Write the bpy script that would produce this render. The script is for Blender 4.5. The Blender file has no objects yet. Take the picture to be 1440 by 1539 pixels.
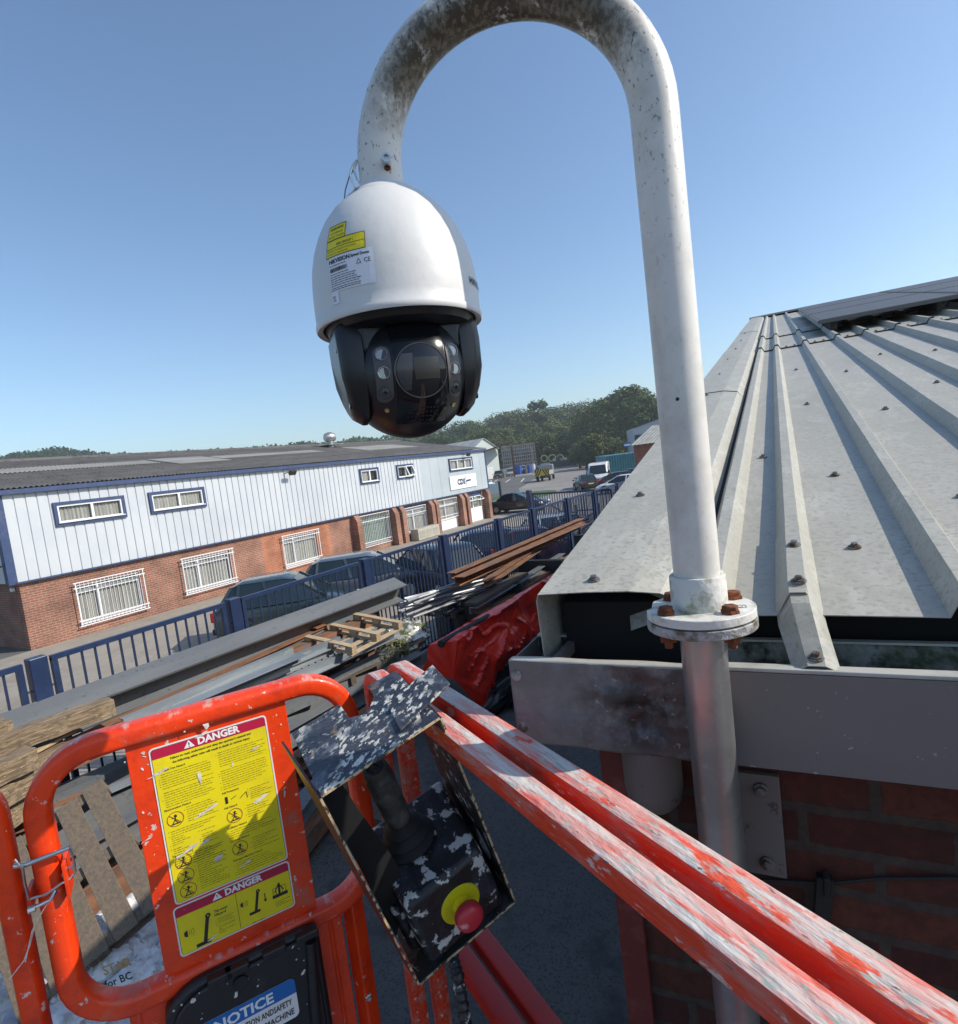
import bpy, bmesh, math, random
from mathutils import Vector, Matrix, noise
random.seed(7)
sc = bpy.context.scene
col = sc.collection
R_ = math.radians

# ------------------------------------------------------------------ camera
F_PX, CX, CY, EYE = 880.0, 720.0, 769.5, 4.0
CR = Matrix(((0.8529572405704807, 0.06052056238873505, 0.5184604201735779),
             (0.5076587823536814, 0.1348921907396925, -0.8509328161356946),
             (-0.12143519447659502, 0.9890102923658568, 0.08433347577820983)))
C0 = Vector((0, 0, EYE))
cd = bpy.data.cameras.new('camera')
cam = bpy.data.objects.new('camera', cd); col.objects.link(cam)
cam.matrix_world = Matrix.Translation(C0) @ CR.to_4x4()
cd.sensor_fit = 'HORIZONTAL'; cd.sensor_width = 36; cd.lens = 36 * F_PX / 1440
cd.clip_start = 0.02; cd.clip_end = 3000
sc.camera = cam
# ------------------------------------------------------------------ sky and sun
SUN_AZ, SUN_EL = 66.0, 37.0          # degrees clockwise from +Y, above the horizon
w = bpy.data.worlds.new('World'); sc.world = w; w.use_nodes = True
wn = w.node_tree; bgn = wn.nodes['Background']
sky = wn.nodes.new('ShaderNodeTexSky'); sky.sky_type = 'NISHITA'; sky.sun_disc = False
sky.sun_elevation = R_(SUN_EL); sky.sun_rotation = R_(SUN_AZ)
sky.air_density = 1.0; sky.dust_density = 0.9; sky.ozone_density = 1.6; sky.altitude = 50
tint = wn.nodes.new('ShaderNodeMix'); tint.data_type = 'RGBA'; tint.blend_type = 'MULTIPLY'; tint.inputs[0].default_value = 1; tint.inputs[7].default_value = (.90, 1.0, 1.06, 1)
wn.links.new(sky.outputs[0], tint.inputs[6]); wn.links.new(tint.outputs[2], bgn.inputs[0]); bgn.inputs[1].default_value = 0.145
sl = bpy.data.lights.new('sun', 'SUN'); sl.energy = 4.3; sl.angle = R_(0.5); sl.color = (1, .93, .82)
so = bpy.data.objects.new('sun', sl); col.objects.link(so)
sd = Vector((math.sin(R_(SUN_AZ)) * math.cos(R_(SUN_EL)), math.cos(R_(SUN_AZ)) * math.cos(R_(SUN_EL)), math.sin(R_(SUN_EL))))
so.rotation_euler = sd.to_track_quat('Z', 'Y').to_euler(); so.location = (20, 10, 40)
sc.view_settings.view_transform = 'Standard'; sc.view_settings.look = 'None'
sc.view_settings.exposure = 0.26; sc.view_settings.gamma = 1

# ------------------------------------------------------------------ survey helpers: photo point -> place on a known plane of the site
def ray(x, y): return CR @ Vector(((x - CX) / F_PX, -(y - CY) / F_PX, -1))
def dp(x, y, D): return C0 + ray(x, y) * D
def zp(x, y, z):
    r = ray(x, y); return C0 + r * ((z - EYE) / r.z)
def xp(x, y, X):
    r = ray(x, y); return C0 + r * (X / r.x)
def pl(x, y, P, n):
    r = ray(x, y); return C0 + r * ((P - C0).dot(n) / r.dot(n))
V = Vector
def lerp(a, b, t): return a + (b - a) * t

# ------------------------------------------------------------------ materials
def mat(name, base, rough=.6, metal=0., layers=(), bump=0., bscale=30., spec=.5, stretch=None, rvar=0., coat=0.):
    """layers: (colour, scale or (sx,sy,sz), lo, hi, detail[, seed[, mask(nt,coord)]])"""
    m = bpy.data.materials.new(name); m.use_nodes = True
    nt = m.node_tree; N = nt.nodes; Lk = nt.links.new
    b = N['Principled BSDF']
    b.inputs['Roughness'].default_value = rough; b.inputs['Metallic'].default_value = metal
    b.inputs['Specular IOR Level'].default_value = spec
    if coat: b.inputs['Coat Weight'].default_value = coat; b.inputs['Coat Roughness'].default_value = .08
    b.inputs['Base Color'].default_value = (*base, 1)
    tc = N.new('ShaderNodeTexCoord'); co = tc.outputs['Object']
    cur = None
    for i, L in enumerate(layers):
        c, s, lo, hi, det = L[:5]; seed = L[5] if len(L) > 5 else i * 7.3
        mp = N.new('ShaderNodeMapping'); Lk(co, mp.inputs[0])
        mp.inputs['Scale'].default_value = s if isinstance(s, tuple) else (s, s, s)
        mp.inputs['Location'].default_value = (seed, seed * 1.7, -seed)
        nz = N.new('ShaderNodeTexNoise'); nz.inputs['Scale'].default_value = 1; nz.inputs['Detail'].default_value = det
        nz.inputs['Roughness'].default_value = .62
        Lk(mp.outputs[0], nz.inputs['Vector'])
        mr = N.new('ShaderNodeMapRange'); mr.inputs[1].default_value = lo; mr.inputs[2].default_value = hi
        Lk(nz.outputs[0], mr.inputs[0]); f = mr.outputs[0]
        if len(L) > 6 and L[6]:
            mk = L[6](nt, co); mm = N.new('ShaderNodeMath'); mm.operation = 'MULTIPLY'; mm.use_clamp = True
            Lk(f, mm.inputs[0]); Lk(mk, mm.inputs[1]); f = mm.outputs[0]
        mx = N.new('ShaderNodeMix'); mx.data_type = 'RGBA'
        Lk(f, mx.inputs[0])
        if cur is None: mx.inputs[6].default_value = (*base, 1)
        else: Lk(cur, mx.inputs[6])
        mx.inputs[7].default_value = (*c, 1); cur = mx.outputs[2]
    if cur is not None: Lk(cur, b.inputs['Base Color'])
    if bump:
        nz = N.new('ShaderNodeTexNoise'); nz.inputs['Scale'].default_value = bscale; nz.inputs['Detail'].default_value = 5
        if stretch:
            mp = N.new('ShaderNodeMapping'); Lk(co, mp.inputs[0]); mp.inputs['Scale'].default_value = stretch; Lk(mp.outputs[0], nz.inputs['Vector'])
        else: Lk(co, nz.inputs['Vector'])
        bp = N.new('ShaderNodeBump'); bp.inputs['Strength'].default_value = bump; bp.inputs['Distance'].default_value = .01
        Lk(nz.outputs[0], bp.inputs['Height']); Lk(bp.outputs[0], b.inputs['Normal'])
        if rvar:
            mr = N.new('ShaderNodeMapRange'); mr.inputs[3].default_value = max(0, rough - rvar); mr.inputs[4].default_value = min(1, rough + rvar)
            Lk(nz.outputs[0], mr.inputs[0]); Lk(mr.outputs[0], b.inputs['Roughness'])
    return m

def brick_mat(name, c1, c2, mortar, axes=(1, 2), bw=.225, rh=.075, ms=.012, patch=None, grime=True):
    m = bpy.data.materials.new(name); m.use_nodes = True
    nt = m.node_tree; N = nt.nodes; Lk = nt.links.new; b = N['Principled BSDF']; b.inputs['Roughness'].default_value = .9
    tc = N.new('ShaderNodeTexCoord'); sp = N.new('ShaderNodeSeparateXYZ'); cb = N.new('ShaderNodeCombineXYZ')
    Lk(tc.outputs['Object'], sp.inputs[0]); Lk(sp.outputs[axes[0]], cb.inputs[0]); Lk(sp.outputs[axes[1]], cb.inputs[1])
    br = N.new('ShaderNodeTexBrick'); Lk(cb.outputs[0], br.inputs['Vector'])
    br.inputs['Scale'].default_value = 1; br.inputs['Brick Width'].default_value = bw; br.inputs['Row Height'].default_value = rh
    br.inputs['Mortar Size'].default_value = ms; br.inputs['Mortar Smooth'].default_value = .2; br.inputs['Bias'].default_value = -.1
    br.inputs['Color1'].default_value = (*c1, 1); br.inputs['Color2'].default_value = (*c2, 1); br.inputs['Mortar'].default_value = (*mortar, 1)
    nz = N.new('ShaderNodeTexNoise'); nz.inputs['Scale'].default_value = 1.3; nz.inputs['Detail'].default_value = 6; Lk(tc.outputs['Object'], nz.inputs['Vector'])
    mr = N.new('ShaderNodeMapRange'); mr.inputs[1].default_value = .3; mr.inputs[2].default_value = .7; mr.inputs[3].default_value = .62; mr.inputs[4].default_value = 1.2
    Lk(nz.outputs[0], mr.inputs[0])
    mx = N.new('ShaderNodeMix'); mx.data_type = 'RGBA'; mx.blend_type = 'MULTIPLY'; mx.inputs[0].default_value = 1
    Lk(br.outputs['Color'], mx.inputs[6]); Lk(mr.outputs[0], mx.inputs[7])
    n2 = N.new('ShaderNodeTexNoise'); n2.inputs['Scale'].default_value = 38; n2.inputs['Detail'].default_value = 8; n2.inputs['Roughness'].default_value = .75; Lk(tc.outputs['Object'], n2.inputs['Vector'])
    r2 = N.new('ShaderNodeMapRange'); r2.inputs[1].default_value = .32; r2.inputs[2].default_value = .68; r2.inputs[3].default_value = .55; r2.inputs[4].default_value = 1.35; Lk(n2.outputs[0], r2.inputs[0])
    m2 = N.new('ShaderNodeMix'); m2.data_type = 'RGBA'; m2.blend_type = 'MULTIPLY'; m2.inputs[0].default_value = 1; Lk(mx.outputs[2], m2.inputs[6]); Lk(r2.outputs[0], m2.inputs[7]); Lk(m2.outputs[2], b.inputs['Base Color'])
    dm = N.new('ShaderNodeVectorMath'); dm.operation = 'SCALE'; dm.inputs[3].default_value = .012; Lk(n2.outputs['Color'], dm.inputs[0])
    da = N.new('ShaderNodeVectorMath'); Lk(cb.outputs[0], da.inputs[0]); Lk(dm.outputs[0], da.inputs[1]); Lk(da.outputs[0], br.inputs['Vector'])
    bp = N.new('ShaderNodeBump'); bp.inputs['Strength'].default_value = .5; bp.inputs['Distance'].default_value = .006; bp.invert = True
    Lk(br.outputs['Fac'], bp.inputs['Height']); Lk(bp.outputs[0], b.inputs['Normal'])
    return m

M = {}
def addm(k, *a, **kw): M[k] = mat(k, *a, **kw)
addm('white_gloss', (.64, .635, .62), .45, layers=[((.58, .57, .55), 12, .55, .8, 4)], bump=.05, bscale=60)
addm('black_plastic', (.012, .013, .016), .32, bump=.03, bscale=120)
addm('black_gloss', (.006, .007, .01), .13, spec=.4)
addm('lens_glass', (.008, .009, .013), .07, spec=.5)
addm('lens_grey', (.05, .05, .055), .15)
addm('led_mirror', (.36, .36, .36), .22, metal=.6)
addm('led_base', (.085, .078, .08), .4)
addm('brass', (.6, .45, .2), .35, metal=1)
addm('steel_bright', (.6, .6, .58), .28, metal=1, bump=.1, bscale=90)
addm('rust', (.13, .038, .016), .95, layers=[((.22, .07, .025), 60, .4, .6, 6), ((.07, .03, .02), 25, .5, .7, 6)], bump=.6, bscale=120)
addm('sticker_yellow', (.85, .68, .01), .45)
addm('ink', (.02, .02, .02), .6)
addm('ink_white', (.8, .8, .8), .5)
addm('paper', (.76, .76, .82), .5)
addm('galv', (.42, .41, .40), .36, metal=.8, layers=[((.33, .325, .32), 9, .4, .6, 5), ((.42, .42, .41), 40, .58, .7, 3), ((.26, .15, .11), (5, 5, 2), .62, .8, 5)], bump=.08, bscale=70)
addm('galv_disc', (.38, .38, .37), .6, metal=.2, layers=[((.14, .11, .08), 45, .45, .6, 7), ((.5, .5, .48), 80, .6, .7, 3)], bump=.5, bscale=90)
addm('disc_white', (.62, .6, .55), .6, layers=[((.25, .24, .14), 38, .52, .7, 8), ((.72, .71, .66), 25, .5, .7, 4)], bump=.2, bscale=90)

def arch_mask(nt, co):          # mould sits on the inner side of the bend: object space of the pole, arch centre at ARC
    N = nt.nodes; Lk = nt.links.new
    vs = N.new('ShaderNodeVectorMath'); vs.operation = 'DISTANCE'; vs.inputs[1].default_value = M_ARC
    Lk(co, vs.inputs[0])
    mr = N.new('ShaderNodeMapRange'); mr.inputs[1].default_value = M_RAD + .022; mr.inputs[2].default_value = M_RAD - .012; Lk(vs.outputs['Value'], mr.inputs[0])
    sp = N.new('ShaderNodeSeparateXYZ'); Lk(co, sp.inputs[0])
    m2 = N.new('ShaderNodeMapRange'); m2.inputs[1].default_value = M_ARC[2] + .03; m2.inputs[2].default_value = M_ARC[2] + .15; Lk(sp.outputs[2], m2.inputs[0])
    mm = N.new('ShaderNodeMath'); mm.operation = 'MULTIPLY'; Lk(mr.outputs[0], mm.inputs[0]); Lk(m2.outputs[0], mm.inputs[1])
    m3 = N.new('ShaderNodeMath'); m3.operation = 'MULTIPLY'; m3.inputs[1].default_value = 1.6; Lk(mm.outputs[0], m3.inputs[0])
    return m3.outputs[0]
def arch_mask2(nt, co):
    N = nt.nodes; Lk = nt.links.new
    sp = N.new('ShaderNodeSeparateXYZ'); Lk(co, sp.inputs[0])
    m2 = N.new('ShaderNodeMapRange'); m2.inputs[1].default_value = M_ARC[2] - .22; m2.inputs[2].default_value = M_ARC[2] + .1; m2.inputs[3].default_value = .12; Lk(sp.outputs[2], m2.inputs[0])
    return m2.outputs[0]

def nmask(sc_, lo, hi, seed=0.):
    def f(nt, co):
        N = nt.nodes; Lk = nt.links.new; mp = N.new('ShaderNodeMapping'); Lk(co, mp.inputs[0]); mp.inputs['Scale'].default_value = sc_ if isinstance(sc_, tuple) else (sc_,) * 3; mp.inputs['Location'].default_value = (seed, -seed, seed * .7)
        nz = N.new('ShaderNodeTexNoise'); nz.inputs['Scale'].default_value = 1; nz.inputs['Detail'].default_value = 3; Lk(mp.outputs[0], nz.inputs['Vector'])
        mr = N.new('ShaderNodeMapRange'); mr.inputs[1].default_value = lo; mr.inputs[2].default_value = hi; Lk(nz.outputs[0], mr.inputs[0]); return mr.outputs[0]
    return f
# ------------------------------------------------------------------ mesh helpers
class MB:
    def __init__(s): s.v = []; s.f = []; s.m = []; s.mi = 0
    def add(s, vs, fs):
        o = len(s.v); s.v += [V(p) for p in vs]
        for f in fs: s.f.append([i + o for i in f]); s.m.append(s.mi)
        return s
    def para(s, o, a, b, c):      # parallelepiped from a corner and three edge vectors
        o, a, b, c = V(o), V(a), V(b), V(c)
        if a.cross(b).dot(c) < 0: a, b = b, a
        p = [o, o + a, o + a + b, o + b, o + c, o + a + c, o + a + b + c, o + b + c]
        return s.add(p, [(3, 2, 1, 0), (4, 5, 6, 7), (0, 1, 5, 4), (1, 2, 6, 5), (2, 3, 7, 6), (3, 0, 4, 7)])
    def box(s, c, d, ax=None):
        X, Y, Z = ax or (V((1, 0, 0)), V((0, 1, 0)), V((0, 0, 1)))
        return s.para(V(c) - X * d[0] / 2 - Y * d[1] / 2 - Z * d[2] / 2, X * d[0], Y * d[1], Z * d[2])
    def b2(s, lo, hi): return s.para(lo, (hi[0] - lo[0], 0, 0), (0, hi[1] - lo[1], 0), (0, 0, hi[2] - lo[2]))
    def bar(s, p, q, wd, ht, up=V((0, 0, 1))):
        p, q = V(p), V(q); d = (q - p); n = d.normalized(); sd_ = n.cross(up).normalized(); u = sd_.cross(n)
        return s.para(p - sd_ * wd / 2 - u * ht / 2, d, sd_ * wd, u * ht)
    def sweep(s, pts, prof, up=V((0, 0, 1)), closed=False, cap=True):
        """prof: list of (side, up) offsets swept along pts with a transported frame"""
        pts = [V(p) for p in pts]; n = len(pts); k = len(prof); rings = []; side = None
        for i, p in enumerate(pts):
            t = (pts[(i + 1) % n] - pts[i - 1]) if (closed or 0 < i < n - 1) else (pts[1] - pts[0] if i == 0 else pts[-1] - pts[-2])
            t.normalize()
            if side is None:
                side = t.cross(up)
                if side.length < 1e-4: side = t.cross(V((1, 0, 0)))
            else: side = side - t * side.dot(t)
            side.normalize(); u = side.cross(t)
            rings.append([p + side * a + u * b for a, b in prof])
        fs = []
        for i in range(n if closed else n - 1):
            j = (i + 1) % n
            for q in range(k): fs.append((i * k + q, i * k + (q + 1) % k, j * k + (q + 1) % k, j * k + q))
        if cap and not closed: fs += [tuple(range(k - 1, -1, -1)), tuple((n - 1) * k + q for q in range(k))]
        return s.add([v for r in rings for v in r], fs)
    def tube(s, pts, r, seg=12, up=V((0, 0, 1)), closed=False, cap=True):
        return s.sweep(pts, [(r * math.cos(2 * math.pi * i / seg), r * math.sin(2 * math.pi * i / seg)) for i in range(seg)], up, closed, cap)
    def lathe(s, prof, o=(0, 0, 0), ax=V((0, 0, 1)), seg=32, ref=None):
        o = V(o); ax = V(ax).normalized(); x = V(ref) if ref is not None else ax.orthogonal(); x = (x - ax * x.dot(ax)).normalized(); y = ax.cross(x)
        vs = []; fs = []
        for r, z in prof:
            for i in range(seg):
                a = 2 * math.pi * i / seg; vs.append(o + ax * z + (x * math.cos(a) + y * math.sin(a)) * max(r, 1e-5))
        for i in range(len(prof) - 1):
            for j in range(seg): fs.append((i * seg + j, i * seg + (j + 1) % seg, (i + 1) * seg + (j + 1) % seg, (i + 1) * seg + j))
        fs.append(tuple(range(seg - 1, -1, -1))); fs.append(tuple((len(prof) - 1) * seg + j for j in range(seg)))
        return s.add(vs, fs)
    def prism(s, poly, o, ax, ay, th):      # polygon in plane (o, ax, ay) thickened along th
        o, ax, ay, th = V(o), V(ax), V(ay), V(th); k = len(poly)
        a = [o + ax * x + ay * y for x, y in poly]; b = [p + th for p in a]
        return s.add(a + b, [tuple(range(k - 1, -1, -1)), tuple(range(k, 2 * k))] + [(i, (i + 1) % k, k + (i + 1) % k, k + i) for i in range(k)])
    def grid(s, fn, nu, nv):
        vs = [fn(i / nu, j / nv) for i in range(nu + 1) for j in range(nv + 1)]
        return s.add(vs, [(i * (nv + 1) + j, (i + 1) * (nv + 1) + j, (i + 1) * (nv + 1) + j + 1, i * (nv + 1) + j + 1) for i in range(nu) for j in range(nv)])
MATS = {}
def obj(name, mb, m, parent=None, smooth=False, bevel=0., subd=0, angle=40, recalc=True, local=False):
    me = bpy.data.meshes.new(name)
    me.from_pydata([tuple(v) for v in mb.v], [], mb.f)
    ms = m if isinstance(m, (list, tuple)) else [m]
    for q in ms: me.materials.append(M[q] if isinstance(q, str) else q)
    if len(ms) > 1: me.polygons.foreach_set('material_index', mb.m)
    if recalc:
        bm = bmesh.new(); bm.from_mesh(me); bmesh.ops.recalc_face_normals(bm, faces=bm.faces); bm.to_mesh(me); bm.free()
    o = bpy.data.objects.new(name, me); col.objects.link(o)
    if parent is not None:
        o.parent = parent
        if not local: me.transform(wmat(parent).inverted())
    if smooth:
        me.polygons.foreach_set('use_smooth', [True] * len(me.polygons))
        try: me.set_sharp_from_angle(angle=R_(angle))
        except Exception: pass
    if bevel:
        b = o.modifiers.new('bevel', 'BEVEL'); b.width = bevel; b.segments = 2; b.limit_method = 'ANGLE'; b.angle_limit = R_(35)
    if subd:
        q = o.modifiers.new('subd', 'SUBSURF'); q.levels = subd; q.render_levels = subd
    me.update()
    return o
def wmat(o):
    m = Matrix.Translation(o.location) @ o.rotation_euler.to_matrix().to_4x4()
    return wmat(o.parent) @ m if o.parent else m
def tag(o, label, cat, group=None, kind=None):
    if label: o['label'] = label
    if cat: o['category'] = cat
    if group: o['group'] = group
    if kind: o['kind'] = kind
    return o
def thing(name, label, cat, loc=(0, 0, 0), rz=0., group=None):
    o = bpy.data.objects.new(name, None); o.empty_display_size = .1; col.objects.link(o)
    o.location = loc; o.rotation_euler = (0, 0, rz); return tag(o, label, cat, group)
def single(name, mb, m, label, cat, group=None, base=None, **kw):   # a thing that is one mesh, origin at its base
    c = V((sum(v.x for v in mb.v) / len(mb.v), sum(v.y for v in mb.v) / len(mb.v), min(v.z for v in mb.v))) if base is None else V(base)
    mb.v = [v - c for v in mb.v]
    o = obj(name, mb, m, **kw); o.location = c
    return tag(o, label, cat, group)
def struct(name, mb, m, **kw):
    o = obj(name, mb, m, **kw); o['kind'] = 'structure'; return o
CH = {}
def kids(o): return CH.get(o.name) or [c for c in bpy.data.objects if c.parent == o]
def dup(o, loc, rz=0., sc_=1., label=None, parent=None):
    ks = kids(o); CH[o.name] = ks
    c = o.copy(); col.objects.link(c)
    if parent is not None: c.parent = parent
    else:
        c.location = loc; c.rotation_euler = (0, 0, rz); c.scale = (sc_, sc_, sc_) if not isinstance(sc_, tuple) else sc_
        if label: c['label'] = label
    for k in ks: dup(k, None, parent=c)
    return c
_tc = {}
def text_geo(s, size, bold=0.):
    k = (s, round(size, 5), bold)
    if k not in _tc:
        cu = bpy.data.curves.new('t', 'FONT'); cu.body = s; cu.size = size; cu.offset = bold * size; cu.resolution_u = 2
        o = bpy.data.objects.new('t', cu); me = o.to_mesh()
        _tc[k] = ([(v.co.x, v.co.y) for v in me.vertices], [tuple(p.vertices) for p in me.polygons])
        o.to_mesh_clear(); bpy.data.objects.remove(o); bpy.data.curves.remove(cu)
    return _tc[k]
def put_text(mb, s, size, fn, x=0, y=0, bold=0., align=0., sx=1.):
    vs, fs = text_geo(s, size, bold)
    if not vs: return 0
    wd = max(v[0] for v in vs) * sx
    mb.add([fn(x + v[0] * sx - wd * align, y + v[1]) for v in vs], fs)
    return wd
def rrect(x0, y0, x1, y1, r, n=5):
    p = []
    for cx, cy, a0 in ((x1 - r, y1 - r, 0), (x0 + r, y1 - r, 90), (x0 + r, y0 + r, 180), (x1 - r, y0 + r, 270)):
        for i in range(n + 1): a = R_(a0 + 90 * i / n); p.append((cx + r * math.cos(a), cy + r * math.sin(a)))
    return p
def poly_patch(mb, poly, fn): mb.add([fn(x, y) for x, y in poly], [tuple(range(len(poly)))])
def ring_poly(mb, x, y, r, th, fn, n=28):
    vs = []; fs = []
    for i in range(n):
        a = 2 * math.pi * i / n; vs += [fn(x + r * math.cos(a), y + r * math.sin(a)), fn(x + (r - th) * math.cos(a), y + (r - th) * math.sin(a))]
    for i in range(n): j = (i + 1) % n; fs.append((2 * i, 2 * j, 2 * j + 1, 2 * i + 1))
    mb.add(vs, fs)
def line2(mb, x0, y0, x1, y1, th, fn):
    dx, dy = x1 - x0, y1 - y0; l = math.hypot(dx, dy) or 1; nx, ny = -dy / l * th / 2, dx / l * th / 2
    mb.add([fn(x0 + nx, y0 + ny), fn(x0 - nx, y0 - ny), fn(x1 - nx, y1 - ny), fn(x1 + nx, y1 + ny)], [(0, 1, 2, 3)])
def H_(name, *a, **k): return mat(name, *a, **k)
#@@PART2
# ================================================================== OUR BUILDING (brick unit with a ribbed metal roof)
FL = V((-.165, .815, EYE - .244))                   # centre of the pole flange
BA = R_(4.8); EX = V((math.cos(BA), math.sin(BA), 0)); EY = V((-math.sin(BA), math.cos(BA), 0))
SK = .024; TN = math.tan(R_(11.1)); ZR = EYE - .285
def L(lx, ly, z): p = V((FL.x, FL.y, 0)) + EX * lx + EY * ly; p.z = z; return p
def LR(lx, ly, up=0.): return L(lx + SK * ly, ly, ZR + TN * (ly - .1) + up)    # point on the roof plane
RUP = V((0, 0, 1)) * math.cos(R_(11.1)) - EY * math.sin(R_(11.1))
RS = (LR(0, 1) - LR(0, 0)).normalized()
addm('roof_sheet', (.39, .375, .32), .5, layers=[((.335, .322, .275), (3, 1.2, 3), .35, .7, 8), ((.45, .435, .38), (16, 5, 16), .5, .72, 5), ((.22, .21, .17), (60, 60, 60), .66, .78, 4), ((.27, .26, .21), (7, 7, 7), .6, .85, 9), ((.30, .29, .245), (90, 90, 90), .52, .62, 3)], bump=.12, bscale=40)
addm('fascia', (.165, .15, .14), .5, layers=[((.155, .145, .14), 6, .4, .7, 5), ((.16, .13, .11), 50, .7, .76, 5), ((.36, .35, .33), 90, .68, .72, 3)], bump=.06, bscale=25)  # shade on the front face is put into this darkened base colour
addm('lip_lit_tone', (.42, .41, .37), .5, layers=[((.30, .29, .26), 20, .5, .7, 6), ((.14, .13, .10), 50, .64, .7, 6)], bump=.1)  # lighter copy of the fascia metal, sunlit tone put into the colour
def dent_mask(nt, co):
    N = nt.nodes; vs = N.new('ShaderNodeVectorMath'); vs.operation = 'DISTANCE'; vs.inputs[1].default_value = tuple(L(-.10, .04, ZR - .125) - L(3, 5, 0)); nt.links.new(co, vs.inputs[0])
    mr = N.new('ShaderNodeMapRange'); mr.inputs[1].default_value = .15; mr.inputs[2].default_value = .03; nt.links.new(vs.outputs['Value'], mr.inputs[0]); return mr.outputs[0]
addm('fascia_dented', (.165, .15, .14), .55, layers=[((.30, .285, .28), 6, .4, .7, 5), ((.035, .028, .026), 21, .34, .56, 8, 3., dent_mask), ((.10, .04, .03), 16, .48, .66, 7, 9., dent_mask), ((.36, .34, .28), 90, .63, .67, 6, 5., dent_mask)], bump=.5, bscale=45)  # same shade-darkened base as the fascia, plus dirt and rust around the dent
addm('gutter_moss', (.30, .31, .28), .9, layers=[((.05, .07, .03), 14, .42, .6, 7), ((.03, .03, .02), 30, .5, .65, 6)], bump=.5, bscale=60)
addm('dark_board', (.05, .05, .045), .9, layers=[((.12, .11, .1), 20, .55, .7, 5)])
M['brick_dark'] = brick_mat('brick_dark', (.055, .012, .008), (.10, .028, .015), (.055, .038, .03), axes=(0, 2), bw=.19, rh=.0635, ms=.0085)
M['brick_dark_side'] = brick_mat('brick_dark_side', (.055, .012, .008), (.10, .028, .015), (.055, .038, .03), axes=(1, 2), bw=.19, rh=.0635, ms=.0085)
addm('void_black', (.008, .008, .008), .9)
addm('led_dark', (.022, .021, .02), .3)
addm('screw', (.20, .20, .20), .45, metal=.6, layers=[((.1, .06, .04), 90, .5, .6, 3)])
addm('solar_glass', (.075, .078, .08), .5, spec=.35)
addm('solar_frame', (.13, .13, .13), .5, metal=.3)
addm('red_oxide', (.13, .02, .015), .6, layers=[((.2, .05, .04), 30, .5, .7, 4)])
addm('cup_white', (.15, .135, .125), .6, layers=[((.06, .05, .04), 40, .62, .68, 4)])
addm('black_rubber', (.015, .015, .015), .7)
ub = thing('warehouse', 'brick unit with pale ribbed metal roof, box gutter and fascia, beside the swan neck pole', 'building', L(3, 5, 0))
W = 8.0; RL = 12.0
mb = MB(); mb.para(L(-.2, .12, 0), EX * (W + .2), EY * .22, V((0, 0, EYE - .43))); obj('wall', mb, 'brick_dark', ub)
mb = MB(); mb.para(L(-.2, .345, 0), EX * .22, EY * 23.5 + EX * .5, V((0, 0, EYE - .42)));
gv = [L(-.198, .5, EYE - .42), L(-.198 + SK * 12, 12, EYE - .42), L(-.198 + SK * 12, 12, ZR + TN * 11.9 - .03), L(-.198, .5, ZR + TN * .4 - .03)]
o4 = EX * .2; mb.add(gv + [p + o4 for p in gv], [(0, 1, 2, 3), (7, 6, 5, 4), (0, 4, 5, 1), (1, 5, 6, 2), (2, 6, 7, 3), (3, 7, 4, 0)])
gv = [L(-.198 + SK * 12, 12, EYE - .42), L(-.198 + SK * 24, 24, EYE - .42), L(-.198 + SK * 12, 12, ZR + TN * 11.9 - .03)]
mb.add(gv + [p + o4 for p in gv], [(0, 1, 2), (5, 4, 3), (0, 3, 4, 1), (1, 4, 5, 2), (2, 5, 3, 0)])
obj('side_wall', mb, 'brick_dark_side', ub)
# roof sheets
ribs = [0.0, .12, .325, .548, .735] + [.735 + .203 * k for k in range(1, 36)]
def profile(x0, x1):
    p = [(x0, 0)]
    for r in ribs:
        if r - .03 <= x0 or r + .03 >= x1: continue
        p += [(r - .029, 0), (r - .012, .034), (r + .010, .034), (r + .028, 0)]
    return p + [(x1, 0)]
pf = profile(-.05, W)
for i, (a, b_) in enumerate(((.125, 4.70), (4.66, 6.10), (6.06, RL))):
    mb = MB(); n = len(pf); vs = []
    segs = 24 if i == 0 else 3
    for j in range(segs + 1):
        ly = a + (b_ - a) * j / segs
        for x, zz in pf:
            wv = (.0022 * noise.noise(V((x * 3, ly * 2.2, 0))) if i == 0 else 0)
            ee = (.010 * noise.noise(V((x * 6, 3, 1)))) if (i == 0 and j == 0) else 0
            vs.append(LR(x, ly + ee, zz + .005 * i + wv + .004 * (j == 0) * (i > 0)))
    fs = [(j * n + k, j * n + k + 1, (j + 1) * n + k + 1, (j + 1) * n + k) for j in range(segs) for k in range(n - 1)]
    mb.add(vs, fs)
    o = obj('roof_sheet', mb, 'roof_sheet', ub, recalc=True); so_ = o.modifiers.new('thick', 'SOLIDIFY'); so_.thickness = .0018
    # dark sealing edge at the lap
    if i:
        mb = MB(); mb.sweep([LR(x, a - .004, zz + .005 * i + .003) for x, zz in pf], [(-.004, -.003), (.004, -.003), (.004, .003), (-.004, .003)]); obj('lap_edge', mb, 'dark_board', ub)
# far slope + ridge cap
mb = MB(); vs = [LR(x, RL, zz) for x, zz in pf] + [L(x + SK * 24, 24, ZR + zz) for x, zz in pf]; n = len(pf)
mb.add(vs, [(k, k + 1, n + k + 1, n + k) for k in range(n - 1)]); obj('rear_roof', mb, 'roof_sheet', ub)
mb = MB(); p = [(-.12, .02), (0, .07), (.12, .02), (.12, .01), (-.12, .01)]
mb.prism(p, LR(-.3, RL, 0), EY, V((0, 0, 1)), EX * (W + .3)); obj('ridge_cap', mb, 'dark_board', ub)
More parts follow.
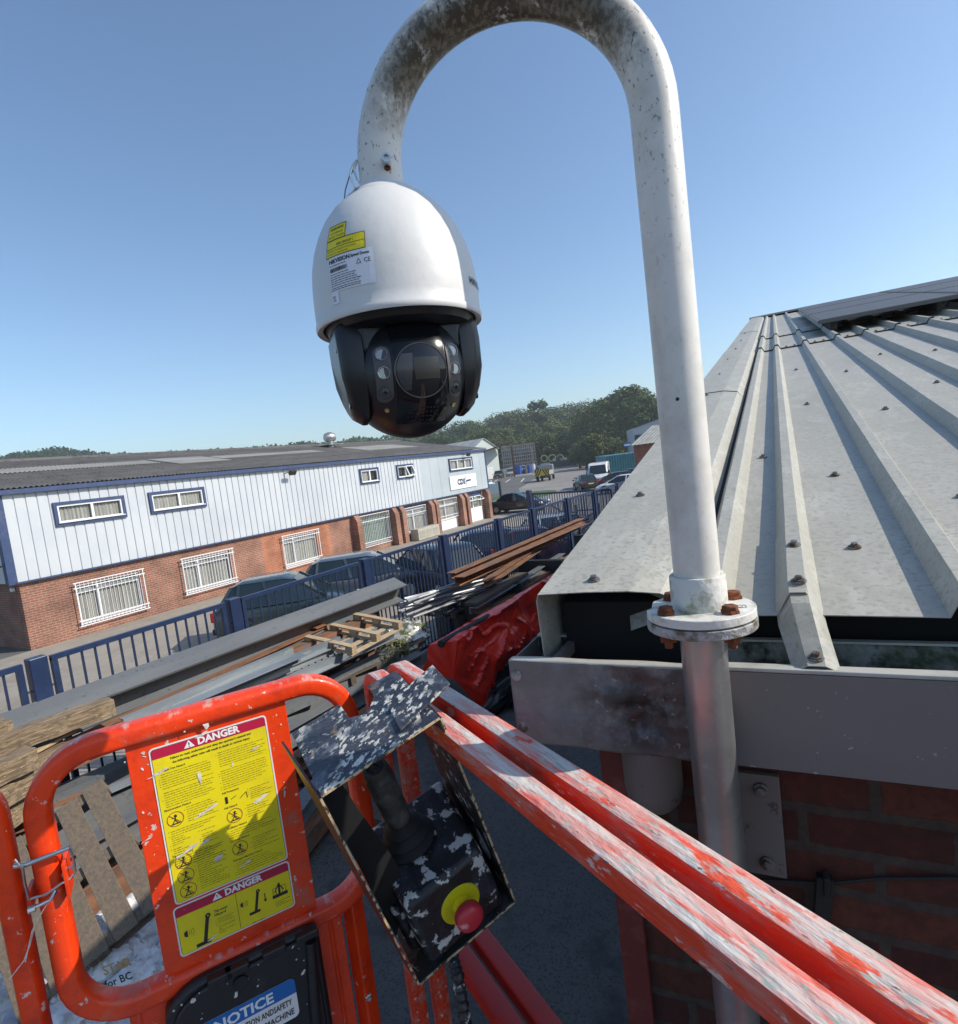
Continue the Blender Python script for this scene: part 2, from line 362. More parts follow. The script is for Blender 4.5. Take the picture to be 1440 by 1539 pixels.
# verge flashing in overlapping lengths: flat top and a drop down the gable
def vz(ly): return .052 + .004 * noise.noise(V((ly * 1.5, 9, 2)))
vl = [(.085, 2.30), (2.26, 4.7), (4.66, 7.2), (7.16, 9.6), (9.56, RL + .05)]
for i, (a, b_) in enumerate(vl):
    mb = MB(); ns = 8; up = .002 + .004 * (i % 2)
    rows = []
    for j in range(ns + 1):
        ly = a + (b_ - a) * j / ns
        jag = (0, .006, .012, .02, -.004)
        if i == 0 and j == 0:
            row = [LR(-.27, ly, vz(ly) - .17 + up), LR(-.274, ly, vz(ly) - .01), LR(-.27, ly, vz(ly) + up), LR(-.19, ly + .004, vz(ly) + .002 + up), LR(-.12, ly + .012, vz(ly) + up - .001), LR(-.075, ly + .035, .038), LR(-.040, ly + .07, .004)]
        else:
            row = [LR(-.27, ly, vz(ly) - .17 + up), LR(-.272, ly, vz(ly) - .01), LR(-.27, ly, vz(ly) + up), LR(-.19, ly, vz(ly) + .001 + up), LR(-.12, ly, vz(ly) + up), LR(-.06, ly, .040 + up), LR(-.034, ly, .004)]
        rows += row
    mb.add(rows, [(j * 7 + k, j * 7 + k + 1, (j + 1) * 7 + k + 1, (j + 1) * 7 + k) for j in range(ns) for k in range(6)])
    o = obj('verge_flashing', mb, 'roof_sheet', ub); q = o.modifiers.new('thick', 'SOLIDIFY'); q.thickness = .0016
mb = MB(); mb.para(LR(-.255, .16, -.12), EX * .24, RS * 11.5, V((0, 0, .125))); obj('eave_shade_fill', mb, 'void_black', ub)  # black filler painting the deep shade in the open hollow under the verge
# folded corner of sheet under the flashing
mb = MB(); mb.add([LR(-.045, .13, .001), LR(-.045, .26, .002), LR(-.17, .30, .03), LR(-.13, .13, -.03)], [(0, 1, 2), (0, 2, 3)]); obj('bent_sheet', mb, 'roof_sheet', ub)
# screws
def screw(x, ly, up=0., s=1.):
    mb = MB(); P = LR(x, ly, up); mb.lathe([(0, 0), (.011 * s, 0), (.0105 * s, .0025), (.008 * s, .003), (.008 * s, .0045), (.0055 * s, .005), (.0052 * s, .009), (0, .0095)], P, RUP, 12); obj('roof_screw', mb, 'screw', ub)
for r, l in ((-.185, .134), (-.2, .62), (-.19, 1.35), (-.2, 1.75), (-.19, 2.2), (-.19, 3.0), (-.2, 3.9), (-.19, 4.8), (-.19, 5.8), (-.2, 7.)): screw(r, l, .055)
for r, l in ((.214, .376), (.222, .844), (.06, 1.1), (.21, 1.9), (.42, .62), (.43, 1.6), (.42, 2.7), (.64, .95), (.65, 2.0), (.84, .7), (.84, 1.7), (1.05, 1.5), (.63, 3.2), (.84, 3.0), (.21, 3.1), (1.04, 2.6), (1.25, 1.9)): screw(r, l, .001)
for r in ribs[1:12]:
    for l in (4.72, 6.12): screw(r + .07, l, .008, 1.2); screw(r + .13, l, .008, 1.2)
screw(.12, .30, .038); screw(.122, .155, .038); screw(.135, .06, -.028)
# box gutter and fascia
ft, fb = ZR - .05, ZR - .19
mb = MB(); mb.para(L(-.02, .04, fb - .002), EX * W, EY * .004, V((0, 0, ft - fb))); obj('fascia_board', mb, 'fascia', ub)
mb = MB(); mb.para(L(-.02, .0395, ft - .0015), EX * W, EY * .022, V((0, 0, .006))); obj('gutter_lip', mb, 'lip_lit_tone', ub, bevel=.002)
mb = MB(); mb.para(L(-.19, .215, ZR - .15), EX * W, EY * .01, V((0, 0, .168))); obj('eave_shade_fill', mb, 'void_black', ub)  # black strip standing in for the shadow below the roof edge
def fas(u, v):
    x = -.315 + .297 * u; z = fb + (ft - fb) * v; k = math.exp(-((x + .10) ** 2 / .005 + (v - .55) ** 2 / .12))
    d = .034 * k * noise.noise(V((x * 16, z * 22, 1))) + .012 * k * noise.noise(V((x * 45, z * 50, 5))) + .01 * k
    z += .006 * noise.noise(V((x * 9, 0, 3))) * (1 - v) - .006 * k * (v < .1)
    if v == 0 and u < .12: z += .004
    return L(x, .040 + d, z - .002 * u)
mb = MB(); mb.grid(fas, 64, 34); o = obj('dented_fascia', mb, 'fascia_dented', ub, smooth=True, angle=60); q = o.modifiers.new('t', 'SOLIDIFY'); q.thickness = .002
def lip(u, v):
    x = -.315 + .297 * u; return L(x, .0405 + .020 * v, ft + .0015 * noise.noise(V((x * 14, v, 3))) + .0015 * math.sin(v * 3))
mb = MB(); mb.grid(lip, 40, 4); o = obj('gutter_lip', mb, 'lip_lit_tone', ub, smooth=True); q = o.modifiers.new('t', 'SOLIDIFY'); q.thickness = .003; q.offset = -1
mb = MB(); mb.para(L(-.31, .065, ZR - .14), EX * W, EY * .10, V((0, 0, .004))); mb.para(L(-.31, .17, ZR - .14), EX * W, EY * .004, V((0, 0, .088))); obj('gutter_trough', mb, 'gutter_moss', ub)
mb = MB(); mb.para(L(-.31, .165, ZR - .05), EX * W, EY * .012, V((0, 0, .0035))); obj('gutter_back_lip', mb, 'lip_lit_tone', ub)
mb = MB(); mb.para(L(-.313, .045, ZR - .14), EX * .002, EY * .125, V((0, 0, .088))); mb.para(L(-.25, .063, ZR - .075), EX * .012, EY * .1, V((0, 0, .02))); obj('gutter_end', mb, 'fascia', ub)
for z in (.025, .115):
    mb = MB(); mb.lathe([(0, -.002), (.0095, -.001), (.009, .003), (.005, .0055), (0, .006)], L(-.303, .039, ft - z), -EY, 14); obj('fascia_bolt', mb, 'galv_disc', ub, smooth=True)
# flashing strip carried down over rib to the fascia
def strip(pts):
    vs = []
    for P, wd, h in pts: vs += [P + EX * (-wd), P + EX * (-wd * .38) + V((0, 0, h)), P + EX * (wd * .38) + V((0, 0, h)), P + EX * wd]
    return vs
spn = [(LR(.119, .42, .003), .030, .035), (LR(.119, .155, .004), .031, .035), (LR(.122, .11, -.008), .031, .034), (L(.135, .058, ft + .002), .029, .014), (L(.136, .045, ft + .001), .028, .008)]
mb = MB(); mb.add(strip(spn), [(i * 4 + k, i * 4 + k + 1, (i + 1) * 4 + k + 1, (i + 1) * 4 + k) for i in range(4) for k in range(3)])
o = obj('rib_flashing', mb, 'roof_sheet', ub); q = o.modifiers.new('t', 'SOLIDIFY'); q.thickness = .0015
mb = MB(); mb.lathe([(0, -.115), (.03, -.114), (.042, -.10), (.046, -.08), (.046, 0), (0, 0)], L(-.105, .085, fb + .005), V((0, 0, 1)), 28); obj('gutter_outlet', mb, 'cup_white', ub, smooth=True)
mb = MB(); mb.para(L(-.197, .105, 0), EX * .045, EY * .014, V((0, 0, fb - .03))); obj('corner_trim', mb, 'red_oxide', ub, bevel=.003)
mb = MB(); mb.tube([L(-.03, .115, EYE - .72), L(.06, .112, EYE - .70), L(.128, .112, EYE - .69), L(.2, .112, EYE - .665), L(.32, .114, EYE - .64), L(.5, .114, EYE - .66)], .0028, 8); obj('wall_cable', mb, 'black_rubber', ub, smooth=True)
mb = MB(); mb.bar(L(.129, .108, EYE - .675), L(.118, .108, EYE - .76), .022, .016, EY); mb.bar(L(.131, .10, EYE - .665), L(.129, .106, EYE - .70), .008, .02, EY); obj('cable_clip', mb, 'black_rubber', ub, bevel=.002)
# solar panels
for r in range(3):
    for c in range(5):
        l0, x0 = 5.2 + r * 1.52, .45 + c * 1.03; root = 'x'
        t = thing('solar_panel', None, 'solar panel', LR(x0 + .5, l0 + .75, .03), group='solar panels on the metal roof')
        if r == 0 and c == 0: t['label'] = 'dark solar panel at the lower left corner of the rooftop array'
        else: t['label'] = 'dark framed solar panel in the rooftop array, not the one at its lower left corner'
        mb = MB(); mb.para(LR(x0, l0, .11), EX * 1.0, RS * 1.5, RUP * .03); obj('frame', mb, 'solar_frame', t)
        mb = MB(); mb.para(LR(x0 + .015, l0 + .015, .1405), EX * .97, RS * 1.47, RUP * .003); obj('cells', mb, 'solar_glass', t)
        mb = MB()
        for q in (.1, .85): mb.para(LR(x0 + q, l0 + .1, .03), EX * .05, RS * 1.3, RUP * .078)
        obj('mounting_rail', mb, 'dark_board', t)

# ================================================================== POLE
LL = V((-.511, .688, 0)); RLg = V((FL.x, FL.y, 0)); AC = (LL + RLg) / 2; AC.z = EYE + .415
AX = (RLg - LL).normalized(); RAD = (RLg - LL).length / 2
pole = thing('camera_pole', 'white swan neck steel pole with rusty bolted flange, standing by the metal roof edge', 'pole', (FL.x, FL.y, 0))
M_ARC = tuple(AC - pole.location); M_RAD = RAD
addm('pole_paint', (.70, .67, .62), .38, layers=[((.50, .47, .41), 10, .45, .75, 5), ((.12, .11, .09), (170, 170, 110), .59, .64, 8, 2., arch_mask2), ((.17, .14, .10), 26, .36, .52, 7, 8., arch_mask), ((.065, .052, .034), (130, 130, 85), .42, .58, 10, 4., arch_mask)], bump=.04, bscale=60)
pts = [V((FL.x, FL.y, FL.z + .012)), V((FL.x, FL.y, EYE + .1)), V((FL.x, FL.y, EYE + .3))]
for i in range(33):
    a = math.pi * i / 32; pts.append(AC + AX * RAD * math.cos(a) + V((0, 0, RAD * math.sin(a))))
pts.append(V((LL.x, LL.y, EYE + .392)))
mb = MB(); mb.tube(pts, .0302, 40, up=AX.cross(V((0, 0, 1)))); obj('swan_neck', mb, 'pole_paint', pole, smooth=True)
mb = MB(); mb.lathe([(.031, 0), (.0365, 0), (.0365, .046), (.0355, .048), (.031, .0482), (.0305, .044)], FL + V((0, 0, .01)), seg=48); obj('collar', mb, 'disc_white', pole, smooth=True)
def flange(r, z0, z1, cut):
    mb = MB(); p = []
    for i in range(72):
        a = 2 * math.pi * i / 72; x, y = r * math.cos(a), r * math.sin(a)
        if cut and x < -r * .90 and y > -.01: x = -r * .90 - (.001 * y)
        p.append((x, y))
    vx = (ray(1053, 925).xy).normalized(); fy = V((vx.x, vx.y, 0)); fx = V((fy.y, -fy.x, 0))
    mb.prism(p, FL + V((0, 0, z0)), fx, fy, V((0, 0, z1 - z0))); return mb, fx, fy
mb, fx, fy = flange(.0705, .001, .013, True); obj('upper_flange', mb, 'disc_white', pole, smooth=True, bevel=.0012, angle=30)
mb, _, _ = flange(.0712, -.0135, -.001, False); obj('lower_flange', mb, 'galv_disc', pole, smooth=True, bevel=.001, angle=30)
for bx, by in ((-.043, -.034), (.036, -.036), (.045, .036), (-.038, .040)):
    P = FL + fx * bx + fy * by
    mb = MB(); mb.lathe([(0, .013), (.0125, .013), (.0125, .0165), (.0115, .0172)], P, seg=6); mb.lathe([(0, .0145), (.0102, .0145), (.0102, .0222), (.0085, .0235), (0, .0237)], P, seg=6, ref=(1, .4 * bx / .04, 0)); obj('bolt', mb, 'rust', pole, bevel=.0006)
    mb = MB(); mb.lathe([(0, -.014), (.012, -.014), (.012, -.024), (0, -.024)], P, seg=6); mb.lathe([(0, -.024), (.0055, -.024), (.0055, -.033), (0, -.033)], P, seg=12); obj('nut', mb, 'rust', pole)
mb = MB(); mb.tube([V((FL.x, FL.y, 0)), V((FL.x, FL.y, 2)), V((FL.x, FL.y, 3)), V((FL.x, FL.y, FL.z - .013))], .0302, 40); obj('lower_pipe', mb, 'galv', pole, smooth=True)
P = FL + fx * .050 + fy * -.008 + V((0, 0, .0133)); mb = MB()
pp_ = rrect(-.0075, -.006, .0075, .006, .002, 3)
for i in range(len(pp_)): a, b_ = pp_[i], pp_[(i + 1) % len(pp_)]; mb.bar(P + fx * a[0] + fy * a[1], P + fx * b_[0] + fy * b_[1], .0008, .0008)
mb.bar(P + fx * -.003 + fy * .003, P + fx * -.003 + fy * -.003, .0008, .0008); mb.bar(P + fx * -.003 - fy * .003, P + fx * .003 - fy * .003, .0008, .0008); mb.bar(P + fx * .003 + fy * .003, P + fx * .003 - fy * .003, .0008, .0008)
obj('embossed_mark', mb, 'galv_disc', pole)
# wall bracket
mb = MB(); mb.para(L(-.012, .106, EYE - .69), EX * .09, EY * .012, V((0, 0, .165))); mb.para(L(-.012, .045, EYE - .685), EX * .008, EY * .066, V((0, 0, .15))); obj('wall_bracket', mb, 'cup_white', pole, bevel=.002)
for z in (-.548, -.668):
    mb = MB(); mb.lathe([(0, -.001), (.011, -.001), (.011, .003), (.007, .0035), (.007, .009), (0, .010)], L(.052, .105, EYE + z), -EY, 14); obj('anchor_bolt', mb, 'screw', pole)
ph_ = ray(1017, 602); pc = V((FL.x, FL.y, 0)); tt_ = (pc.x * ph_.x + pc.y * ph_.y) / (ph_.x ** 2 + ph_.y ** 2); Ph = C0 + ph_ * tt_; nh_ = V((-ph_.x, -ph_.y, 0)).normalized(); Ph = V((FL.x, FL.y, Ph.z)) + (nh_ + (Ph - V((FL.x, FL.y, Ph.z))) * 25).normalized() * .0301
mb = MB(); mb.lathe([(0, 0), (.0024, 0), (.0022, .0006), (0, .0006)], Ph, nh_, 12); obj('drill_hole', mb, 'ink', pole)
# set screw near the end of the neck
cv = (C0 - V((LL.x, LL.y, EYE))); cv.z = 0; cv.normalize(); rv = cv.cross(V((0, 0, 1))) * -1    # towards viewer / to the image right
if rv.dot(CR @ V((1, 0, 0))) < 0: rv = -rv
P = V((LL.x, LL.y, EYE + .413)) + rv * .010
mb = MB(); mb.lathe([(0, .027), (.0055, .027), (.0055, .038), (.0062, .038), (.0062, .045), (.0035, .045), (.003, .041), (0, .041)], P, cv, 16); obj('set_screw', mb, 'steel_bright', pole, smooth=True)
mb = MB(); mb.lathe([(0, .0285), (.0045, .0290), (.004, .0302), (0, .0305)], P + V((0, 0, -.006)), cv, 12); obj('rust_patch', mb, 'rust', pole, smooth=True)
lan = thing('safety_lanyard', 'thin wire and small steel snap hook clipped beside the end of the swan neck', 'lanyard', V((LL.x, LL.y, EYE + .40)) - rv * .04)
Pk = V((LL.x, LL.y, EYE + .41)) - rv * .036 + cv * .004
mb = MB(); mb.tube([Pk + rv * a + V((0, 0, b_)) for a, b_ in ((.006, .022), (0, .016), (-.006, .004), (-.004, -.010), (.000, -.018), (.006, -.019), (.008, -.012), (.002, -.004), (0, .01), (.006, .022))], .0016, 8, up=cv); obj('snap_hook', mb, 'steel_bright', lan, smooth=True)
mb = MB(); mb.tube([Pk + rv * a + V((0, 0, b_)) - cv * c for a, b_, c in ((.002, .012, .0), (-.007, .004, .003), (-.016, -.012, .01), (-.022, -.03, .02), (-.024, -.05, .05))], .0009, 6, up=cv); obj('wire', mb, 'screw', lan, smooth=True)

# ================================================================== DOME CAMERA
ZD = EYE + .211                                     # rim height
dome = thing('dome_camera', 'white and black security dome camera hanging from the swan neck pole', 'security camera', (LL.x, LL.y, ZD))
DC = V((LL.x, LL.y, ZD))
HP = [(.1155, -.010), (.1168, -.008), (.1168, -.002), (.1155, .0), (.1155, .014), (.1152, .03), (.1142, .05), (.112, .07), (.1065, .092), (.0985, .112), (.088, .131), (.075, .147), (.060, .160), (.0585, .1612), (.058, .1625), (.046, .172), (.036, .178), (.0325, .180), (.0315, .186), (0, .186)]
def hr(z):
    for (r0, z0), (r1, z1) in zip(HP, HP[1:]):
        if z0 <= z <= z1: return lerp(r0, r1, (z - z0) / max(z1 - z0, 1e-6))
    return .11
mb = MB(); mb.lathe([(.106, .01), (.108, -.008)] + HP, DC, seg=96); obj('housing', mb, 'white_gloss', dome, smooth=True, angle=50)
mb = MB(); mb.lathe([(0, .012), (.106, .012), (.106, -.004), (.100, -.016), (.085, -.020), (0, -.020)], DC, seg=72); obj('turret_ring', mb, 'black_plastic', dome, smooth=True)
def shell(u, z, off=.0006):          # u = arc length from the viewer direction (to the image right), z above the rim
    r = hr(z); ph = u / .1145; return DC + (cv * math.cos(ph) + rv * math.sin(ph)) * (r + off) + V((0, 0, z))
def patch(mb, x0, z0, x1, z1, off, nu=10, nv=8): mb.grid(lambda a, b: shell(lerp(x0, x1, a), lerp(z0, z1, b), off), nu, nv)
mb = MB(); patch(mb, -.0925, .066, -.031, .087, .0006); st = obj('warning_sticker', mb, 'sticker_yellow', dome, recalc=False)
mb = MB(); patch(mb, -.0925, .0874, -.060, .107, .0006); obj('warning_sticker', mb, 'sticker_yellow', dome, recalc=False)
mb = MB()
fn = lambda x, y: shell(x, y, .0011)
for x0, z0, x1, z1 in ((-.0925, .066, -.031, .087), (-.0925, .0874, -.060, .107)):
    for a, b_, c, d in ((x0, z0, x1, z0), (x0, z1, x1, z1)):
        for i in range(6): line2(mb, lerp(a, c, i / 6), b_, lerp(a, c, (i + 1) / 6), b_, .0007, fn)
    line2(mb, x0, z0, x0, z1, .0007, fn); line2(mb, x1, z0, x1, z1, .0007, fn)
for i in range(6): line2(mb, -.0925 + i * .01025, .0765, -.0925 + (i + 1) * .01025, .0765, .0006, fn)
put_text(mb, 'WARNING', .0052, fn, -.076, .1005, .01, .5); put_text(mb, 'HOT SURFACE', .0036, fn, -.076, .0950, .0, .5); put_text(mb, 'DO NOT TOUCH', .0036, fn, -.076, .0900, .0, .5)
put_text(mb, 'RISK GROUP 1', .0042, fn, -.061, .0790, .01, .5); put_text(mb, 'CAUTION  IR emitted from this product', .0028, fn, -.0905, .0722, .0); put_text(mb, 'Do not stare at operating lamp', .0028, fn, -.0905, .0685, .0)
obj('sticker_print', mb, 'ink', dome, recalc=False)
mb = MB(); patch(mb, -.0885, .022, -.0215, .0655, .0006); patch(mb, -.0885, .008, -.076, .0219, .0006, 3, 3); obj('rating_label', mb, 'paper', dome, recalc=False)
mb = MB(); put_text(mb, 'HIKVISION', .0072, fn, -.0875, .0575, .03); put_text(mb, 'Speed Dome', .0048, fn, -.052, .0585, .03)
rnd = random.Random(3); x = -.0865
while x < -.058: wdt = rnd.choice((.0004, .0007, .0011)); poly_patch(mb, [(x, .0465), (x + wdt, .0465), (x + wdt, .0515), (x, .0515)], fn); x += wdt + rnd.choice((.0004, .0008))
for k, z in enumerate((.0545, .0437, .0405, .0378, .0351, .0324, .0297, .0268, .0245)):
    x = -.0868; e_ = -.062 if k in (0, 1) else (-.048 if k < 5 else -.043)
    while x < e_: wdt = rnd.uniform(.002, .006); line2(mb, x, z, x + wdt, z, .0008, fn); x += wdt + .0009
line2(mb, -.0445, .0485, -.0415, .0545, .0006, fn); line2(mb, -.0415, .0545, -.0385, .0485, .0006, fn); line2(mb, -.0445, .0485, -.0385, .0485, .0006, fn)
put_text(mb, 'CE', .0075, fn, -.0345, .0485, .0); put_text(mb, 'UK', .004, fn, -.0865, .0150, .01); put_text(mb, 'CA', .004, fn, -.0865, .0110, .01)
obj('label_print', mb, 'ink', dome, recalc=False)
mb = MB(); put_text(mb, 'HIKVISION', .0125, fn, .116, .0265, .03); obj('brand_lettering', mb, 'ink', dome, recalc=False)
mb = MB(); fn2 = lambda x, y: shell(x, y, .0012)
for x in (-.050, -.038): poly_patch(mb, rrect(x, .1625, x + .008, .168, .001, 2), lambda a, b: shell(a * 2.2, b, .002))
obj('vent_slot', mb, 'ink', dome, recalc=False)
# head
ha = R_(13); hf = (cv * math.cos(ha) + rv * math.sin(ha)).normalized(); hs = V((0, 0, 1)).cross(hf)
if hs.dot(rv) < 0: hs = -hs
HC = DC + V((0, 0, -.076)); UZ = V((0, 0, 1))
def hp(s, f, z): return HC + hs * s + hf * f + UZ * z
BR = .089
mb = MB(); prof = [(BR * math.sin(t), BR * math.cos(t)) for t in [math.pi * i / 36 for i in range(37)]]
mb.lathe(prof, HC, hs, 64); obj('ball', mb, 'black_plastic', dome, smooth=True)
mb = MB(); mb.box(HC + UZ * .042, (.150, .115, .05), (hs, hf, UZ)); obj('yoke', mb, 'black_plastic', dome, bevel=.012)
ck = [(-.060, .066), (.052, .066), (.058, .040), (.058, -.005), (.052, -.045), (.036, -.068), (.010, -.078), (-.014, -.072), (-.034, -.052), (-.052, -.010), (-.060, .035)]
for sg in (-1, 1):
    mb = MB(); k = len(ck); vs = []
    for s_, q, sh in ((.066, 1.0, 0), (.084, 1.0, 0), (.094, .93, .002), (.099, .82, .004)):
        vs += [hp(sg * (s_ - .10 * max(0, -z) ** 1 * .14 / .078 * .9 * (s_ > .07)), f * q, z * q + sh) for f, z in [(a_, b_ * (.84 if b_ < 0 else 1)) for a_, b_ in ck]]
    mb.add(vs, [tuple(range(k)), tuple(3 * k + i for i in range(k))] + [(r * k + i, r * k + (i + 1) % k, (r + 1) * k + (i + 1) % k, (r + 1) * k + i) for r in range(3) for i in range(k)])
    ch = obj('side_cover', mb, 'black_plastic', dome, smooth=True, bevel=.0015, angle=32)
    for f, z in ((.030, .035), (.032, -.040)):
        mb = MB(); mb.lathe([(0, 0), (.0042, 0), (.0042, .0035), (0, .0035)], hp(sg * (.0955 - .004 * (z < 0) * 2), f, z), hs * sg, 14); obj('cover_screw', mb, 'black_gloss', ch)
def sph(s, z, r): # on the front of the ball
    return hp(s, math.sqrt(max(r * r - s * s - z * z, 1e-9)), z)
mb = MB(); mb.grid(lambda a, b: sph(lerp(-.034, .034, a), lerp(-.072, .064, b), BR + .0018), 22, 30); obj('front_window', mb, 'black_gloss', dome, smooth=True, recalc=False)
mb = MB()
for i in range(60):
    a = 2 * math.pi * i / 60; q = [(0.0355 * math.cos(a), .0355 * math.sin(a) - .006)]
pts = [sph(.0345 * math.cos(2 * math.pi * i / 48), .0345 * math.sin(2 * math.pi * i / 48) - .008, BR + .0022) for i in range(48)]
mb.tube(pts, .0009, 6, closed=True); lw = obj('lens_ring', mb, 'lens_grey', dome, smooth=True)
LRr = .0335
mb = MB(); lc_ = V((0, -.008)); mb.grid(lambda a, b: sph(LRr * a * math.cos(6.2832 * b), -.008 + LRr * a * math.sin(6.2832 * b), BR + .0021), 10, 48); obj('lens', mb, 'lens_glass', dome, smooth=True)
mb = MB(); mb.grid(lambda a, b: (lambda z: sph(lerp(-math.sqrt(max(LRr ** 2 - z * z, 0)) * .96, -.016 + .006 * b, a), z - .008, BR + .0024))(lerp(-.024, .022, b)), 6, 14); obj('lens_glare_patch', mb, 'lens_grey', dome, smooth=True)  # grey crescent patch, the lens's lit edge painted as colour
mb = MB(); mb.grid(lambda a, b: sph(lerp(-.010, .024, a), lerp(-.020, .008, b), BR + .0024), 6, 6); obj('lens_window', mb, 'led_dark', dome, smooth=True)
for sg in (-1, 1):
    mb = MB(); pq = rrect(-.0095, -.042, .0095, .027, .0094, 7); c_ = sg * .0475
    def pill(a, b_):
        z = lerp(-.0435, .0285, b_); e = max(0, abs(z + .0075) - .026); hw = math.sqrt(max(.0001 - e * e, 0)) + .0002; return sph(c_ + hw * (2 * a - 1), z, BR + .0014)
    mb.grid(pill, 8, 40); strip_ = obj('light_strip', mb, 'led_base', dome, smooth=True, recalc=False)
    for z, kind in ((.017, 1), (-.007, 1), (-.031, 0)):
        P = sph(c_, z, BR + .0016); nrm = (P - HC).normalized() * .4 + hf * .6; nrm.normalize()
        mb = MB(); mb.lathe([(.0088, 0), (.0082, .0022), (.0078, .0022), (.005, -.003 if kind else .002), (.0022, -.004 if kind else .0028), (.002, -.002), (0, -.001 if kind else .003)], P, nrm, 8 if kind else 20)
        obj('infrared_lamp', mb, 'led_mirror' if kind else 'lens_grey', strip_, smooth=not kind)
    mb = MB(); mb.lathe([(0, 0), (.0035, 0), (.0033, .0018), (.0015, .0022), (0, .001)], sph(sg * .0455, -.052, BR), sph(sg * .0455, -.052, BR) - HC, 12); obj('brass_screw', mb, 'brass', dome)
mb = MB()
for i in range(9):
    for j in range(5):
        P = sph(-.020 + i * .005, -.055 - j * .0048, BR + .0021); nn = (P - HC).normalized(); mb.lathe([(0, 0), (.0013, 0), (.0013, .0004), (0, .0004)], P, nn, 6)
obj('speaker_hole', mb, 'ink', dome)
# ================================================================== LIFT BASKET (orange-red work platform we stand in)
BO = V((-.960, .846, EYE - .42)); BE = V((.868, -.497, 0)).normalized(); BP = V((.497, .868, 0)).normalized(); UP = V((0, 0, 1))
def B(a, s, z): return BO + BE * a + BP * s + UP * z    # a towards us along the rails, s across, z above rail height
def wear_top(nt, co):
    N = nt.nodes; g = N.new('ShaderNodeTexCoord'); sp = N.new('ShaderNodeSeparateXYZ'); nt.links.new(g.outputs['Normal'], sp.inputs[0])
    mr = N.new('ShaderNodeMapRange'); mr.inputs[1].default_value = .35; mr.inputs[2].default_value = .75; nt.links.new(sp.outputs[2], mr.inputs[0]); return mr.outputs[0]
RED = (.80, .048, .003)
addm('basket_red', RED, .38, layers=[((.45, .02, .004), 14, .5, .8, 5), ((.62, .52, .48), (55, 55, 55), .64, .67, 10, 3.), ((.58, .30, .25), (12, 40, 40), .54, .64, 12, 11., wear_top), ((.50, .12, .07), (9, 9, 9), .60, .72, 9, 17.), ((.25, .05, .03), 80, .68, .72, 5)], bump=.12, bscale=70, coat=.15)
addm('rail_worn', (.70, .045, .010), .5, layers=[((.56, .16, .12), (12, 40, 40), .50, .64, 10, 2.), ((.62, .30, .26), (9, 50, 40), .34, .54, 12, 9., wear_top), ((.56, .54, .50), (7, 70, 50), .45, .58, 12, 5., wear_top), ((.70, .09, .04), (11, 26, 26), .585, .62, 12, 8.), ((.34, .40, .35), (30, 120, 90), .56, .64, 9, 1., wear_top), ((.60, .46, .42), (22, 60, 60), .61, .64, 10, 14.), ((.16, .13, .11), (50, 160, 160), .665, .69, 6, 31.)], bump=.5, bscale=70, stretch=(.5, 1.6, 1.6))
addm('basket_dark_red', (.50, .018, .01), .45, layers=[((.4, .015, .01), 10, .5, .7, 4), ((.5, .3, .28), 50, .68, .71, 6)], bump=.06)
bk = thing('work_platform', 'orange-red tubular lift basket with worn white-streaked top rails and yellow danger stickers', 'lift basket', B(.8, -.3, -1.1), math.atan2(BE.y, BE.x))
def rprof(wd, ht, r=.005, n=3): return rrect(-wd / 2, -ht / 2, wd / 2, ht / 2, r, n)
def arc(c, u, v, r, a0, a1, n=8): return [c + u * r * math.cos(R_(a0 + (a1 - a0) * i / n)) + v * r * math.sin(R_(a0 + (a1 - a0) * i / n)) for i in range(n + 1)]
for s, zc, r in ((.110, -.017, .05), (.166, -.013, .045)):
    pts = [B(1.7, s, zc)] + [B(a, s, zc) for a in (1.2, .9, .6, .3, .15)] + arc(B(.0 + r, s, zc - r), BE, UP, r, 90, 180, 8)[0:] + [B(0, s, -.4), B(0, s, -1.1)]
    mb = MB(); mb.sweep(pts, rprof(.031, .036, .0032, 2), up=BP); obj('top_rail', mb, 'rail_worn', bk, smooth=True)
    mb = MB(); mb.sweep([B(1.7, s + .058, -.61), B(.02, s + .058, -.61)], rprof(.040, .036)); obj('mid_rail', mb, 'basket_dark_red', bk, smooth=True)
# front panel: rounded loop, sheet, lower sheet
def loop(s0, s1, z0, z1, r):
    u, v = BP, UP
    return (arc(B(0, s1 - r, z1 - r), u, v, r, 0, 90) + arc(B(0, s0 + r, z1 - r), u, v, r, 90, 180) + arc(B(0, s0 + r, z0 + r), u, v, r, 180, 270) + arc(B(0, s1 - r, z0 + r), u, v, r, 270, 360))
mb = MB(); mb.sweep(loop(-.507, .047, -.494, .002, .10), rprof(.040, .047, .012, 4), up=BE, closed=True); obj('panel_tube', mb, 'basket_red', bk, smooth=True)
mb = MB(); mb.para(B(.004, -.366, -.475), BP * .286, UP * .458, BE * .006); obj('sign_plate', mb, 'basket_red', bk, bevel=.001)
mb = MB(); mb.prism([(-.425, -1.1), (-.032, -1.1), (-.032, -.50), (-.425, -.50)], B(-.006, 0, 0), BP, UP, BE * .006); obj('lower_plate', mb, 'basket_red', bk, bevel=.001)
for s in (-.415, -.052, .0):
    mb = MB(); mb.sweep([B(-.02, s, -.51), B(-.02, s, -1.1)], rprof(.036, .036)); obj('post', mb, 'basket_red', bk, smooth=True)
mb = MB(); mb.lathe([(0, 0), (.008, 0), (.008, .006), (.004, .007), (.004, .014), (0, .015)], B(0.0, 0.0, -.735), BE, 6); obj('bolt', mb, 'steel_bright', bk)
mb = MB(); mb.sweep(loop(-1.2, -.563, -.9, -.012, .06), rprof(.036, .044, .012, 4), up=BE, closed=True)
obj('side_tube', mb, 'basket_red', bk, smooth=True)
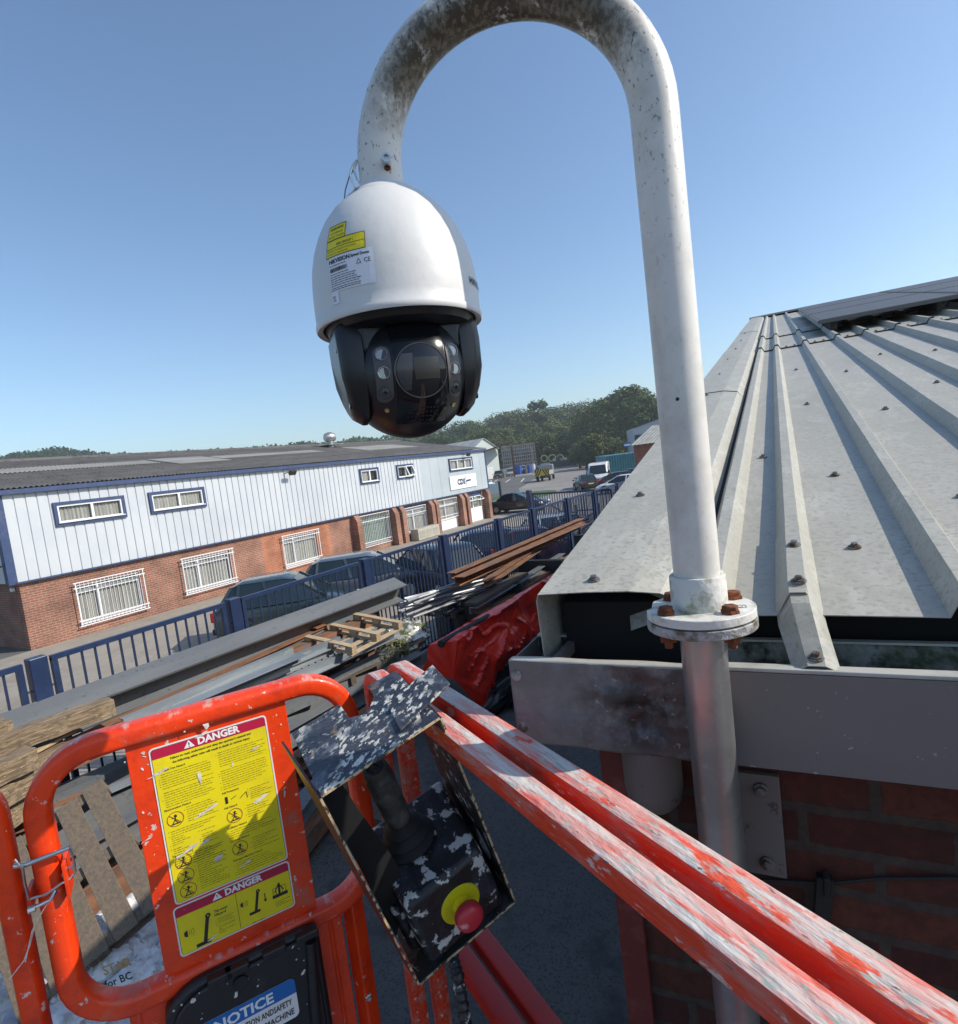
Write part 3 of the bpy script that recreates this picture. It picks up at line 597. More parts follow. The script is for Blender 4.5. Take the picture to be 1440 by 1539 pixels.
mb = MB(); mb.para(B(-.02, -1.3, -1.14), BE * 1.75, BP * 1.5, UP * .03); obj('floor_plate', mb, 'galv', bk)
mb = MB(); mb.para(B(1.68, -1.25, -1.1), BE * .03, BP * 1.4, UP * .10); obj('toe_board', mb, 'basket_red', bk)
# paint drips and chips as their own thin blobs
addm('splat', (.72, .68, .62), .6, layers=[((.5, .46, .42), 60, .5, .6, 3)])
def blob(o, ax, ay, nn, r, seed, el=1., ang=0.):
    rn = random.Random(seed); k = 14; p = []
    for i in range(k):
        a = 2 * math.pi * i / k; q = r * (.6 + .7 * rn.random()); x, y = q * el * math.cos(a), q * math.sin(a) / max(el, 1) ** .5
        p.append((x * math.cos(ang) - y * math.sin(ang), x * math.sin(ang) + y * math.cos(ang)))
    mb = MB(); mb.prism(p, o, ax, ay, nn * .0007); return mb
rn = random.Random(5)
for i in range(30):
    s, z = rn.choice([(rn.uniform(-.52, -.49), rn.uniform(-.42, -.1)), (rn.uniform(-.37, -.33), rn.uniform(-.45, -.02)), (rn.uniform(-.11, -.085), rn.uniform(-.45, -.03)), (rn.uniform(-.36, -.1), rn.uniform(-.028, .010)), (rn.uniform(-.4, -.05), rn.uniform(-.51, -.482))])
    a = .0185 if (z > -.02 or z < -.478 or s < -.4) else .0104
    q = blob(B(a, s, z), BP, UP, BE, rn.uniform(.0008, .0032), i, rn.choice((1, 1, 1.6, 3)), rn.uniform(0, 3)); obj('paint_splash', q, 'splat', bk)
# ---- danger stickers
def stk(name, s0, z0, s1, z1, hdr, rad=.008):
    a = .0108
    mb = MB(); mb.prism(rrect(s0, z0, s1, z1, rad), B(a, 0, 0), BP, UP, BE * .0003); st = obj(name, mb, 'sticker_white', bk)
    e = .0028
    mb = MB(); mb.prism(rrect(s0 + e, z0 + e, s1 - e, z1 - e, rad - .002), B(a + .0004, 0, 0), BP, UP, BE * .0002); obj('border', mb, 'ink', st)
    e = .0036
    mb = MB(); mb.prism(rrect(s0 + e, z0 + e, s1 - e, z1 - e, rad - .003), B(a + .0007, 0, 0), BP, UP, BE * .0002); obj('yellow_field', mb, 'danger_yellow', st)
    mb = MB(); pr_ = [(s0 + e, z1 - hdr)] + [(s1 - e, z1 - hdr)] + [p for p in rrect(s0 + e, z0 + e, s1 - e, z1 - e, rad - .003) if p[1] > (z1 - hdr)]
    mb.prism(pr_, B(a + .001, 0, 0), BP, UP, BE * .0002); obj('header_band', mb, 'danger_red', st)
    return st, (lambda x, y: B(a + .0014, x, y))
addm('sticker_white', (.78, .74, .74), .45)
addm('danger_yellow', (.80, .66, .006), .45, layers=[((.62, .5, .02), 9, .5, .8, 5), ((.7, .68, .6), (70, 70, 70), .70, .74, 7)], bump=.04)
addm('danger_red', (.46, .008, .05), .45, layers=[((.6, .3, .35), 60, .66, .72, 7)])
st, fn = stk('danger_sticker', -.331, -.345, -.121, -.034, .022)
S0, S1 = -.331, -.121
mw = MB(); put_text(mw, 'DANGER', .0190, fn, -.249, -.0518, .04, 0, .98)
poly_patch(mw, [(-.273, -.0525), (-.254, -.0525), (-.2635, -.0378)], fn); obj('lettering', mw, 'ink_white', st, recalc=False)
fnb = lambda x, y: fn(x, y) + BE * .0003
mk = MB(); poly_patch(mk, [(-.2646, -.0425), (-.2624, -.0425), (-.2629, -.0482), (-.2641, -.0482)], fnb); poly_patch(mk, rrect(-.2645, -.0512, -.2625, -.0492, .0008, 2), fnb)
put_text(mk, "Failure to read, understand and obey the operator's manual and", .0060, fn, -.226, -.0640, .02, .5, .93)
put_text(mk, "the following safety rules will result in death or serious injury", .0060, fn, -.226, -.0725, .02, .5, .93)
rn = random.Random(11)
def body(x0, x1, y, n, gap=.0046, hd=None, th=.00085):
    if hd: put_text(mk, hd, .0055, fn, x0, y, .012, 0, .95); y -= gap * 1.15
    for i in range(n):
        x = x0 + .004; end = x1 - rn.random() ** 2 * .03
        mk_ = rn.random() < .4
        if mk_: poly_patch(mk, [(x0, y), (x0 + .0012, y), (x0 + .0012, y + .0012), (x0, y + .0012)], fn)
        while x < end:
            wd = rn.uniform(.0025, .009); line2(mk, x, y, min(x + wd, end), y, th * rn.uniform(.7, 1.1), fn); x += wd + .0013
        y -= gap
    return y
def picto(x, y, r=.0145, seed=0):
    ring_poly(mk2, x, y, r, .0012, fn); line2(mk2, x - r * .7, y + r * .7, x + r * .7, y - r * .7, .0012, fn)
    q = random.Random(seed); ring_poly(mk, x + r * .05, y + r * .45, r * .17, r * .17, fn, 10)
    line2(mk, x + .0005, y + r * .3, x - .001, y - r * .15, .0022, fn); line2(mk, x - .001, y - r * .1, x - r * .35, y - r * .55, .0016, fn); line2(mk, x - .001, y - r * .1, x + r * .25, y - r * .55, .0016, fn)
    line2(mk, x, y + r * .2, x + r * q.uniform(.2, .5), y + r * q.uniform(.0, .4), .0014, fn); line2(mk, x - r * .55, y - r * .62, x + r * .5, y - r * .62, .0022, fn); line2(mk, x, y + r * .15, x - r * .4, y + r * q.uniform(-.1, .3), .0012, fn)
mk2 = MB()
xa, xb, xc, xd = -.322, -.232, -.222, -.130
y = body(xa, xb, -.083, 7, hd='Improper Use Hazard'); y = body(xa, xb, y - .004, 7)
y0 = y - .003; body(xa + .032, xb, y0 - .005, 7); put_text(mk, 'Electrocution Hazard', .0055, fn, xa, y0, .012, 0, .95); picto(xa + .0155, y0 - .020, seed=1)
y = body(xa, xb, y0 - .042, 3)
for i in range(8): body(xa, xa + .035, y - i * .0042, 1); body(xa + .05, xb - .01, y - i * .0042, 1)
y = body(xa, xb, y - .036, 5, hd='Tip-over Hazard')
for k in range(3): picto(xa + .0165, -.268 - k * .0297 + .003, seed=4 + k)
body(xa + .034, xb, -.254, 19, .0043)
body(xc, xd, -.081, 7); y = body(xc, xd, -.119, 9)
put_text(mk, 'Fall Protection', .0055, fn, xc, -.165, .012, 0, .95); line2(mk, xc + .006, -.172, xc + .006, -.186, .005, fn); line2(mk, xc + .014, -.180, xc + .024, -.176, .0013, fn); line2(mk, xc + .03, -.184, xc + .043, -.175, .0013, fn); line2(mk, xc + .043, -.175, xc + .044, -.188, .0013, fn)
body(xc + .046, xd, -.172, 6, .004); put_text(mk, 'Fall Hazard', .0055, fn, xc, -.196, .012, 0, .95); picto(xc + .016, -.2145, seed=9); body(xc + .036, xd, -.204, 6)
body(xc, xd, -.238, 4, hd='Collision Hazard'); put_text(mk, 'Crushing Hazard', .0055, fn, xc, -.2655, .012, 0, .95); picto(xc + .016, -.283, seed=10); body(xc + .036, xd, -.273, 6)
body(xc, xd, -.306, 6, hd='Damaged Machine Hazard')
obj('small_print', mk, 'ink', st, recalc=False)
addm('ban_red', (.35, .03, .03), .5); obj('ban_ring', mk2, 'ban_red', st, recalc=False)
st, fn = stk('danger_sticker', -.337, -.449, -.121, -.3485, .0205)
mw = MB(); put_text(mw, 'DANGER', .0175, fn, -.246, -.3650, .04, 0, .98); poly_patch(mw, [(-.269, -.3657), (-.251, -.3657), (-.260, -.3517)], fn); obj('lettering', mw, 'ink_white', st, recalc=False)
mk = MB(); poly_patch(mk, [(-.2611, -.356), (-.2589, -.356), (-.2594, -.3615), (-.2606, -.3615)], lambda x, y: fn(x, y) + BE * .0003); line2(mk, -.228, -.370, -.228, -.444, .0007, fn)
for cx_, cy_, k in ((-.292, -.415, 1.), (-.196, -.405, .8)):
    line2(mk, cx_, cy_ - .022 * k, cx_ + .010 * k, cy_ + .024 * k, .0065 * k, fn); poly_patch(mk, [(cx_ - .016 * k, cy_ - .028 * k), (cx_ + .010 * k, cy_ - .028 * k), (cx_ + .010 * k, cy_ - .021 * k), (cx_ - .016 * k, cy_ - .021 * k)], fn); ring_poly(mk, cx_ + .011 * k, cy_ + .026 * k, .005 * k, .0035 * k, fn, 12)
    for q in (1, 2, 3):
        r = .004 * q * k; x0, y0 = cx_ - .022 * k, cy_ + .008 * k
        for t in range(5): a0, a1 = R_(-40 + 16 * t), R_(-24 + 16 * t); line2(mk, x0 - .006 * k + r * math.cos(a0), y0 + r * math.sin(a0), x0 - .006 * k + r * math.cos(a1), y0 + r * math.sin(a1), .0006, fn)
    poly_patch(mk, [(cx_ - .033 * k, cy_ + .004 * k), (cx_ - .027 * k, cy_ + .001 * k), (cx_ - .027 * k, cy_ + .015 * k), (cx_ - .033 * k, cy_ + .012 * k)], fn)
line2(mk, -.176, -.394, -.176, -.408, .0018, fn); poly_patch(mk, [(-.1795, -.407), (-.1725, -.407), (-.176, -.413)], fn)
x0, y0 = -.148, -.408
poly_patch(mk, [(x0 - .014, y0 - .007), (x0 + .016, y0 - .007), (x0 + .016, y0), (x0 - .014, y0)], fn); line2(mk, x0, y0, x0 + .001, y0 + .022, .004, fn)
for q in (-.012, -.006, .006, .013): line2(mk, x0 + q, y0, x0 + q, y0 + .014, .0008, fn)
line2(mk, x0 - .012, y0 + .014, x0 + .013, y0 + .014, .0008, fn); line2(mk, x0, y0 + .02, x0 + .009, y0 + .005, .002, fn); line2(mk, x0, y0 + .02, x0 - .009, y0 + .005, .002, fn)
put_text(mk, 'Tip-over', .0072, fn, -.270, -.390, .02); put_text(mk, 'Hazard', .0072, fn, -.270, -.3975, .02)
body(-.270, -.234, -.405, 8, .0042); body(-.210, -.180, -.436, 3, .0042); body(-.162, -.128, -.424, 3, .0042)
obj('small_print', mk, 'ink', st, recalc=False)
# scratches over the sticker
mb = MB(); rn = random.Random(8)
for (s, z, l, hgt) in ((-.255, -.115, .006, .018), (-.195, -.112, .004, .004), (-.256, -.185, .03, .004), (-.300, -.268 + .018, .035, .005), (-.245, -.285, .01, .008), (-.155, -.20, .02, .006), (-.32, -.082, .02, .003), (-.15, -.095, .01, .003), (-.265, -.244, .014, .004), (-.20, -.318, .012, .003), (-.28, -.437, .012, .004), (-.23, -.018, .006, .010), (-.24, -.035, .012, .004), (-.36, -.2, .012, .0015)):
    k = 12; p = [(s + l * math.cos(6.283 * i / k) * rn.uniform(.4, 1.1), z + hgt * math.sin(6.283 * i / k) * rn.uniform(.3, 1.1) + l * .25 * math.cos(6.283 * i / k)) for i in range(k)]
    q = MB(); q.prism(p, B(.0124, 0, 0), BP, UP, BE * .0002)
    if z > -.03: q.v = [v + BE * .008 for v in q.v]
    obj('scrape_mark', q, 'splat', bk)
# manual box
addm('box_black', (.014, .013, .014), .42, layers=[((.045, .045, .045), (14, 14, 5), .55, .75, 5)], bump=.15, bscale=60)
mbx = thing('document_box', 'black plastic manual box with blue and white notice sticker on the basket panel', 'storage box', B(.02, -.235, -.8))
ctr = []
def boxpoly(e):
    x0, x1, top, zb = -.378 + e, -.088 - e, -.486 - e, -.80
    return [(x0, zb), (x1, zb)] + [(x1 - .035 + .035 * math.cos(R_(t)), top - .035 + .035 * math.sin(R_(t)) + 0) for t in range(0, 91, 15)] + [(x0 + .075 + .075 * math.cos(R_(t)), top - .06 + .06 * math.sin(R_(t))) for t in range(90, 181, 15)]
mb = MB(); mb.prism(boxpoly(0), B(.002, 0, 0), BP, UP, BE * .042); obj('box_body', mb, 'box_black', mbx, smooth=True, bevel=.008, angle=30)
mb = MB(); mb.prism(boxpoly(.012), B(.044, 0, 0), BP, UP, BE * .008); obj('lid', mb, 'box_black', mbx, smooth=True, bevel=.005, angle=30)
for s in (-.30, -.27, -.20, -.135):
    mb = MB(); mb.para(B(.030, s, -.503), BP * .045, UP * .016, BE * .026); obj('hinge', mb, 'box_black', mbx, bevel=.003)
mb = MB(); mb.lathe([(.006, 0), (.014, .0), (.014, .012), (0, .012)], B(.045, -.245, -.520), BE, 16); obj('latch', mb, 'black_gloss', mbx)
mb = MB(); mb.tube([B(.052, -.108, -.508), B(.056, -.116, -.60), B(.056, -.122, -.68), B(.054, -.125, -.79)], .011, 12); obj('moulded_rib', mb, 'box_black', mbx, smooth=True)
sx0, sx1, sz0, sz1 = -.345, -.150, -.646, -.563
mb = MB(); mb.prism(rrect(sx0, sz0, sx1, sz1, .010), B(.0523, 0, 0), BP, UP, BE * .0004); ns = obj('notice_sticker', mb, 'sticker_white', mbx)
addm('notice_blue', (.01, .13, .42), .4)
mb = MB(); mb.prism([(sx0, sz1 - .033)] + [(sx1, sz1 - .033)] + [p for p in rrect(sx0, sz0, sx1, sz1, .010) if p[1] > sz1 - .033], B(.0529, 0, 0), BP, UP, BE * .0003); obj('blue_band', mb, 'notice_blue', ns)
fn = lambda x, y: B(.0535, x, y)
mw = MB(); put_text(mw, 'NOTICE', .0285, fn, -.2475, -.5905, .03, .5, 1.05); obj('notice_lettering', mw, 'ink_white', ns, recalc=False)
mk = MB(); put_text(mk, 'READ THE OPERATION ANDSAFETY', .0178, fn, -.2475, -.6155, .02, .5, .60); put_text(mk, 'MANUAL WITH THE MACHINE', .0178, fn, -.2475, -.6365, .02, .5, .72); obj('lettering', mk, 'ink', ns, recalc=False)
mb = MB(); rn = random.Random(21)
for i in range(42):
    s, z = rn.uniform(-.365, -.10), -.5 - rn.random() ** 1.6 * .2
    if sx0 - .005 < s < sx1 + .005 and z < sz1 + .006 and z > sz0: continue
    q = blob(B(.0522, s, z), BP, UP, BE, rn.choice((.0008, .0012, .0018, .004)), i + 50, rn.choice((1, 1, 1.8)), rn.uniform(0, 3)); obj('paint_speck', q, 'splat', mbx)
# latch pin with wire
lp_ = thing('gate_pin', 'bent steel locking pin and thin wire loop tying the two red gate tubes together', 'locking pin', B(.03, -.52, -.2))
def D(x, y, a=.035): return pl(x, y, B(a, 0, 0), BE)
mb = MB(); mb.tube([D(20, 1302), D(38, 1300), D(62, 1290), D(104, 1274)], .0042, 10); obj('pin', mb, 'steel_bright', lp_, smooth=True)
mb = MB(); mb.tube([D(22, 1292, .04), D(34, 1306, .045), D(38, 1330, .045), D(44, 1352, .045), D(70, 1344, .045), D(92, 1328, .04), D(103, 1322, .035), D(112, 1312, .03), D(108, 1303, .03), D(98, 1305, .03), D(94, 1315, .03), D(99, 1323, .03), D(108, 1318, .03), D(113, 1310, .03), D(110, 1290, .03), D(104, 1275, .03)], .0022, 8); obj('wire_clip', mb, 'steel_bright', lp_, smooth=True)
mb = MB(); mb.tube([D(46, 1366, .045), D(60, 1360, .045), D(76, 1352, .045), D(84, 1338, .04)], .0034, 8); mb.lathe([(0, -.006), (.0065, -.005), (.0065, .005), (0, .006)], D(48, 1366, .045), BP, 8); obj('shackle', mb, 'steel_bright', lp_, smooth=True)
mb = MB(); mb.tube([D(83, 1342, .04), D(66, 1366, .045), D(52, 1392, .045), D(45, 1420, .04), D(36, 1444, .035), D(14, 1472, .03)], .0009, 6); mb.tube([D(84, 1340, .04), D(60, 1375, .046), D(48, 1400, .046), D(38, 1446, .035)], .0008, 6); obj('wire', mb, 'splat', lp_, smooth=True)
for s, hh in ((-.5335, .03), (-.480, .06)):
    mb = MB(); mb.para(B(-.01, s - .003, -.235), BP * .006, UP * hh, BE * .05); obj('lug', mb, 'basket_red', bk, bevel=.001)

# ================================================================== CONTROL UNIT hanging on the inner rail
BR3 = Matrix(((0.5138, -0.0146, 0.8578), (0.8104, -0.3199, -0.4909), (0.2816, 0.9473, -0.1526)))
bx_, by_, bz_ = [V((BR3[0][i], BR3[1][i], BR3[2][i])).normalized() for i in range(3)]
QO = V((-.5545, .7146, EYE - .3958))
def Q(x, y, z): return QO + bx_ * x + by_ * y + bz_ * z      # x right, y up, z towards us
W_, H_b, D_ = .203, .436, .186
addm('bracket_black', (.022, .021, .022), .42, layers=[((.06, .065, .075), (16, 16, 16), .54, .66, 6, 4.), ((.62, .62, .58), (30, 60, 30), .60, .64, 9, 6.), ((.22, .12, .05), 30, .66, .7, 5)], bump=.3, bscale=60)
addm('bracket_top', (.03, .035, .05), .4, layers=[((.055, .06, .075), 14, .45, .6, 6), ((.60, .58, .52), (110, 60, 60), .53, .555, 12, 6., nmask(11, .46, .54, 2.)), ((.42, .42, .40), (30, 30, 30), .62, .64, 9, 9.), ((.12, .14, .18), (40, 25, 60), .56, .66, 9, 3.), ((.20, .12, .06), 35, .64, .69, 6, 21.)], bump=.5, bscale=70)
addm('bracket_edge', (.55, .42, .25), .6, layers=[((.05, .04, .03), 70, .48, .56, 6)])
addm('bracket_red', (.10, .015, .012), .35, layers=[((.02, .02, .02), 12, .45, .6, 5), ((.5, .45, .42), 60, .66, .68, 8)], bump=.1)
cu = thing('control_unit', 'black paint-splattered joystick box with red stop button in a steel guard on the rail', 'control box', B(.25, .05, -.5))
T = .004
mb = MB(); tp = [(-W_, 0), (0, 0), (0, -D_ * .52), (.002, -D_ * 1.0), (-.055, -D_ * 1.02), (-.058, -D_ * .80), (-.085, -D_ * .62), (-.112, -D_ * .72), (-.112, -D_ * 1.0), (-W_, -D_)]
mb.prism([(x, -z) for x, z in tp][::-1], Q(0, 0, 0), bx_, bz_ * -1, by_ * T); obj('guard_top', mb, 'bracket_top', cu, bevel=.0012)
mb = MB(); mb.prism([(-.060, .02), (.052, .055), (.056, .13), (-.050, .10)], Q(0, T + .001, 0), bx_, bz_ * -1, by_ * T); obj('rail_hook', mb, 'bracket_top', cu, bevel=.001)
mb = MB(); mb.para(B(.20, .088, -.045), BE * .09, UP * .06, BP * .004); obj('hook_tab', mb, 'bracket_black', cu, bevel=.001)
# left side plate (curved rear edge), right side plate with an oval hole, bottom plate
lpz = [(0, 0), (0, -H_b), (-D_ * .30, -H_b), (-D_ * .62, -H_b * .72), (-D_ * .80, -H_b * .45), (-D_ * .9, -H_b * .2), (-D_, 0)]
mb = MB(); mb.prism([(z, y) for z, y in lpz], Q(-W_ - T, 0, 0), (bz_ + bx_ * .09), by_, bx_ * T); obj('guard_side', mb, 'bracket_red', cu, bevel=.001)
fl_ = [(-W_, 0), (-W_ + .030, 0), (-W_ + .038, -.10), (-W_ + .050, -.20), (-W_ + .054, -.25), (-W_ + .040, -.31), (-W_, -.37)]
mb = MB(); mb.prism(fl_, Q(0, 0, -.05), bx_, by_, bz_ * T); obj('guard_flange', mb, 'void_black', cu)
n = 28; out = []; hol = []
rect = [(0, 0), (0, -H_b), (-D_ * .95, -H_b), (-D_ * .9, -H_b * .5), (-D_ * .95, 0)]
def rect_pt(a):   # ray from the hole centre to the plate outline
    c = V((-.055, -H_b * .76)); d = V((math.cos(a), math.sin(a))); best = None
    for i in range(len(rect)):
        p, q = V(rect[i]), V(rect[(i + 1) % len(rect)]); e = q - p; den = d.x * e.y - d.y * e.x
        if abs(den) < 1e-9: continue
        t = ((p.x - c.x) * e.y - (p.y - c.y) * e.x) / den; u = ((p.x - c.x) * d.y - (p.y - c.y) * d.x) / den
        if t > 0 and -1e-6 <= u <= 1 + 1e-6 and (best is None or t < best): best = t
    return c + d * best
angs = sorted([2 * math.pi * i / n for i in range(n)] + [math.atan2(p[1] + H_b * .76, p[0] + .055) % (2 * math.pi) for p in rect])
mb = MB(); vs = []
for a in angs:
    o_ = rect_pt(a); h_ = (-.055 + .022 * math.cos(a), -H_b * .76 + .038 * math.sin(a))
    for q in (o_, h_):
        for xx in (0, T): vs.append(Q(xx, q[1], q[0]))
k = len(angs); fs = []
for i in range(k):
    j = (i + 1) % k; A, Bq = i * 4, j * 4
    fs += [(A, Bq, Bq + 2, A + 2), (A + 1, A + 3, Bq + 3, Bq + 1), (A, A + 1, Bq + 1, Bq), (A + 2, Bq + 2, Bq + 3, A + 3)]
mb.add(vs, fs); obj('guard_side', mb, 'bracket_black', cu)
mb = MB(); mb.para(Q(-W_, -H_b - T, 0), bx_ * (W_ + T), by_ * T, bz_ * -D_ * .7); obj('guard_bottom', mb, 'bracket_black', cu, bevel=.001)
mb = MB()
for p, q in ((Q(-W_ - T / 2, 0, .0006), Q(-W_ - T / 2, -H_b, .0006)), (Q(T / 2, 0, .0006), Q(T / 2, -H_b, .0006)), (Q(-W_, -H_b - T / 2, .0006), Q(T, -H_b - T / 2, .0006)), (Q(-W_, T / 2, .0006), Q(0, T / 2, .0006))): mb.bar(p, q, .0035, .0018, bz_)
obj('worn_edge', mb, 'bracket_edge', cu)
# joystick box
addm('joy_black', (.016, .016, .018), .4, layers=[((.045, .05, .07), 14, .5, .7, 5), ((.52, .52, .50), (30, 30, 30), .565, .59, 12, 4.), ((.10, .02, .025), 9, .62, .75, 5)], bump=.35, bscale=50)
x0, x1, y0, y1, z0, z1 = -.186, -.004, -H_b + .006, -.245, -.165, .004
mb = MB()
def pq(x, y, z): return Q(x, y, z)
vs = [pq(x0, y0, z0), pq(x1, y0, z0), pq(x1, y1, z0), pq(x0, y1, z0), pq(x0 + .012, y0 + .01, z1), pq(x1 - .012, y0 + .012, z1), pq(x1 - .016, y1 - .030, z1), pq(x0 + .016, y1 - .030, z1)]
mb.add(vs, [(0, 1, 2, 3), (4, 5, 6, 7), (0, 1, 5, 4), (1, 2, 6, 5), (2, 3, 7, 6), (3, 0, 4, 7)]); obj('joystick_box', mb, 'joy_black', cu, smooth=True, bevel=.010, angle=30)
jx, jz = -.112, -.095
jo = Q(jx, y1 - .012, jz)
mb = MB(); mb.lathe([(.048, 0), (.050, .004), (.036, .012), (.041, .016), (.043, .019), (.028, .030), (.033, .034), (.034, .037), (.018, .048), (.014, .05), (0, .05)], jo, by_, 32); obj('rubber_boot', mb, 'black_rubber', cu, smooth=True, angle=60)
mb = MB(); mb.lathe([(.016, .045), (.021, .052), (.0235, .075), (.0235, .105), (.0245, .106), (.0235, .108), (.0245, .135), (.025, .155), (.021, .160), (.023, .166), (.021, .176), (0, .178)], jo, by_, 28); obj('grip', mb, mat('grip_grey', (.04, .04, .036), .6, layers=[((.11, .11, .10), 30, .5, .7, 6)], bump=.2), cu, smooth=True, angle=30)
mb = MB()
for i in range(4): a = i * 1.57 + .4; mb.lathe([(0, 0), (.006, 0), (.0055, .006), (0, .007)], jo + by_ * .176 + (bx_ * math.cos(a) + bz_ * math.sin(a)) * .010, by_, 10)
obj('thumb_switch', mb, 'black_rubber', cu, smooth=True)
nn = (bz_ * 1.0 + by_ * .05).normalized(); eo = Q(-.088, -.345, z1)
mb = MB(); mb.lathe([(0, -.004), (.037, -.004), (.037, .001), (.0355, .003), (0, .003)], eo, nn, 40); obj('yellow_disc', mb, mat('disc_yellow', (.62, .55, .01), .4, layers=[((.6, .6, .5), 50, .66, .68, 8)]), cu, smooth=True, angle=30)
mb = MB(); mb.lathe([(.0155, .003), (.0155, .010), (.0125, .012), (.0125, .02), (0, .02)], eo, nn, 28); obj('button_collar', mb, 'sticker_yellow', cu, smooth=True, angle=30)
mb = MB(); mb.lathe([(.015, .020), (.0235, .023), (.0245, .028), (.0245, .036), (.022, .041), (.015, .044), (0, .045)], eo, nn, 36); obj('stop_button', mb, mat('stop_red', (.52, .03, .045), .35, layers=[((.7, .35, .35), 40, .6, .68, 8)], bump=.05), cu, smooth=True, angle=60)
mb = MB(); mb.lathe([(.022, -.02), (.022, .008), (.017, .014), (.017, .03), (.012, .034), (0, .034)], Q(x0 + .01, -.345, -.085), -bx_ * .75 + bz_ * .66, 24); obj('cable_gland', mb, 'joy_black', cu, smooth=True, angle=40)
mb = MB(); mb.box(Q(x0 + .004, -.36, -.055), (.02, .11, .045), (bx_, by_, bz_)); obj('side_cover', mb, 'joy_black', cu, bevel=.008, smooth=True, angle=30)
c0 = Q(-.12, -H_b + .01, -.07); c1 = V((c0.x + .03, c0.y - .01, c0.z - .10)); c2 = V((c1.x + .02, c1.y - .01, c1.z - .5))
mb = MB(); pr_ = []; n = 150
pts = [c0.lerp(c1, i / 40) if i < 40 else c1.lerp(c2, (i - 40) / 109) for i in range(n)]
ax_ = (c1 - c0).normalized(); vs = []; fs = []
for i, p in enumerate(pts):
    t = (pts[min(i + 1, n - 1)] - pts[max(i - 1, 0)]).normalized(); s_ = t.cross(BP).normalized(); u_ = s_.cross(t); r = .0105 + .0018 * math.sin(i * 1.57)
    vs += [p + (s_ * math.cos(a) + u_ * math.sin(a)) * r for a in [6.283 * q / 16 for q in range(16)]]
fs = [(i * 16 + q, i * 16 + (q + 1) % 16, (i + 1) * 16 + (q + 1) % 16, (i + 1) * 16 + q) for i in range(n - 1) for q in range(16)]
mb.add(vs, fs); obj('cable_conduit', mb, 'joy_black', cu, smooth=True)
# ================================================================== GROUND, ROADS
addm('asphalt', (.085, .083, .08), .92, layers=[((.12, .117, .11), .25, .4, .65, 6), ((.055, .055, .055), 1.6, .55, .75, 8), ((.15, .145, .135), 22, .62, .72, 3)], bump=.3, bscale=40)
addm('yard_asphalt', (.095, .086, .077), .92, layers=[((.125, .115, .104), .9, .4, .65, 9), ((.045, .043, .042), 2.3, .54, .7, 10), ((.06, .057, .055), 45, .5, .62, 4), ((.30, .30, .30), 7, .735, .75, 6)], bump=.6, bscale=70)
addm('road_pale', (.20, .185, .17), .92, layers=[((.25, .235, .215), .12, .4, .65, 6), ((.14, .13, .12), .7, .6, .75, 7)], bump=.2, bscale=30)
addm('concrete', (.30, .265, .22), .9, layers=[((.24, .21, .17), .7, .4, .65, 7), ((.36, .32, .27), 5, .55, .75, 6), ((.12, .11, .09), 2.5, .68, .75, 6)], bump=.3, bscale=30)
addm('grass', (.07, .12, .025), .95, layers=[((.045, .08, .02), 1.5, .4, .6, 6)])
addm('line_white', (.7, .7, .68), .8, layers=[((.3, .29, .28), 3, .6, .7, 5)])
addm('earth', (.09, .085, .05), .95, layers=[((.05, .07, .025), .05, .4, .6, 7)])
mb = MB(); mb.b2((-1500, -900, -.3), (900, 1500, 0)); struct('ground', mb, 'asphalt')
def sheet(name, pts, z, m, t=.003):
    mb = MB(); mb.prism([(p[0], p[1]) for p in pts], (0, 0, z), (1, 0, 0), (0, 1, 0), (0, 0, t)); return struct(name, mb, m)
sheet('concrete_yard', [(-21, -20), (-7.9, -20), (-7.9, 29), (-21, 37)], .001, 'concrete')
sheet('dark_yard', [(-7.85, -20), (30, -20), (30, 40), (-7.85, 40)], .001, 'yard_asphalt')
sheet('pale_road', [(-22, 38), (-6, 31), (-6, 46), (-15, 60), (-22, 90), (-52, 150), (-75, 145), (-47, 100), (-34, 66), (-29, 57), (-31, 48)], .001, 'road_pale')
sheet('side_road', [(-95, 128), (-60, 108), (-46, 118), (-52, 160), (-120, 180)], .005, 'road_pale')
gp = [(-27.6 + 4.0 * math.cos(a), 52.0 + 6.5 * math.sin(a)) for a in [6.283 * i / 24 for i in range(24)]]
sheet('grass_verge', gp, .006, 'grass', .08)
sheet('grass_bank', [(-60, 175), (-28, 115), (-22, 118), (-20, 230), (-60, 230)], .006, 'earth', .05)
for a, b_ in (((743, 724), (748, 721)), ((760, 725), (767, 720)), ((783, 724), (788, 719)), ((774, 715), (781, 711)), ((796, 712), (800, 709))):
    p, q = zp(*a, 0), zp(*b_, 0); mb = MB(); mb.bar(p + V((0, 0, .012)), q + V((0, 0, .012)), .16, .006); struct('parking_line', mb, 'line_white')
p, q = zp(806, 722, 0), zp(788, 742, 0)
# hills behind the estate
def hz(x, y):
    d = math.hypot(x, y); a = math.degrees(math.atan2(-x, y))
    k = max(0, min(1, (d - 215) / 160)); k = k * k * (3 - 2 * k)
    return k * (5 + 9 * max(0, min(1, (34 - a) / 30)) + 5 * noise.noise(V((x * .01, y * .01, 0)))) - .25
mb = MB(); mb.grid(lambda u, v: (lambda d, a: V((-d * math.sin(a), d * math.cos(a), hz(-d * math.sin(a), d * math.cos(a)))))(190 + 620 * v, R_(-25 + 120 * u)), 90, 26); struct('hill', mb, 'earth', smooth=True)

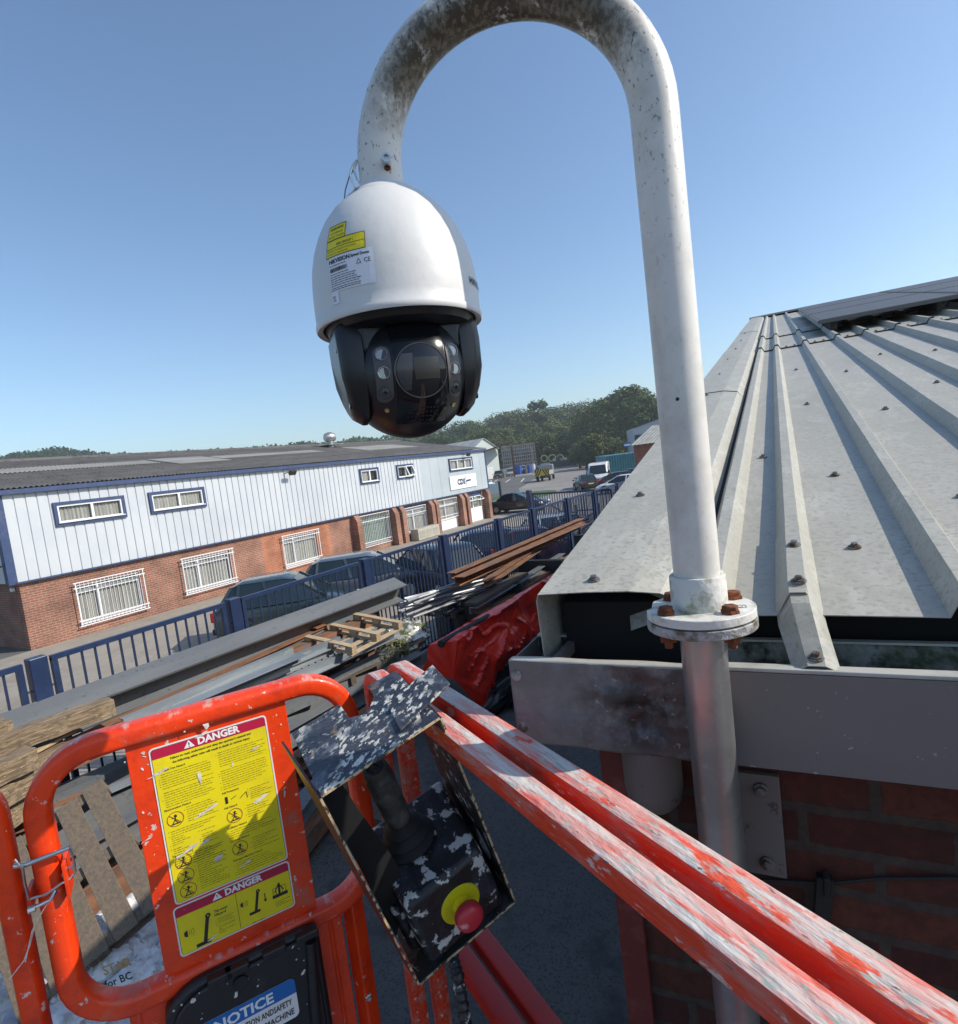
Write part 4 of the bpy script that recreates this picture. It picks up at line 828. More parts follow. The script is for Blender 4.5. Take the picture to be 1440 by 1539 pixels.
# ================================================================== BLUE FENCE and GATE
addm('fence_blue', (.013, .027, .075), .4, layers=[((.02, .038, .10), 6, .5, .7, 5), ((.015, .025, .07), 25, .62, .7, 5), ((.14, .15, .17), 40, .72, .75, 4)], bump=.05)
FX, FH = -7.80, 2.40
fence = thing('steel_fence', 'long blue steel railing fence between the stock yard and the parked cars', 'fence', (FX, 12, 0))
posts = [.30, 2.86, 5.42, 8.35, 11.06, 13.70, 15.85, 18.6, 21.3, 24.2, 27.0]
for i, y in enumerate(posts):
    mb = MB(); mb.b2((FX - .07, y - .09, 0), (FX + .07, y + .09, FH + .03)); obj('fence_post', mb, 'fence_blue', fence, bevel=.008)
    if i == len(posts) - 1: break
    y1 = posts[i + 1]; a, b_ = y + .17, y1 - .17; zt = FH - .03
    mb = MB()
    for yy in (a, b_): mb.b2((FX - .03, yy - .03, .12), (FX + .03, yy + .03, zt))
    for zz in (zt, .15): mb.b2((FX - .032, a - .03, zz - .03), (FX + .032, b_ + .03, zz + .03))
    n = round((b_ - a) / (.152 if y < 8 else .125))
    for k in range(1, n): yy = a + (b_ - a) * k / n; mb.b2((FX - .011, yy - .011, .15), (FX + .011, yy + .011, zt))
    obj('fence_panel', mb, 'fence_blue', fence)
    mb = MB(); mb.b2((FX - .012, y + .09, FH - .35), (FX + .012, a - .02, FH - .32)); mb.b2((FX - .012, b_ + .02, FH - .35), (FX + .012, y1 - .09, FH - .32)); obj('fixing_bracket', mb, 'steel_bright', fence)
gt = thing('entrance_gate', 'open blue barred steel gate standing across the lane behind the fence', 'gate', (-11.5, 23.4, 0))
g0, g1 = V((-11.54, 23.37, 0)), V((-6.9, 21.9, 0)); gd = (g1 - g0).normalized()
mb = MB(); mb.box(g0 + V((0, 0, 1.25)), (.2, .2, 2.5), (gd, UP.cross(gd), UP)); obj('gate_post', mb, 'fence_blue', gt, bevel=.01)
mb = MB(); gl = 4.4
for z in (.2, 2.32): mb.bar(g0 + gd * .2 + UP * z, g0 + gd * gl + UP * z, .06, .08)
for s in (.22, gl): mb.bar(g0 + gd * s + UP * .2, g0 + gd * s + UP * 2.32, .06, .06, gd)
for k in range(1, 30): s = .22 + (gl - .22) * k / 30; mb.bar(g0 + gd * s + UP * .2, g0 + gd * s + UP * 2.32, .024, .024, gd)
mb.bar(g0 + gd * .3 + UP * 2.2, g0 + gd * gl + UP * .3, .04, .04); obj('gate_leaf', mb, 'fence_blue', gt)

# ================================================================== OFFICE AND WORKSHOP BUILDING across the yard
FXX = -21.01
M['brick_old'] = brick_mat('brick_old', (.25, .095, .06), (.33, .13, .085), (.34, .25, .19))
M['brick_new'] = brick_mat('brick_new', (.38, .115, .055), (.46, .155, .075), (.42, .25, .17))
M['brick_end'] = brick_mat('brick_end', (.22, .09, .055), (.28, .12, .08), (.25, .19, .15), axes=(0, 2))
addm('cladding', (.53, .56, .585), .42, layers=[((.46, .49, .525), (2, .6, .5), .4, .7, 5), ((.38, .40, .42), (3, 3, .4), .66, .8, 6)])
addm('cladding_flat', (.42, .47, .50), .45, layers=[((.36, .41, .44), (2, .6, .5), .4, .7, 5)])
addm('trim_blue', (.03, .055, .14), .5, layers=[((.06, .08, .16), 5, .5, .7, 5)])
addm('asbestos', (.095, .09, .088), .95, layers=[((.14, .132, .125), (.8, .15, .8), .4, .65, 7), ((.05, .05, .045), 2.5, .5, .7, 7), ((.19, .18, .16), 11, .62, .72, 5)], bump=.3, bscale=20)
addm('rooflight', (.34, .33, .30), .7, layers=[((.22, .22, .2), (2, .4, 2), .4, .65, 6)])
addm('window_white', (.72, .73, .74), .4)
addm('curtain', (.62, .62, .56), .8, layers=[((.45, .45, .40), (1, 9, .3), .42, .58, 3)])
addm('curtain_green', (.34, .44, .38), .7, layers=[((.24, .33, .28), (1, 7, .2), .42, .58, 3)])
M['glass'] = mat('glass', (.02, .025, .03), .05, spec=.8)
g_ = M['glass'].node_tree.nodes['Principled BSDF']; g_.inputs['Transmission Weight'].default_value = .0; g_.inputs['Alpha'].default_value = .16
addm('room_dark', (.05, .05, .048), .8)
addm('white_panel', (.70, .71, .72), .5, layers=[((.6, .6, .6), 3, .5, .8, 4)])
addm('dark_metal', (.03, .03, .032), .5)
EAV, Y0, Y1 = 4.76, 7.64, 35.95
ob = thing('office_workshop', 'long two storey unit with pale ribbed cladding over brick and a dark corrugated roof', 'building', (FXX - 4, 20, 0))
def yz(name, y0, z0, y1, z1, x0, x1, m, par=None, **k):
    mb = MB(); mb.b2((x0, y0, z0), (x1, y1, z1)); return obj(name, mb, m, par or ob, **k)
wz = 2.12
# wall pieces: brick left (old), patch (new orange), old again, up to the piers; leave openings
def wall_run(y0, y1, z0, z1, opens, m):
    ys = sorted({y0, y1} | {max(y0, o[0]) for o in opens if o[1] > y0 and o[0] < y1} | {min(y1, o[1]) for o in opens if o[1] > y0 and o[0] < y1})
    mb = MB()
    for a, b_ in zip(ys, ys[1:]):
        op = [o for o in opens if o[0] <= a + 1e-6 and o[1] >= b_ - 1e-6]
        if op: o = op[0]; segs_ = [(z0, o[2]), (o[3], z1)]
        else: segs_ = [(z0, z1)]
        for p, q in segs_:
            if q - p > .01: mb.b2((FXX - .25, a, p), (FXX, b_, q))
    return mb
lows = [(9.12, 11.16, .42, 1.66), (12.76, 14.80, .50, 1.70), (17.5, 19.5, .46, 1.74)]
bays = [(22.35, 24.94, .36, 1.98), (26.0, 28.42, .40, 1.98), (29.28, 31.85, .0, 1.98), (32.85, 35.1, .0, 1.98)]
for y0, y1, m in ((Y0, 16.42, 'brick_old'), (16.421, 20.4, 'brick_new'), (20.401, Y1, 'brick_old')):
    obj('wall', wall_run(y0, y1, 0, wz, lows + bays, m), m, ob)
mb = MB(); mb.b2((FXX - 15, Y0 - .01, 0), (FXX - .25, Y0 + .2, wz)); obj('end_wall', mb, 'brick_end', ob)
mb = MB(); mb.b2((FXX - 15, Y1 - .2, 0), (FXX - .25, Y1, wz)); obj('end_wall', mb, 'brick_end', ob)
# cladding with ribs
ups = [(8.84, 11.02, 3.62, 4.34), (11.87, 14.06, 3.60, 4.34), (22.92, 24.42, 3.60, 4.38), (25.96, 27.50, 3.60, 4.38), (31.32, 34.18, 3.62, 4.42)]
def clad(y, z, d=0): return (FXX + .10 + d, y, z)
mb = MB(); pts = []; y = Y0 - .05
while y < 28.2: pts += [(y, 0), (y + .235, 0), (y + .25, .03), (y + .285, .03)]; y += .30
pts = [(a, d) for a, d in pts if a <= 28.2] + [(28.2, 0)]
def clad_strip(z0, z1, ya, yb):
    P = [(a, d) for a, d in pts if ya < a < yb]; P = [(ya, 0)] + P + [(yb, 0)]
    vs = [clad(a, z0, -d) for a, d in P] + [clad(a, z1, -d) for a, d in P]; n = len(P); mb.add(vs, [(i, i + 1, n + i + 1, n + i) for i in range(n - 1)])
cuts = [Y0 - .05] + [q for o in ups[:4] for q in o[:2]] + [28.2]
for a, b_ in zip(cuts, cuts[1:]):
    o = [u for u in ups if abs(u[0] - a) < 1e-6]
    if o: clad_strip(wz, o[0][2], a, b_); clad_strip(o[0][3], EAV, a, b_)
    else: clad_strip(wz, EAV, a, b_)
o = obj('ribbed_cladding', mb, 'cladding', ob); q = o.modifiers.new('t', 'SOLIDIFY'); q.thickness = .01; q.offset = -1
mb = MB(); y = 28.21; u = ups[4]
while y < Y1 - .1:
    e = min(y + 1.0, Y1 + .02)
    for a, b_, z0, z1 in ((y, e, wz, u[2]), (y, e, u[3], EAV), (y, min(e, u[0]), u[2], u[3]), (max(y, u[1]), e, u[2], u[3])):
        if b_ - a > .02: mb.b2((FXX + .03, a, z0), (FXX + .10, b_ - .015, z1))
    y = e
obj('flat_cladding', mb, 'cladding_flat', ob)
yz('cladding_backing', Y0, wz, Y1, EAV, FXX - .2, FXX - .19, 'dark_metal')
yz('corner_trim', Y0 - .28, wz - .05, Y0 - .052, EAV, FXX - .1, FXX + .13, 'trim_blue'); yz('corner_trim', Y1 + .025, wz - .05, Y1 + .14, EAV, FXX - .1, FXX + .13, 'trim_blue')
yz('drip_flashing', Y0 - .1, wz - .05, Y1, wz - .003, FXX - .02, FXX + .16, 'trim_blue')
yz('end_cladding', Y0 - .26, wz, Y0 - .2, EAV + .6, FXX - 14.8, FXX - .11, 'cladding')
yz('eaves_gutter', Y0 - .3, EAV - .02, Y1 + .15, EAV + .12, FXX + .05, FXX + .27, 'trim_blue')
# roof, corrugated, with rooflight strips
RX, RZ = FXX - 7.4, 6.32
sl_ = (RZ - EAV - .16) / (FXX + .22 - RX)
def rpt(x, y, d=0): return V((x, y, EAV + .16 + (FXX + .22 - x) * sl_ + d))
def corr(x0, x1, ya, yb, d=0, pitch=.146, amp=.024):
    mb = MB(); n = int((yb - ya) / (pitch / 4)); vs = []
    for k in range(n + 1):
        y = ya + (yb - ya) * k / n; z = amp * math.cos(2 * math.pi * y / pitch); vs += [rpt(x0, y, d + z), rpt(x1, y, d + z)]
    return mb.add(vs, [(2 * k, 2 * k + 1, 2 * k + 3, 2 * k + 2) for k in range(n)])
for i in range(4):
    a, b_ = FXX + .24 - i * 1.88, FXX + .24 - (i + 1) * 1.88 - .1
    obj('roof', corr(a, b_, Y0 - .35, Y1 + .2, .012 * i * 0 + .008 * i), 'asbestos', ob, smooth=True, angle=80)
for (a, b_, x0, x1) in ((8.5, 14.6, -3.3, -4.6), (15.0, 17.6, -2.6, -4.9), (17.9, 24.5, -3.6, -4.7), (27.5, 32.5, -2.9, -5.2)):
    obj('rooflight_strip', corr(FXX + x0, FXX + x1, a, b_, .04, amp=.018), 'rooflight', ob, smooth=True, angle=80)
mb = MB(); mb.add([rpt(RX, Y0 - .35, .02), rpt(RX, Y1 + .2, .02), V((RX - 7.4, Y1 + .2, EAV + .16)), V((RX - 7.4, Y0 - .35, EAV + .16))], [(0, 1, 2, 3)]); obj('rear_roof', mb, 'asbestos', ob)
for yy in (Y0 - .2, Y1 - .02):
    mb = MB(); v_ = [V((FXX + .04, yy, EAV)), V((RX - 7.2, yy, EAV)), V((RX, yy, RZ - .03))]; mb.add(v_ + [p + V((0, .1, 0)) for p in v_], [(0, 1, 2), (5, 4, 3), (0, 3, 4, 1), (1, 4, 5, 2), (2, 5, 3, 0)]); obj('gable', mb, 'cladding', ob)
mb = MB(); mb.tube([V((RX, Y0 - .35, RZ)), V((RX, Y1 + .2, RZ))], .12, 8); obj('ridge_cap', mb, 'asbestos', ob, smooth=True)
# chimney cowl
cwl = xp(497, 668, RX + 1.5); mb = MB(); P = V((RX + 1.5, cwl.y, RZ - .35)); mb.lathe([(.2, 0), (.2, .55), (0, .55)], P, seg=16); mb.lathe([(0, -.33), (.24, -.32), (.32, -.1), (.32, .1), (.24, .32), (0, .33)], P + V((0, 0, .72)), V((.3, 1, 0)), 16)
mb.b2((P.x - .5, P.y - .6, P.z + .22), (P.x + .5, P.y + .6, P.z + .25)); cw = obj('roof_vent', mb, 'galv', ob, smooth=True, angle=35)
# windows
def window(y0, z0, y1, z1, x, splits=(.5,), cm='curtain', surround=True, dark=(), openp=None, par=ob, top=None):
    f = .055
    mb = MB()
    def fr(a, c, b_, d, t=f, xx=x):
        mb.b2((xx - .05, a, c), (xx + .02, b_, c + t)); mb.b2((xx - .05, a, d - t), (xx + .02, b_, d)); mb.b2((xx - .0499, a, c + t), (xx + .0199, a + t, d - t)); mb.b2((xx - .0499, b_ - t, c + t), (xx + .0199, b_, d - t))
    fr(y0, z0, y1, z1); ys = [y0] + [lerp(y0, y1, s) for s in splits] + [y1]
    for s in ys[1:-1]: mb.b2((x - .049, s - .04, z0 + f), (x + .021, s + .04, z1 - f))
    if top: mb.b2((x - .048, y0 + f, top - .03), (x + .022, y1 - f, top + .03))
    wf = obj('window', mb, 'window_white', par)
    mb = MB(); mb.b2((x - .025, y0 + f, z0 + f), (x - .02, y1 - f, z1 - f)); obj('pane', mb, 'glass', wf)
    for k, (a, b_) in enumerate(zip(ys, ys[1:])):
        if k in dark:
            mb = MB(); mb.b2((x - .16, a, z0), (x - .15, b_, z1)); obj('room', mb, 'room_dark', wf); continue
        mb = MB(); n = int((b_ - a) / .02); mb.add([(x - .09 + .015 * math.sin(i * 1.1), a + (b_ - a) * i / n, z) for i in range(n + 1) for z in (z0, z1)], [(2 * i, 2 * i + 2, 2 * i + 3, 2 * i + 1) for i in range(n)]); obj('curtain', mb, cm, wf)
    if surround:
        mb = MB(); s = .10
        for a, c, b_, d in ((y0 - s, z0 - s, y1 + s, z0 - .001), (y0 - s, z1 + .001, y1 + s, z1 + s), (y0 - s, z0 - .001, y0 - .001, z1 + .001), (y1 + .001, z0 - .001, y1 + s, z1 + .001)): mb.b2((x - .06, a, c), (x + .045, b_, d))
        obj('surround', mb, 'trim_blue', wf)
        mb = MB(); mb.b2((x + .02, y0 - .03, z0 - .01), (x + .09, y1 + .03, z0 + .02)); obj('sill', mb, 'window_white', wf)
    return wf
XU = FXX + .13
for i, (a, b_, c, d) in enumerate(ups):
    window(a + .1, c + .08, b_ - .1, d - .08, XU, (.52,) if i < 4 else (.33, .67), dark=((), (), (1,), (0, 1), ())[i])
mb = MB(); a = V((XU + .03, 26.78, 4.28)); mb.bar(a, a + V((.22, 0, -.52)), .06, .05); mb.bar(a + V((0, .62, 0)), a + V((.22, .62, -.52)), .06, .05); mb.bar(a + V((.22, 0, -.52)), a + V((.22, .62, -.52)), .05, .05); mb.bar(a, a + V((0, .62, 0)), .05, .05); obj('open_casement', mb, 'window_white', ob)
# ground floor windows with white grilles
def grille(y0, z0, y1, z1, x, par, n=None, rails=(0, .12, .88, 1), bar_=.012):
    mb = MB()
    for t in rails: z = lerp(z0, z1, t); mb.b2((x, y0 - .06, z - .016), (x + .02, y1 + .06, z + .016))
    for yy in (y0, y1): mb.b2((x + .001, yy - .014, z0), (x + .019, yy + .014, z1))
    n = n or int((y1 - y0) / .125)
    for k in range(1, n): yy = lerp(y0, y1, k / n); mb.b2((x + .004, yy - bar_ / 2, z0), (x + .016, yy + bar_ / 2, z1))
    for yy in (y0 + .05, y1 - .05):
        for t in (.12, .88): mb.b2((x - .16, yy - .01, lerp(z0, z1, t) - .01), (x, yy + .01, lerp(z0, z1, t) + .01))
    return obj('grille', mb, 'window_white', par)
for a, b_, c, d in lows:
    wf = window(a, c, b_, d, FXX - .06, (.32,), surround=False, top=d - .27); grille(a - .06, c - .1, b_ + .06, d + .07, FXX + .13, wf)
    mb = MB(); mb.b2((FXX - .03, a - .05, c - .07), (FXX + .06, b_ + .05, c - .005)); obj('sill', mb, 'window_white', wf)
for i, (a, b_, c, d) in enumerate(bays):
    x = FXX - .10
    if i == 0:
        wf = window(a, c, b_, d, x, (), cm='curtain_green', surround=False); grille(a + .05, c - .06, b_ - .05, d - .02, FXX + .05, wf, rails=(0, .13, .80, 1))
    elif i == 1:
        yz('header_panel', a, d - .22, b_, d, x - .02, x + .03, 'trim_blue'); wf = window(a, c, b_, d - .22, x, (.5,), surround=False, top=d - .6); grille(a + .05, c - .02, b_ - .1, d - .1, FXX + .05, wf, rails=(0, .10, .75, 1))
    elif i == 2:
        yz('infill_panel', a, 0, b_, .62, x - .02, x + .03, 'white_panel'); wf = window(a, .62, b_, d, x, (.5,), surround=False, top=1.5); grille(a + .05, .72, b_ - .05, d - .05, FXX + .05, wf, rails=(0, .14, .72, 1))
    else:
        yz('infill_panel', a, 0, b_, .90, x - .02, x + .03, 'white_panel'); yz('header_panel', a, d - .24, b_, d, x - .02, x + .03, 'trim_blue'); wf = window(a, .90, b_, d - .24, x, (.5,), surround=False, top=1.45)
        mb = MB(); P = V((x + .04, a + 1.25, d - .27)); mb.bar(P, P + V((.32, 0, -.24)), .05, .05); mb.bar(P + V((0, .85, 0)), P + V((.32, .85, -.24)), .05, .05); mb.bar(P + V((.32, 0, -.24)), P + V((.32, .85, -.24)), .05, .05); mb.bar(P, P + V((0, .85, 0)), .05, .05); obj('open_casement', mb, 'window_white', wf)
for ys in ((21.95, 22.30), (25.0, 25.35), (25.62, 25.97), (28.46, 28.80), (28.95, 29.26), (31.9, 32.25), (32.5, 32.82), (35.3, 35.66)):
    mb = MB(); a, b_ = ys; mb.prism([(FXX - .02, 0), (FXX + .42, 0), (FXX + .42, 1.75), (FXX + .24, 2.06), (FXX - .02, 2.06)], (0, a, 0), (1, 0, 0), (0, 0, 1), (0, b_ - a, 0)); obj('brick_pier', mb, 'brick_old', ob)
# company sign
mb = MB(); mb.b2((FXX + .115, 31.15, 2.42), (FXX + .16, 34.40, 3.30)); cs = obj('company_sign', mb, 'white_panel', ob)
fn = lambda x, y: V((FXX + .165, 31.95 + x, 2.68 + y))
mb = MB(); put_text(mb, 'CDS', .50, fn, .05, .02, .05, 0, 1.); line2(mb, 1.12, -.17, 1.12, .52, .035, fn); poly_patch(mb, [(1.12, .12), (1.75, .17), (1.75, .25), (1.45, .26), (1.12, .22)], fn)
obj('sign_lettering', mb, mat('sign_ink', (.025, .04, .10), .5), cs, recalc=False)
for yy, zz in ((18.1, 4.62), (33.1, 4.66)):
    mb = MB(); P = V((FXX + .12, yy, zz - .06)); mb.bar(P, P + V((.28, .10, .02)), .04, .04); mb.box(P + V((.38, .13, -.01)), (.12, .34, .22), (V((.8, 0, -.6)), V((0, 1, 0)), V((.6, 0, .8)))); obj('floodlight', mb, 'dark_metal', ob, bevel=.01)
mb = MB(); P = V((FXX - .3, Y0 - .03, 1.9)); mb.lathe([(0, 0), (.07, 0), (.06, .09), (0, .1)], P, V((0, -1, 0)), 14); obj('bulkhead_lamp', mb, 'white_panel', ob)
mb = MB(); P = V((FXX - .1, Y0 - .3, 2.65)); mb.bar(P, P + V((.0, -.2, .05)), .05, .05); mb.bar(P + V((0, -.2, .05)), P + V((.18, -.35, 0)), .08, .08); obj('security_camera', mb, 'dark_metal', ob)
# outdoor unit
ac = thing('cooling_unit', 'cream outdoor cooling unit against the brick bays behind the parked cars', 'air conditioner', (FXX + .6, 27.1, 0))
mb = MB(); mb.b2((FXX + .35, 26.2, .02), (FXX + .9, 28.3, .66)); obj('casing', mb, mat('cream', (.42, .40, .33), .5, layers=[((.33, .31, .26), 5, .4, .7, 5)]), ac, bevel=.02)
mb = MB()
for k in range(3):
    for j in range(5): z = .15 + j * .08; mb.b2((FXX + .9, 26.32 + k * .66, z), (FXX + .915, 26.86 + k * .66, z + .04))
obj('louvre', mb, 'rooflight', ac)
# ================================================================== CARS (parked nose or tail to the fence)
addm('car_glass', (.012, .022, .026), .06, spec=.8)
addm('tyre', (.015, .015, .015), .8)
addm('alloy', (.45, .45, .46), .35, metal=.6)
addm('lamp_clear', (.6, .62, .65), .1, spec=.9)
addm('lamp_red', (.30, .01, .01), .15, spec=.8)
addm('plate_yellow', (.7, .55, .03), .5); addm('plate_white', (.7, .7, .7), .5)
addm('trim_black', (.015, .015, .016), .45)
def paint(n, c): return mat(n, c, .28, coat=.8, layers=[(tuple(q * .8 for q in c), 1.5, .4, .7, 3)])
PA = dict(green=paint('paint_dark_green', (.02, .035, .035)), grey=paint('paint_grey', (.07, .085, .10)), black=paint('paint_black', (.012, .012, .016)), navy=paint('paint_navy', (.012, .02, .05)), maroon=paint('paint_maroon', (.06, .008, .012)), ice=paint('paint_pale_blue', (.42, .50, .56)), white=paint('paint_white', (.75, .75, .75)), silver=paint('paint_silver', (.35, .36, .37)), red=paint('paint_red', (.42, .015, .015)), cream=paint('paint_cream', (.6, .58, .5)))
def make_car(name, label, cat_, loc, rz, pm, Ln=4.3, Wd=1.78, Ht=1.48, belt=.92, hood=.95, ws=.95, we=.55, cab0=None, boot=0.25, tail='hatch', group=None):
    """x forward. hood: hood length, ws: windscreen run, boot: deck length behind the cabin, we: rear window run"""
    t = thing(name, label, cat_, loc, rz, group)
    h = Ln / 2; w2 = Wd / 2; xw = h - hood                    # base of windscreen
    st = [(-h, .35, belt - .22, w2 * .86), (-h + .06, .24, belt - .04, w2 * .94), (-h + .35, .2, belt + .02, w2 * .985), (-h + 1.1, .18, belt, w2), (0, .18, belt - .01, w2), (xw - .1, .18, belt - .03, w2), (xw + .15, .18, belt - .04, w2 * .99), (h - .45, .2, belt - .14, w2 * .965), (h - .15, .24, belt - .24, w2 * .88), (h, .32, belt - .40, w2 * .72)]
    vs = []; R = []
    for x, z0, zb, ww in st:
        R.append([(-ww * .9, z0), (-ww, z0 + .14), (-ww * 1.0, (z0 + zb) / 2), (-ww * .97, zb - .05), (-ww * .86, zb + .015), (0, zb + .05), (ww * .86, zb + .015), (ww * .97, zb - .05), (ww * 1.0, (z0 + zb) / 2), (ww, z0 + .14), (ww * .9, z0)])
        vs += [(x, a, b_) for a, b_ in R[-1]]
    k = 11; fs = [(i * k + j, i * k + (j + 1) % k, (i + 1) * k + (j + 1) % k, (i + 1) * k + j) for i in range(len(st) - 1) for j in range(k)] + [tuple(range(k)), tuple((len(st) - 1) * k + j for j in range(k))]
    M4 = wmat(t); mk_ = lambda mb_: (setattr(mb_, 'v', [M4 @ v for v in mb_.v]), mb_)[1]
    mb = MB(); mb.add(vs, fs); obj('body', mk_(mb), pm, t, smooth=True, angle=50, subd=1)
    # greenhouse: glass loft, roof skin and pillars
    xr = -h + boot; zt = Ht; a_, b_, c_, d_ = xw + .08, xw - ws, xr + we, xr + .02
    lo = [(a_, w2 * .80), (b_ + .1, w2 * .93), (c_, w2 * .93), (d_, w2 * .82)]; hi = [(b_, w2 * .66), (b_ - .25, w2 * .72), (c_ + .1, w2 * .70), (c_ - .12, w2 * .64)]
    def ring_(src, z, dz=(0, 0, 0, 0)): return [(x, y, z + q) for (x, y), q in zip(src, dz)] + [(x, -y, z + q) for (x, y), q in reversed(list(zip(src, dz)))]
    A = ring_(lo, belt - .03); Bq = ring_(hi, zt - .045, (-.03, .02, .02, -.04))
    mb = MB(); mb.add(A + Bq, [(i, (i + 1) % 8, 8 + (i + 1) % 8, 8 + i) for i in range(8)] + [tuple(range(8, 16))]); obj('window_glass', mk_(mb), 'car_glass', t, smooth=True, angle=20)
    Rf = [V(p) for p in Bq]; cen = V((sum(p.x for p in Rf) / 8, 0, 0)); up_ = [V((lerp(p.x, cen.x, -.01), p.y * 1.03, p.z + .004)) for p in Rf]; tp_ = [V((lerp(p.x, cen.x, .12), p.y * .86, p.z + .05)) for p in Rf]
    mb = MB(); mb.add(up_ + tp_, [(i, (i + 1) % 8, 8 + (i + 1) % 8, 8 + i) for i in range(8)] + [(8, 9, 14, 15), (9, 10, 13, 14), (10, 11, 12, 13)]); obj('roof', mk_(mb), pm, t, smooth=True, angle=60)
    for s in (1, -1):
        for p, q, pw in [(V(A[i]), V(Bq[i]), .07) for i in (0, 2, 3)] + [(V(A[1]).lerp(V(A[2]), .45), V(Bq[1]).lerp(V(Bq[2]), .45), .08)]:
            p.y *= s; q.y *= s; mb = MB(); mb.bar(p, q, pw, .045, V((0, 1, 0))); obj('pillar', mk_(mb), pm, t)
    for sx in (1, -1):
        for sy in (1, -1):
            cx_ = sx * (h - .82) if sx > 0 else -(h - .78); P = V((cx_, sy * (w2 - .10), .33))
            mb = MB(); mb.lathe([(.22, -.10), (.31, -.10), (.33, -.06), (.33, .09), (.31, .112), (.21, .112), (.2, .10)], P, V((0, sy, 0)), 24); wh = obj('wheel', mk_(mb), 'tyre', t, smooth=True)
            mb = MB(); mb.lathe([(.21, .09), (.2, .113), (.05, .10), (.05, .12), (0, .12)], P, V((0, sy, 0)), 10); obj('rim', mk_(mb), 'alloy', wh)
            mb = MB(); mb.lathe([(.395, .085), (.395, .106), (.33, .106), (.33, .085)], P + V((0, 0, .03)), V((0, sy, 0)), 24); obj('wheel_arch', mk_(mb), 'trim_black', t)
    for s in (1, -1):
        mb = MB(); mb.box((h - .20, s * w2 * .70, belt - .32), (.26, .36, .15)); obj('headlight', mk_(mb), 'lamp_clear', t, bevel=.04, smooth=True)
        mb = MB(); mb.box((-h + .05, s * w2 * .78, belt - .14), (.12, .26, .26 if tail != 'van' else .5)); obj('tail_light', mk_(mb), 'lamp_red', t, bevel=.03, smooth=True)
        mb = MB(); mb.box((xw - .12, s * (w2 + .09), belt + .04), (.12, .2, .13)); obj('mirror', mk_(mb), pm, t, bevel=.03, smooth=True)
    mb = MB(); mb.box((-h - .005, 0, belt - .30), (.03, .5, .11)); obj('number_plate', mk_(mb), 'plate_yellow', t)
    mb = MB(); mb.box((h + .0, 0, .42), (.03, .5, .11)); obj('number_plate', mk_(mb), 'plate_white', t)
    mb = MB(); mb.box((h - .03, 0, .56), (.1, .9, .1)); mb.box((h - .05, 0, .33), (.1, 1.1, .1)); obj('grille', mk_(mb), 'trim_black', t)
    mb = MB(); mb.box((-h + .04, 0, .42), (.14, Wd * .86, .16)); obj('bumper', mk_(mb), 'trim_black', t, bevel=.03)
    return t
GP = 'cars parked along the blue fence'
def park(px, py, dx, dy, hd, label, pm, **k): p = zp(px, py, 1.5); return make_car('parked_car', label, 'car', (p.x + dx, p.y + dy, 0), R_(90 - hd), pm, group=GP, **k)
park(398, 872, .45, .45, 50, 'dark green estate car behind the fence, nearest of the parked row', PA['green'], Ln=3.9, Wd=1.8, Ht=1.58, belt=.96, boot=.12, ws=.75, hood=1.0)
park(520, 838, .3, .4, 52, 'dark grey car with blue-grey bonnet angled toward the fence, second in the row', PA['grey'], Ln=4.4, Ht=1.55, belt=.96, ws=.8)
park(640, 821, .2, 0, -72, 'black car showing its rear with a yellow number plate through the fence', PA['black'], Ln=4.3, Ht=1.55, belt=.95, ws=.8)
park(732, 796, .3, .4, 50, 'navy hatchback behind the fence, beyond the black car with yellow plate', PA['navy'], Ln=4.3, Ht=1.5, belt=.95, ws=.8)
park(786, 791, .5, .5, 55, 'dark maroon hatchback behind the fence, just before the pale blue car', PA['maroon'], Ln=4.1, Wd=1.74, Ht=1.42, belt=.92)
park(838, 772, .2, .3, 48, 'pale blue car parked behind the far end of the fence near the gate', PA['ice'], Ln=4.4, Ht=1.48, belt=.93)
make_car('parked_car', 'black saloon by the far end pier of the ribbed building', 'car', (-20.0, 38.6, 0), R_(3), PA['black'], 4.5, 1.8, 1.45, .93, hood=1.15, boot=.7, we=.8)
p = zp(739, 733, 0); make_car('parked_car', 'white hatchback at the left end of the far parking bays', 'car', (p.x - 1.5, p.y, 0), R_(-20), PA['white'], 4.1, 1.76, 1.5)
p = zp(729, 745, 0); make_car('parked_car', 'dark car half hidden behind the end of the ribbed building', 'car', (p.x - 1.8, p.y, 0), R_(-10), PA['grey'], 4.3, 1.78, 1.5)
p = zp(750, 719, 0); make_car('parked_car', 'dark green car in the far row between white and silver cars', 'car', (p.x, p.y, 0), R_(-70), PA['green'], 4.4, 1.9, 1.7, 1.05)
p = zp(768, 716, 0); make_car('parked_car', 'silver car in the far row in front of the dark racking', 'car', (p.x, p.y, 0), R_(-62), PA['silver'], 4.6, 1.95, 1.8, 1.1)
p = zp(786, 711, 0); make_car('parked_car', 'grey van-like car at the right end of the far row', 'car', (p.x, p.y, 0), R_(-60), PA['ice'], 4.6, 1.95, 1.9, 1.1)
p = zp(757, 712.5, 0); make_car('parked_car', 'black car squeezed between two others in the far row', 'car', (p.x - 2, p.y + 2, 0), R_(-66), PA['black'], 4.4, 1.9, 1.7, 1.0)
p = zp(877, 738, 0); make_car('parked_car', 'small black car parked close beside the white van', 'car', (p.x - .2, p.y + 1.2, 0), R_(128), PA['black'], 3.7, 1.7, 1.55, .98)
p = zp(916, 737, 0); make_car('parked_car', 'dark red car parked right of the white van', 'car', (p.x - .5, p.y + 3.5, 0), R_(200), PA['maroon'], 4.4, 1.8, 1.45)
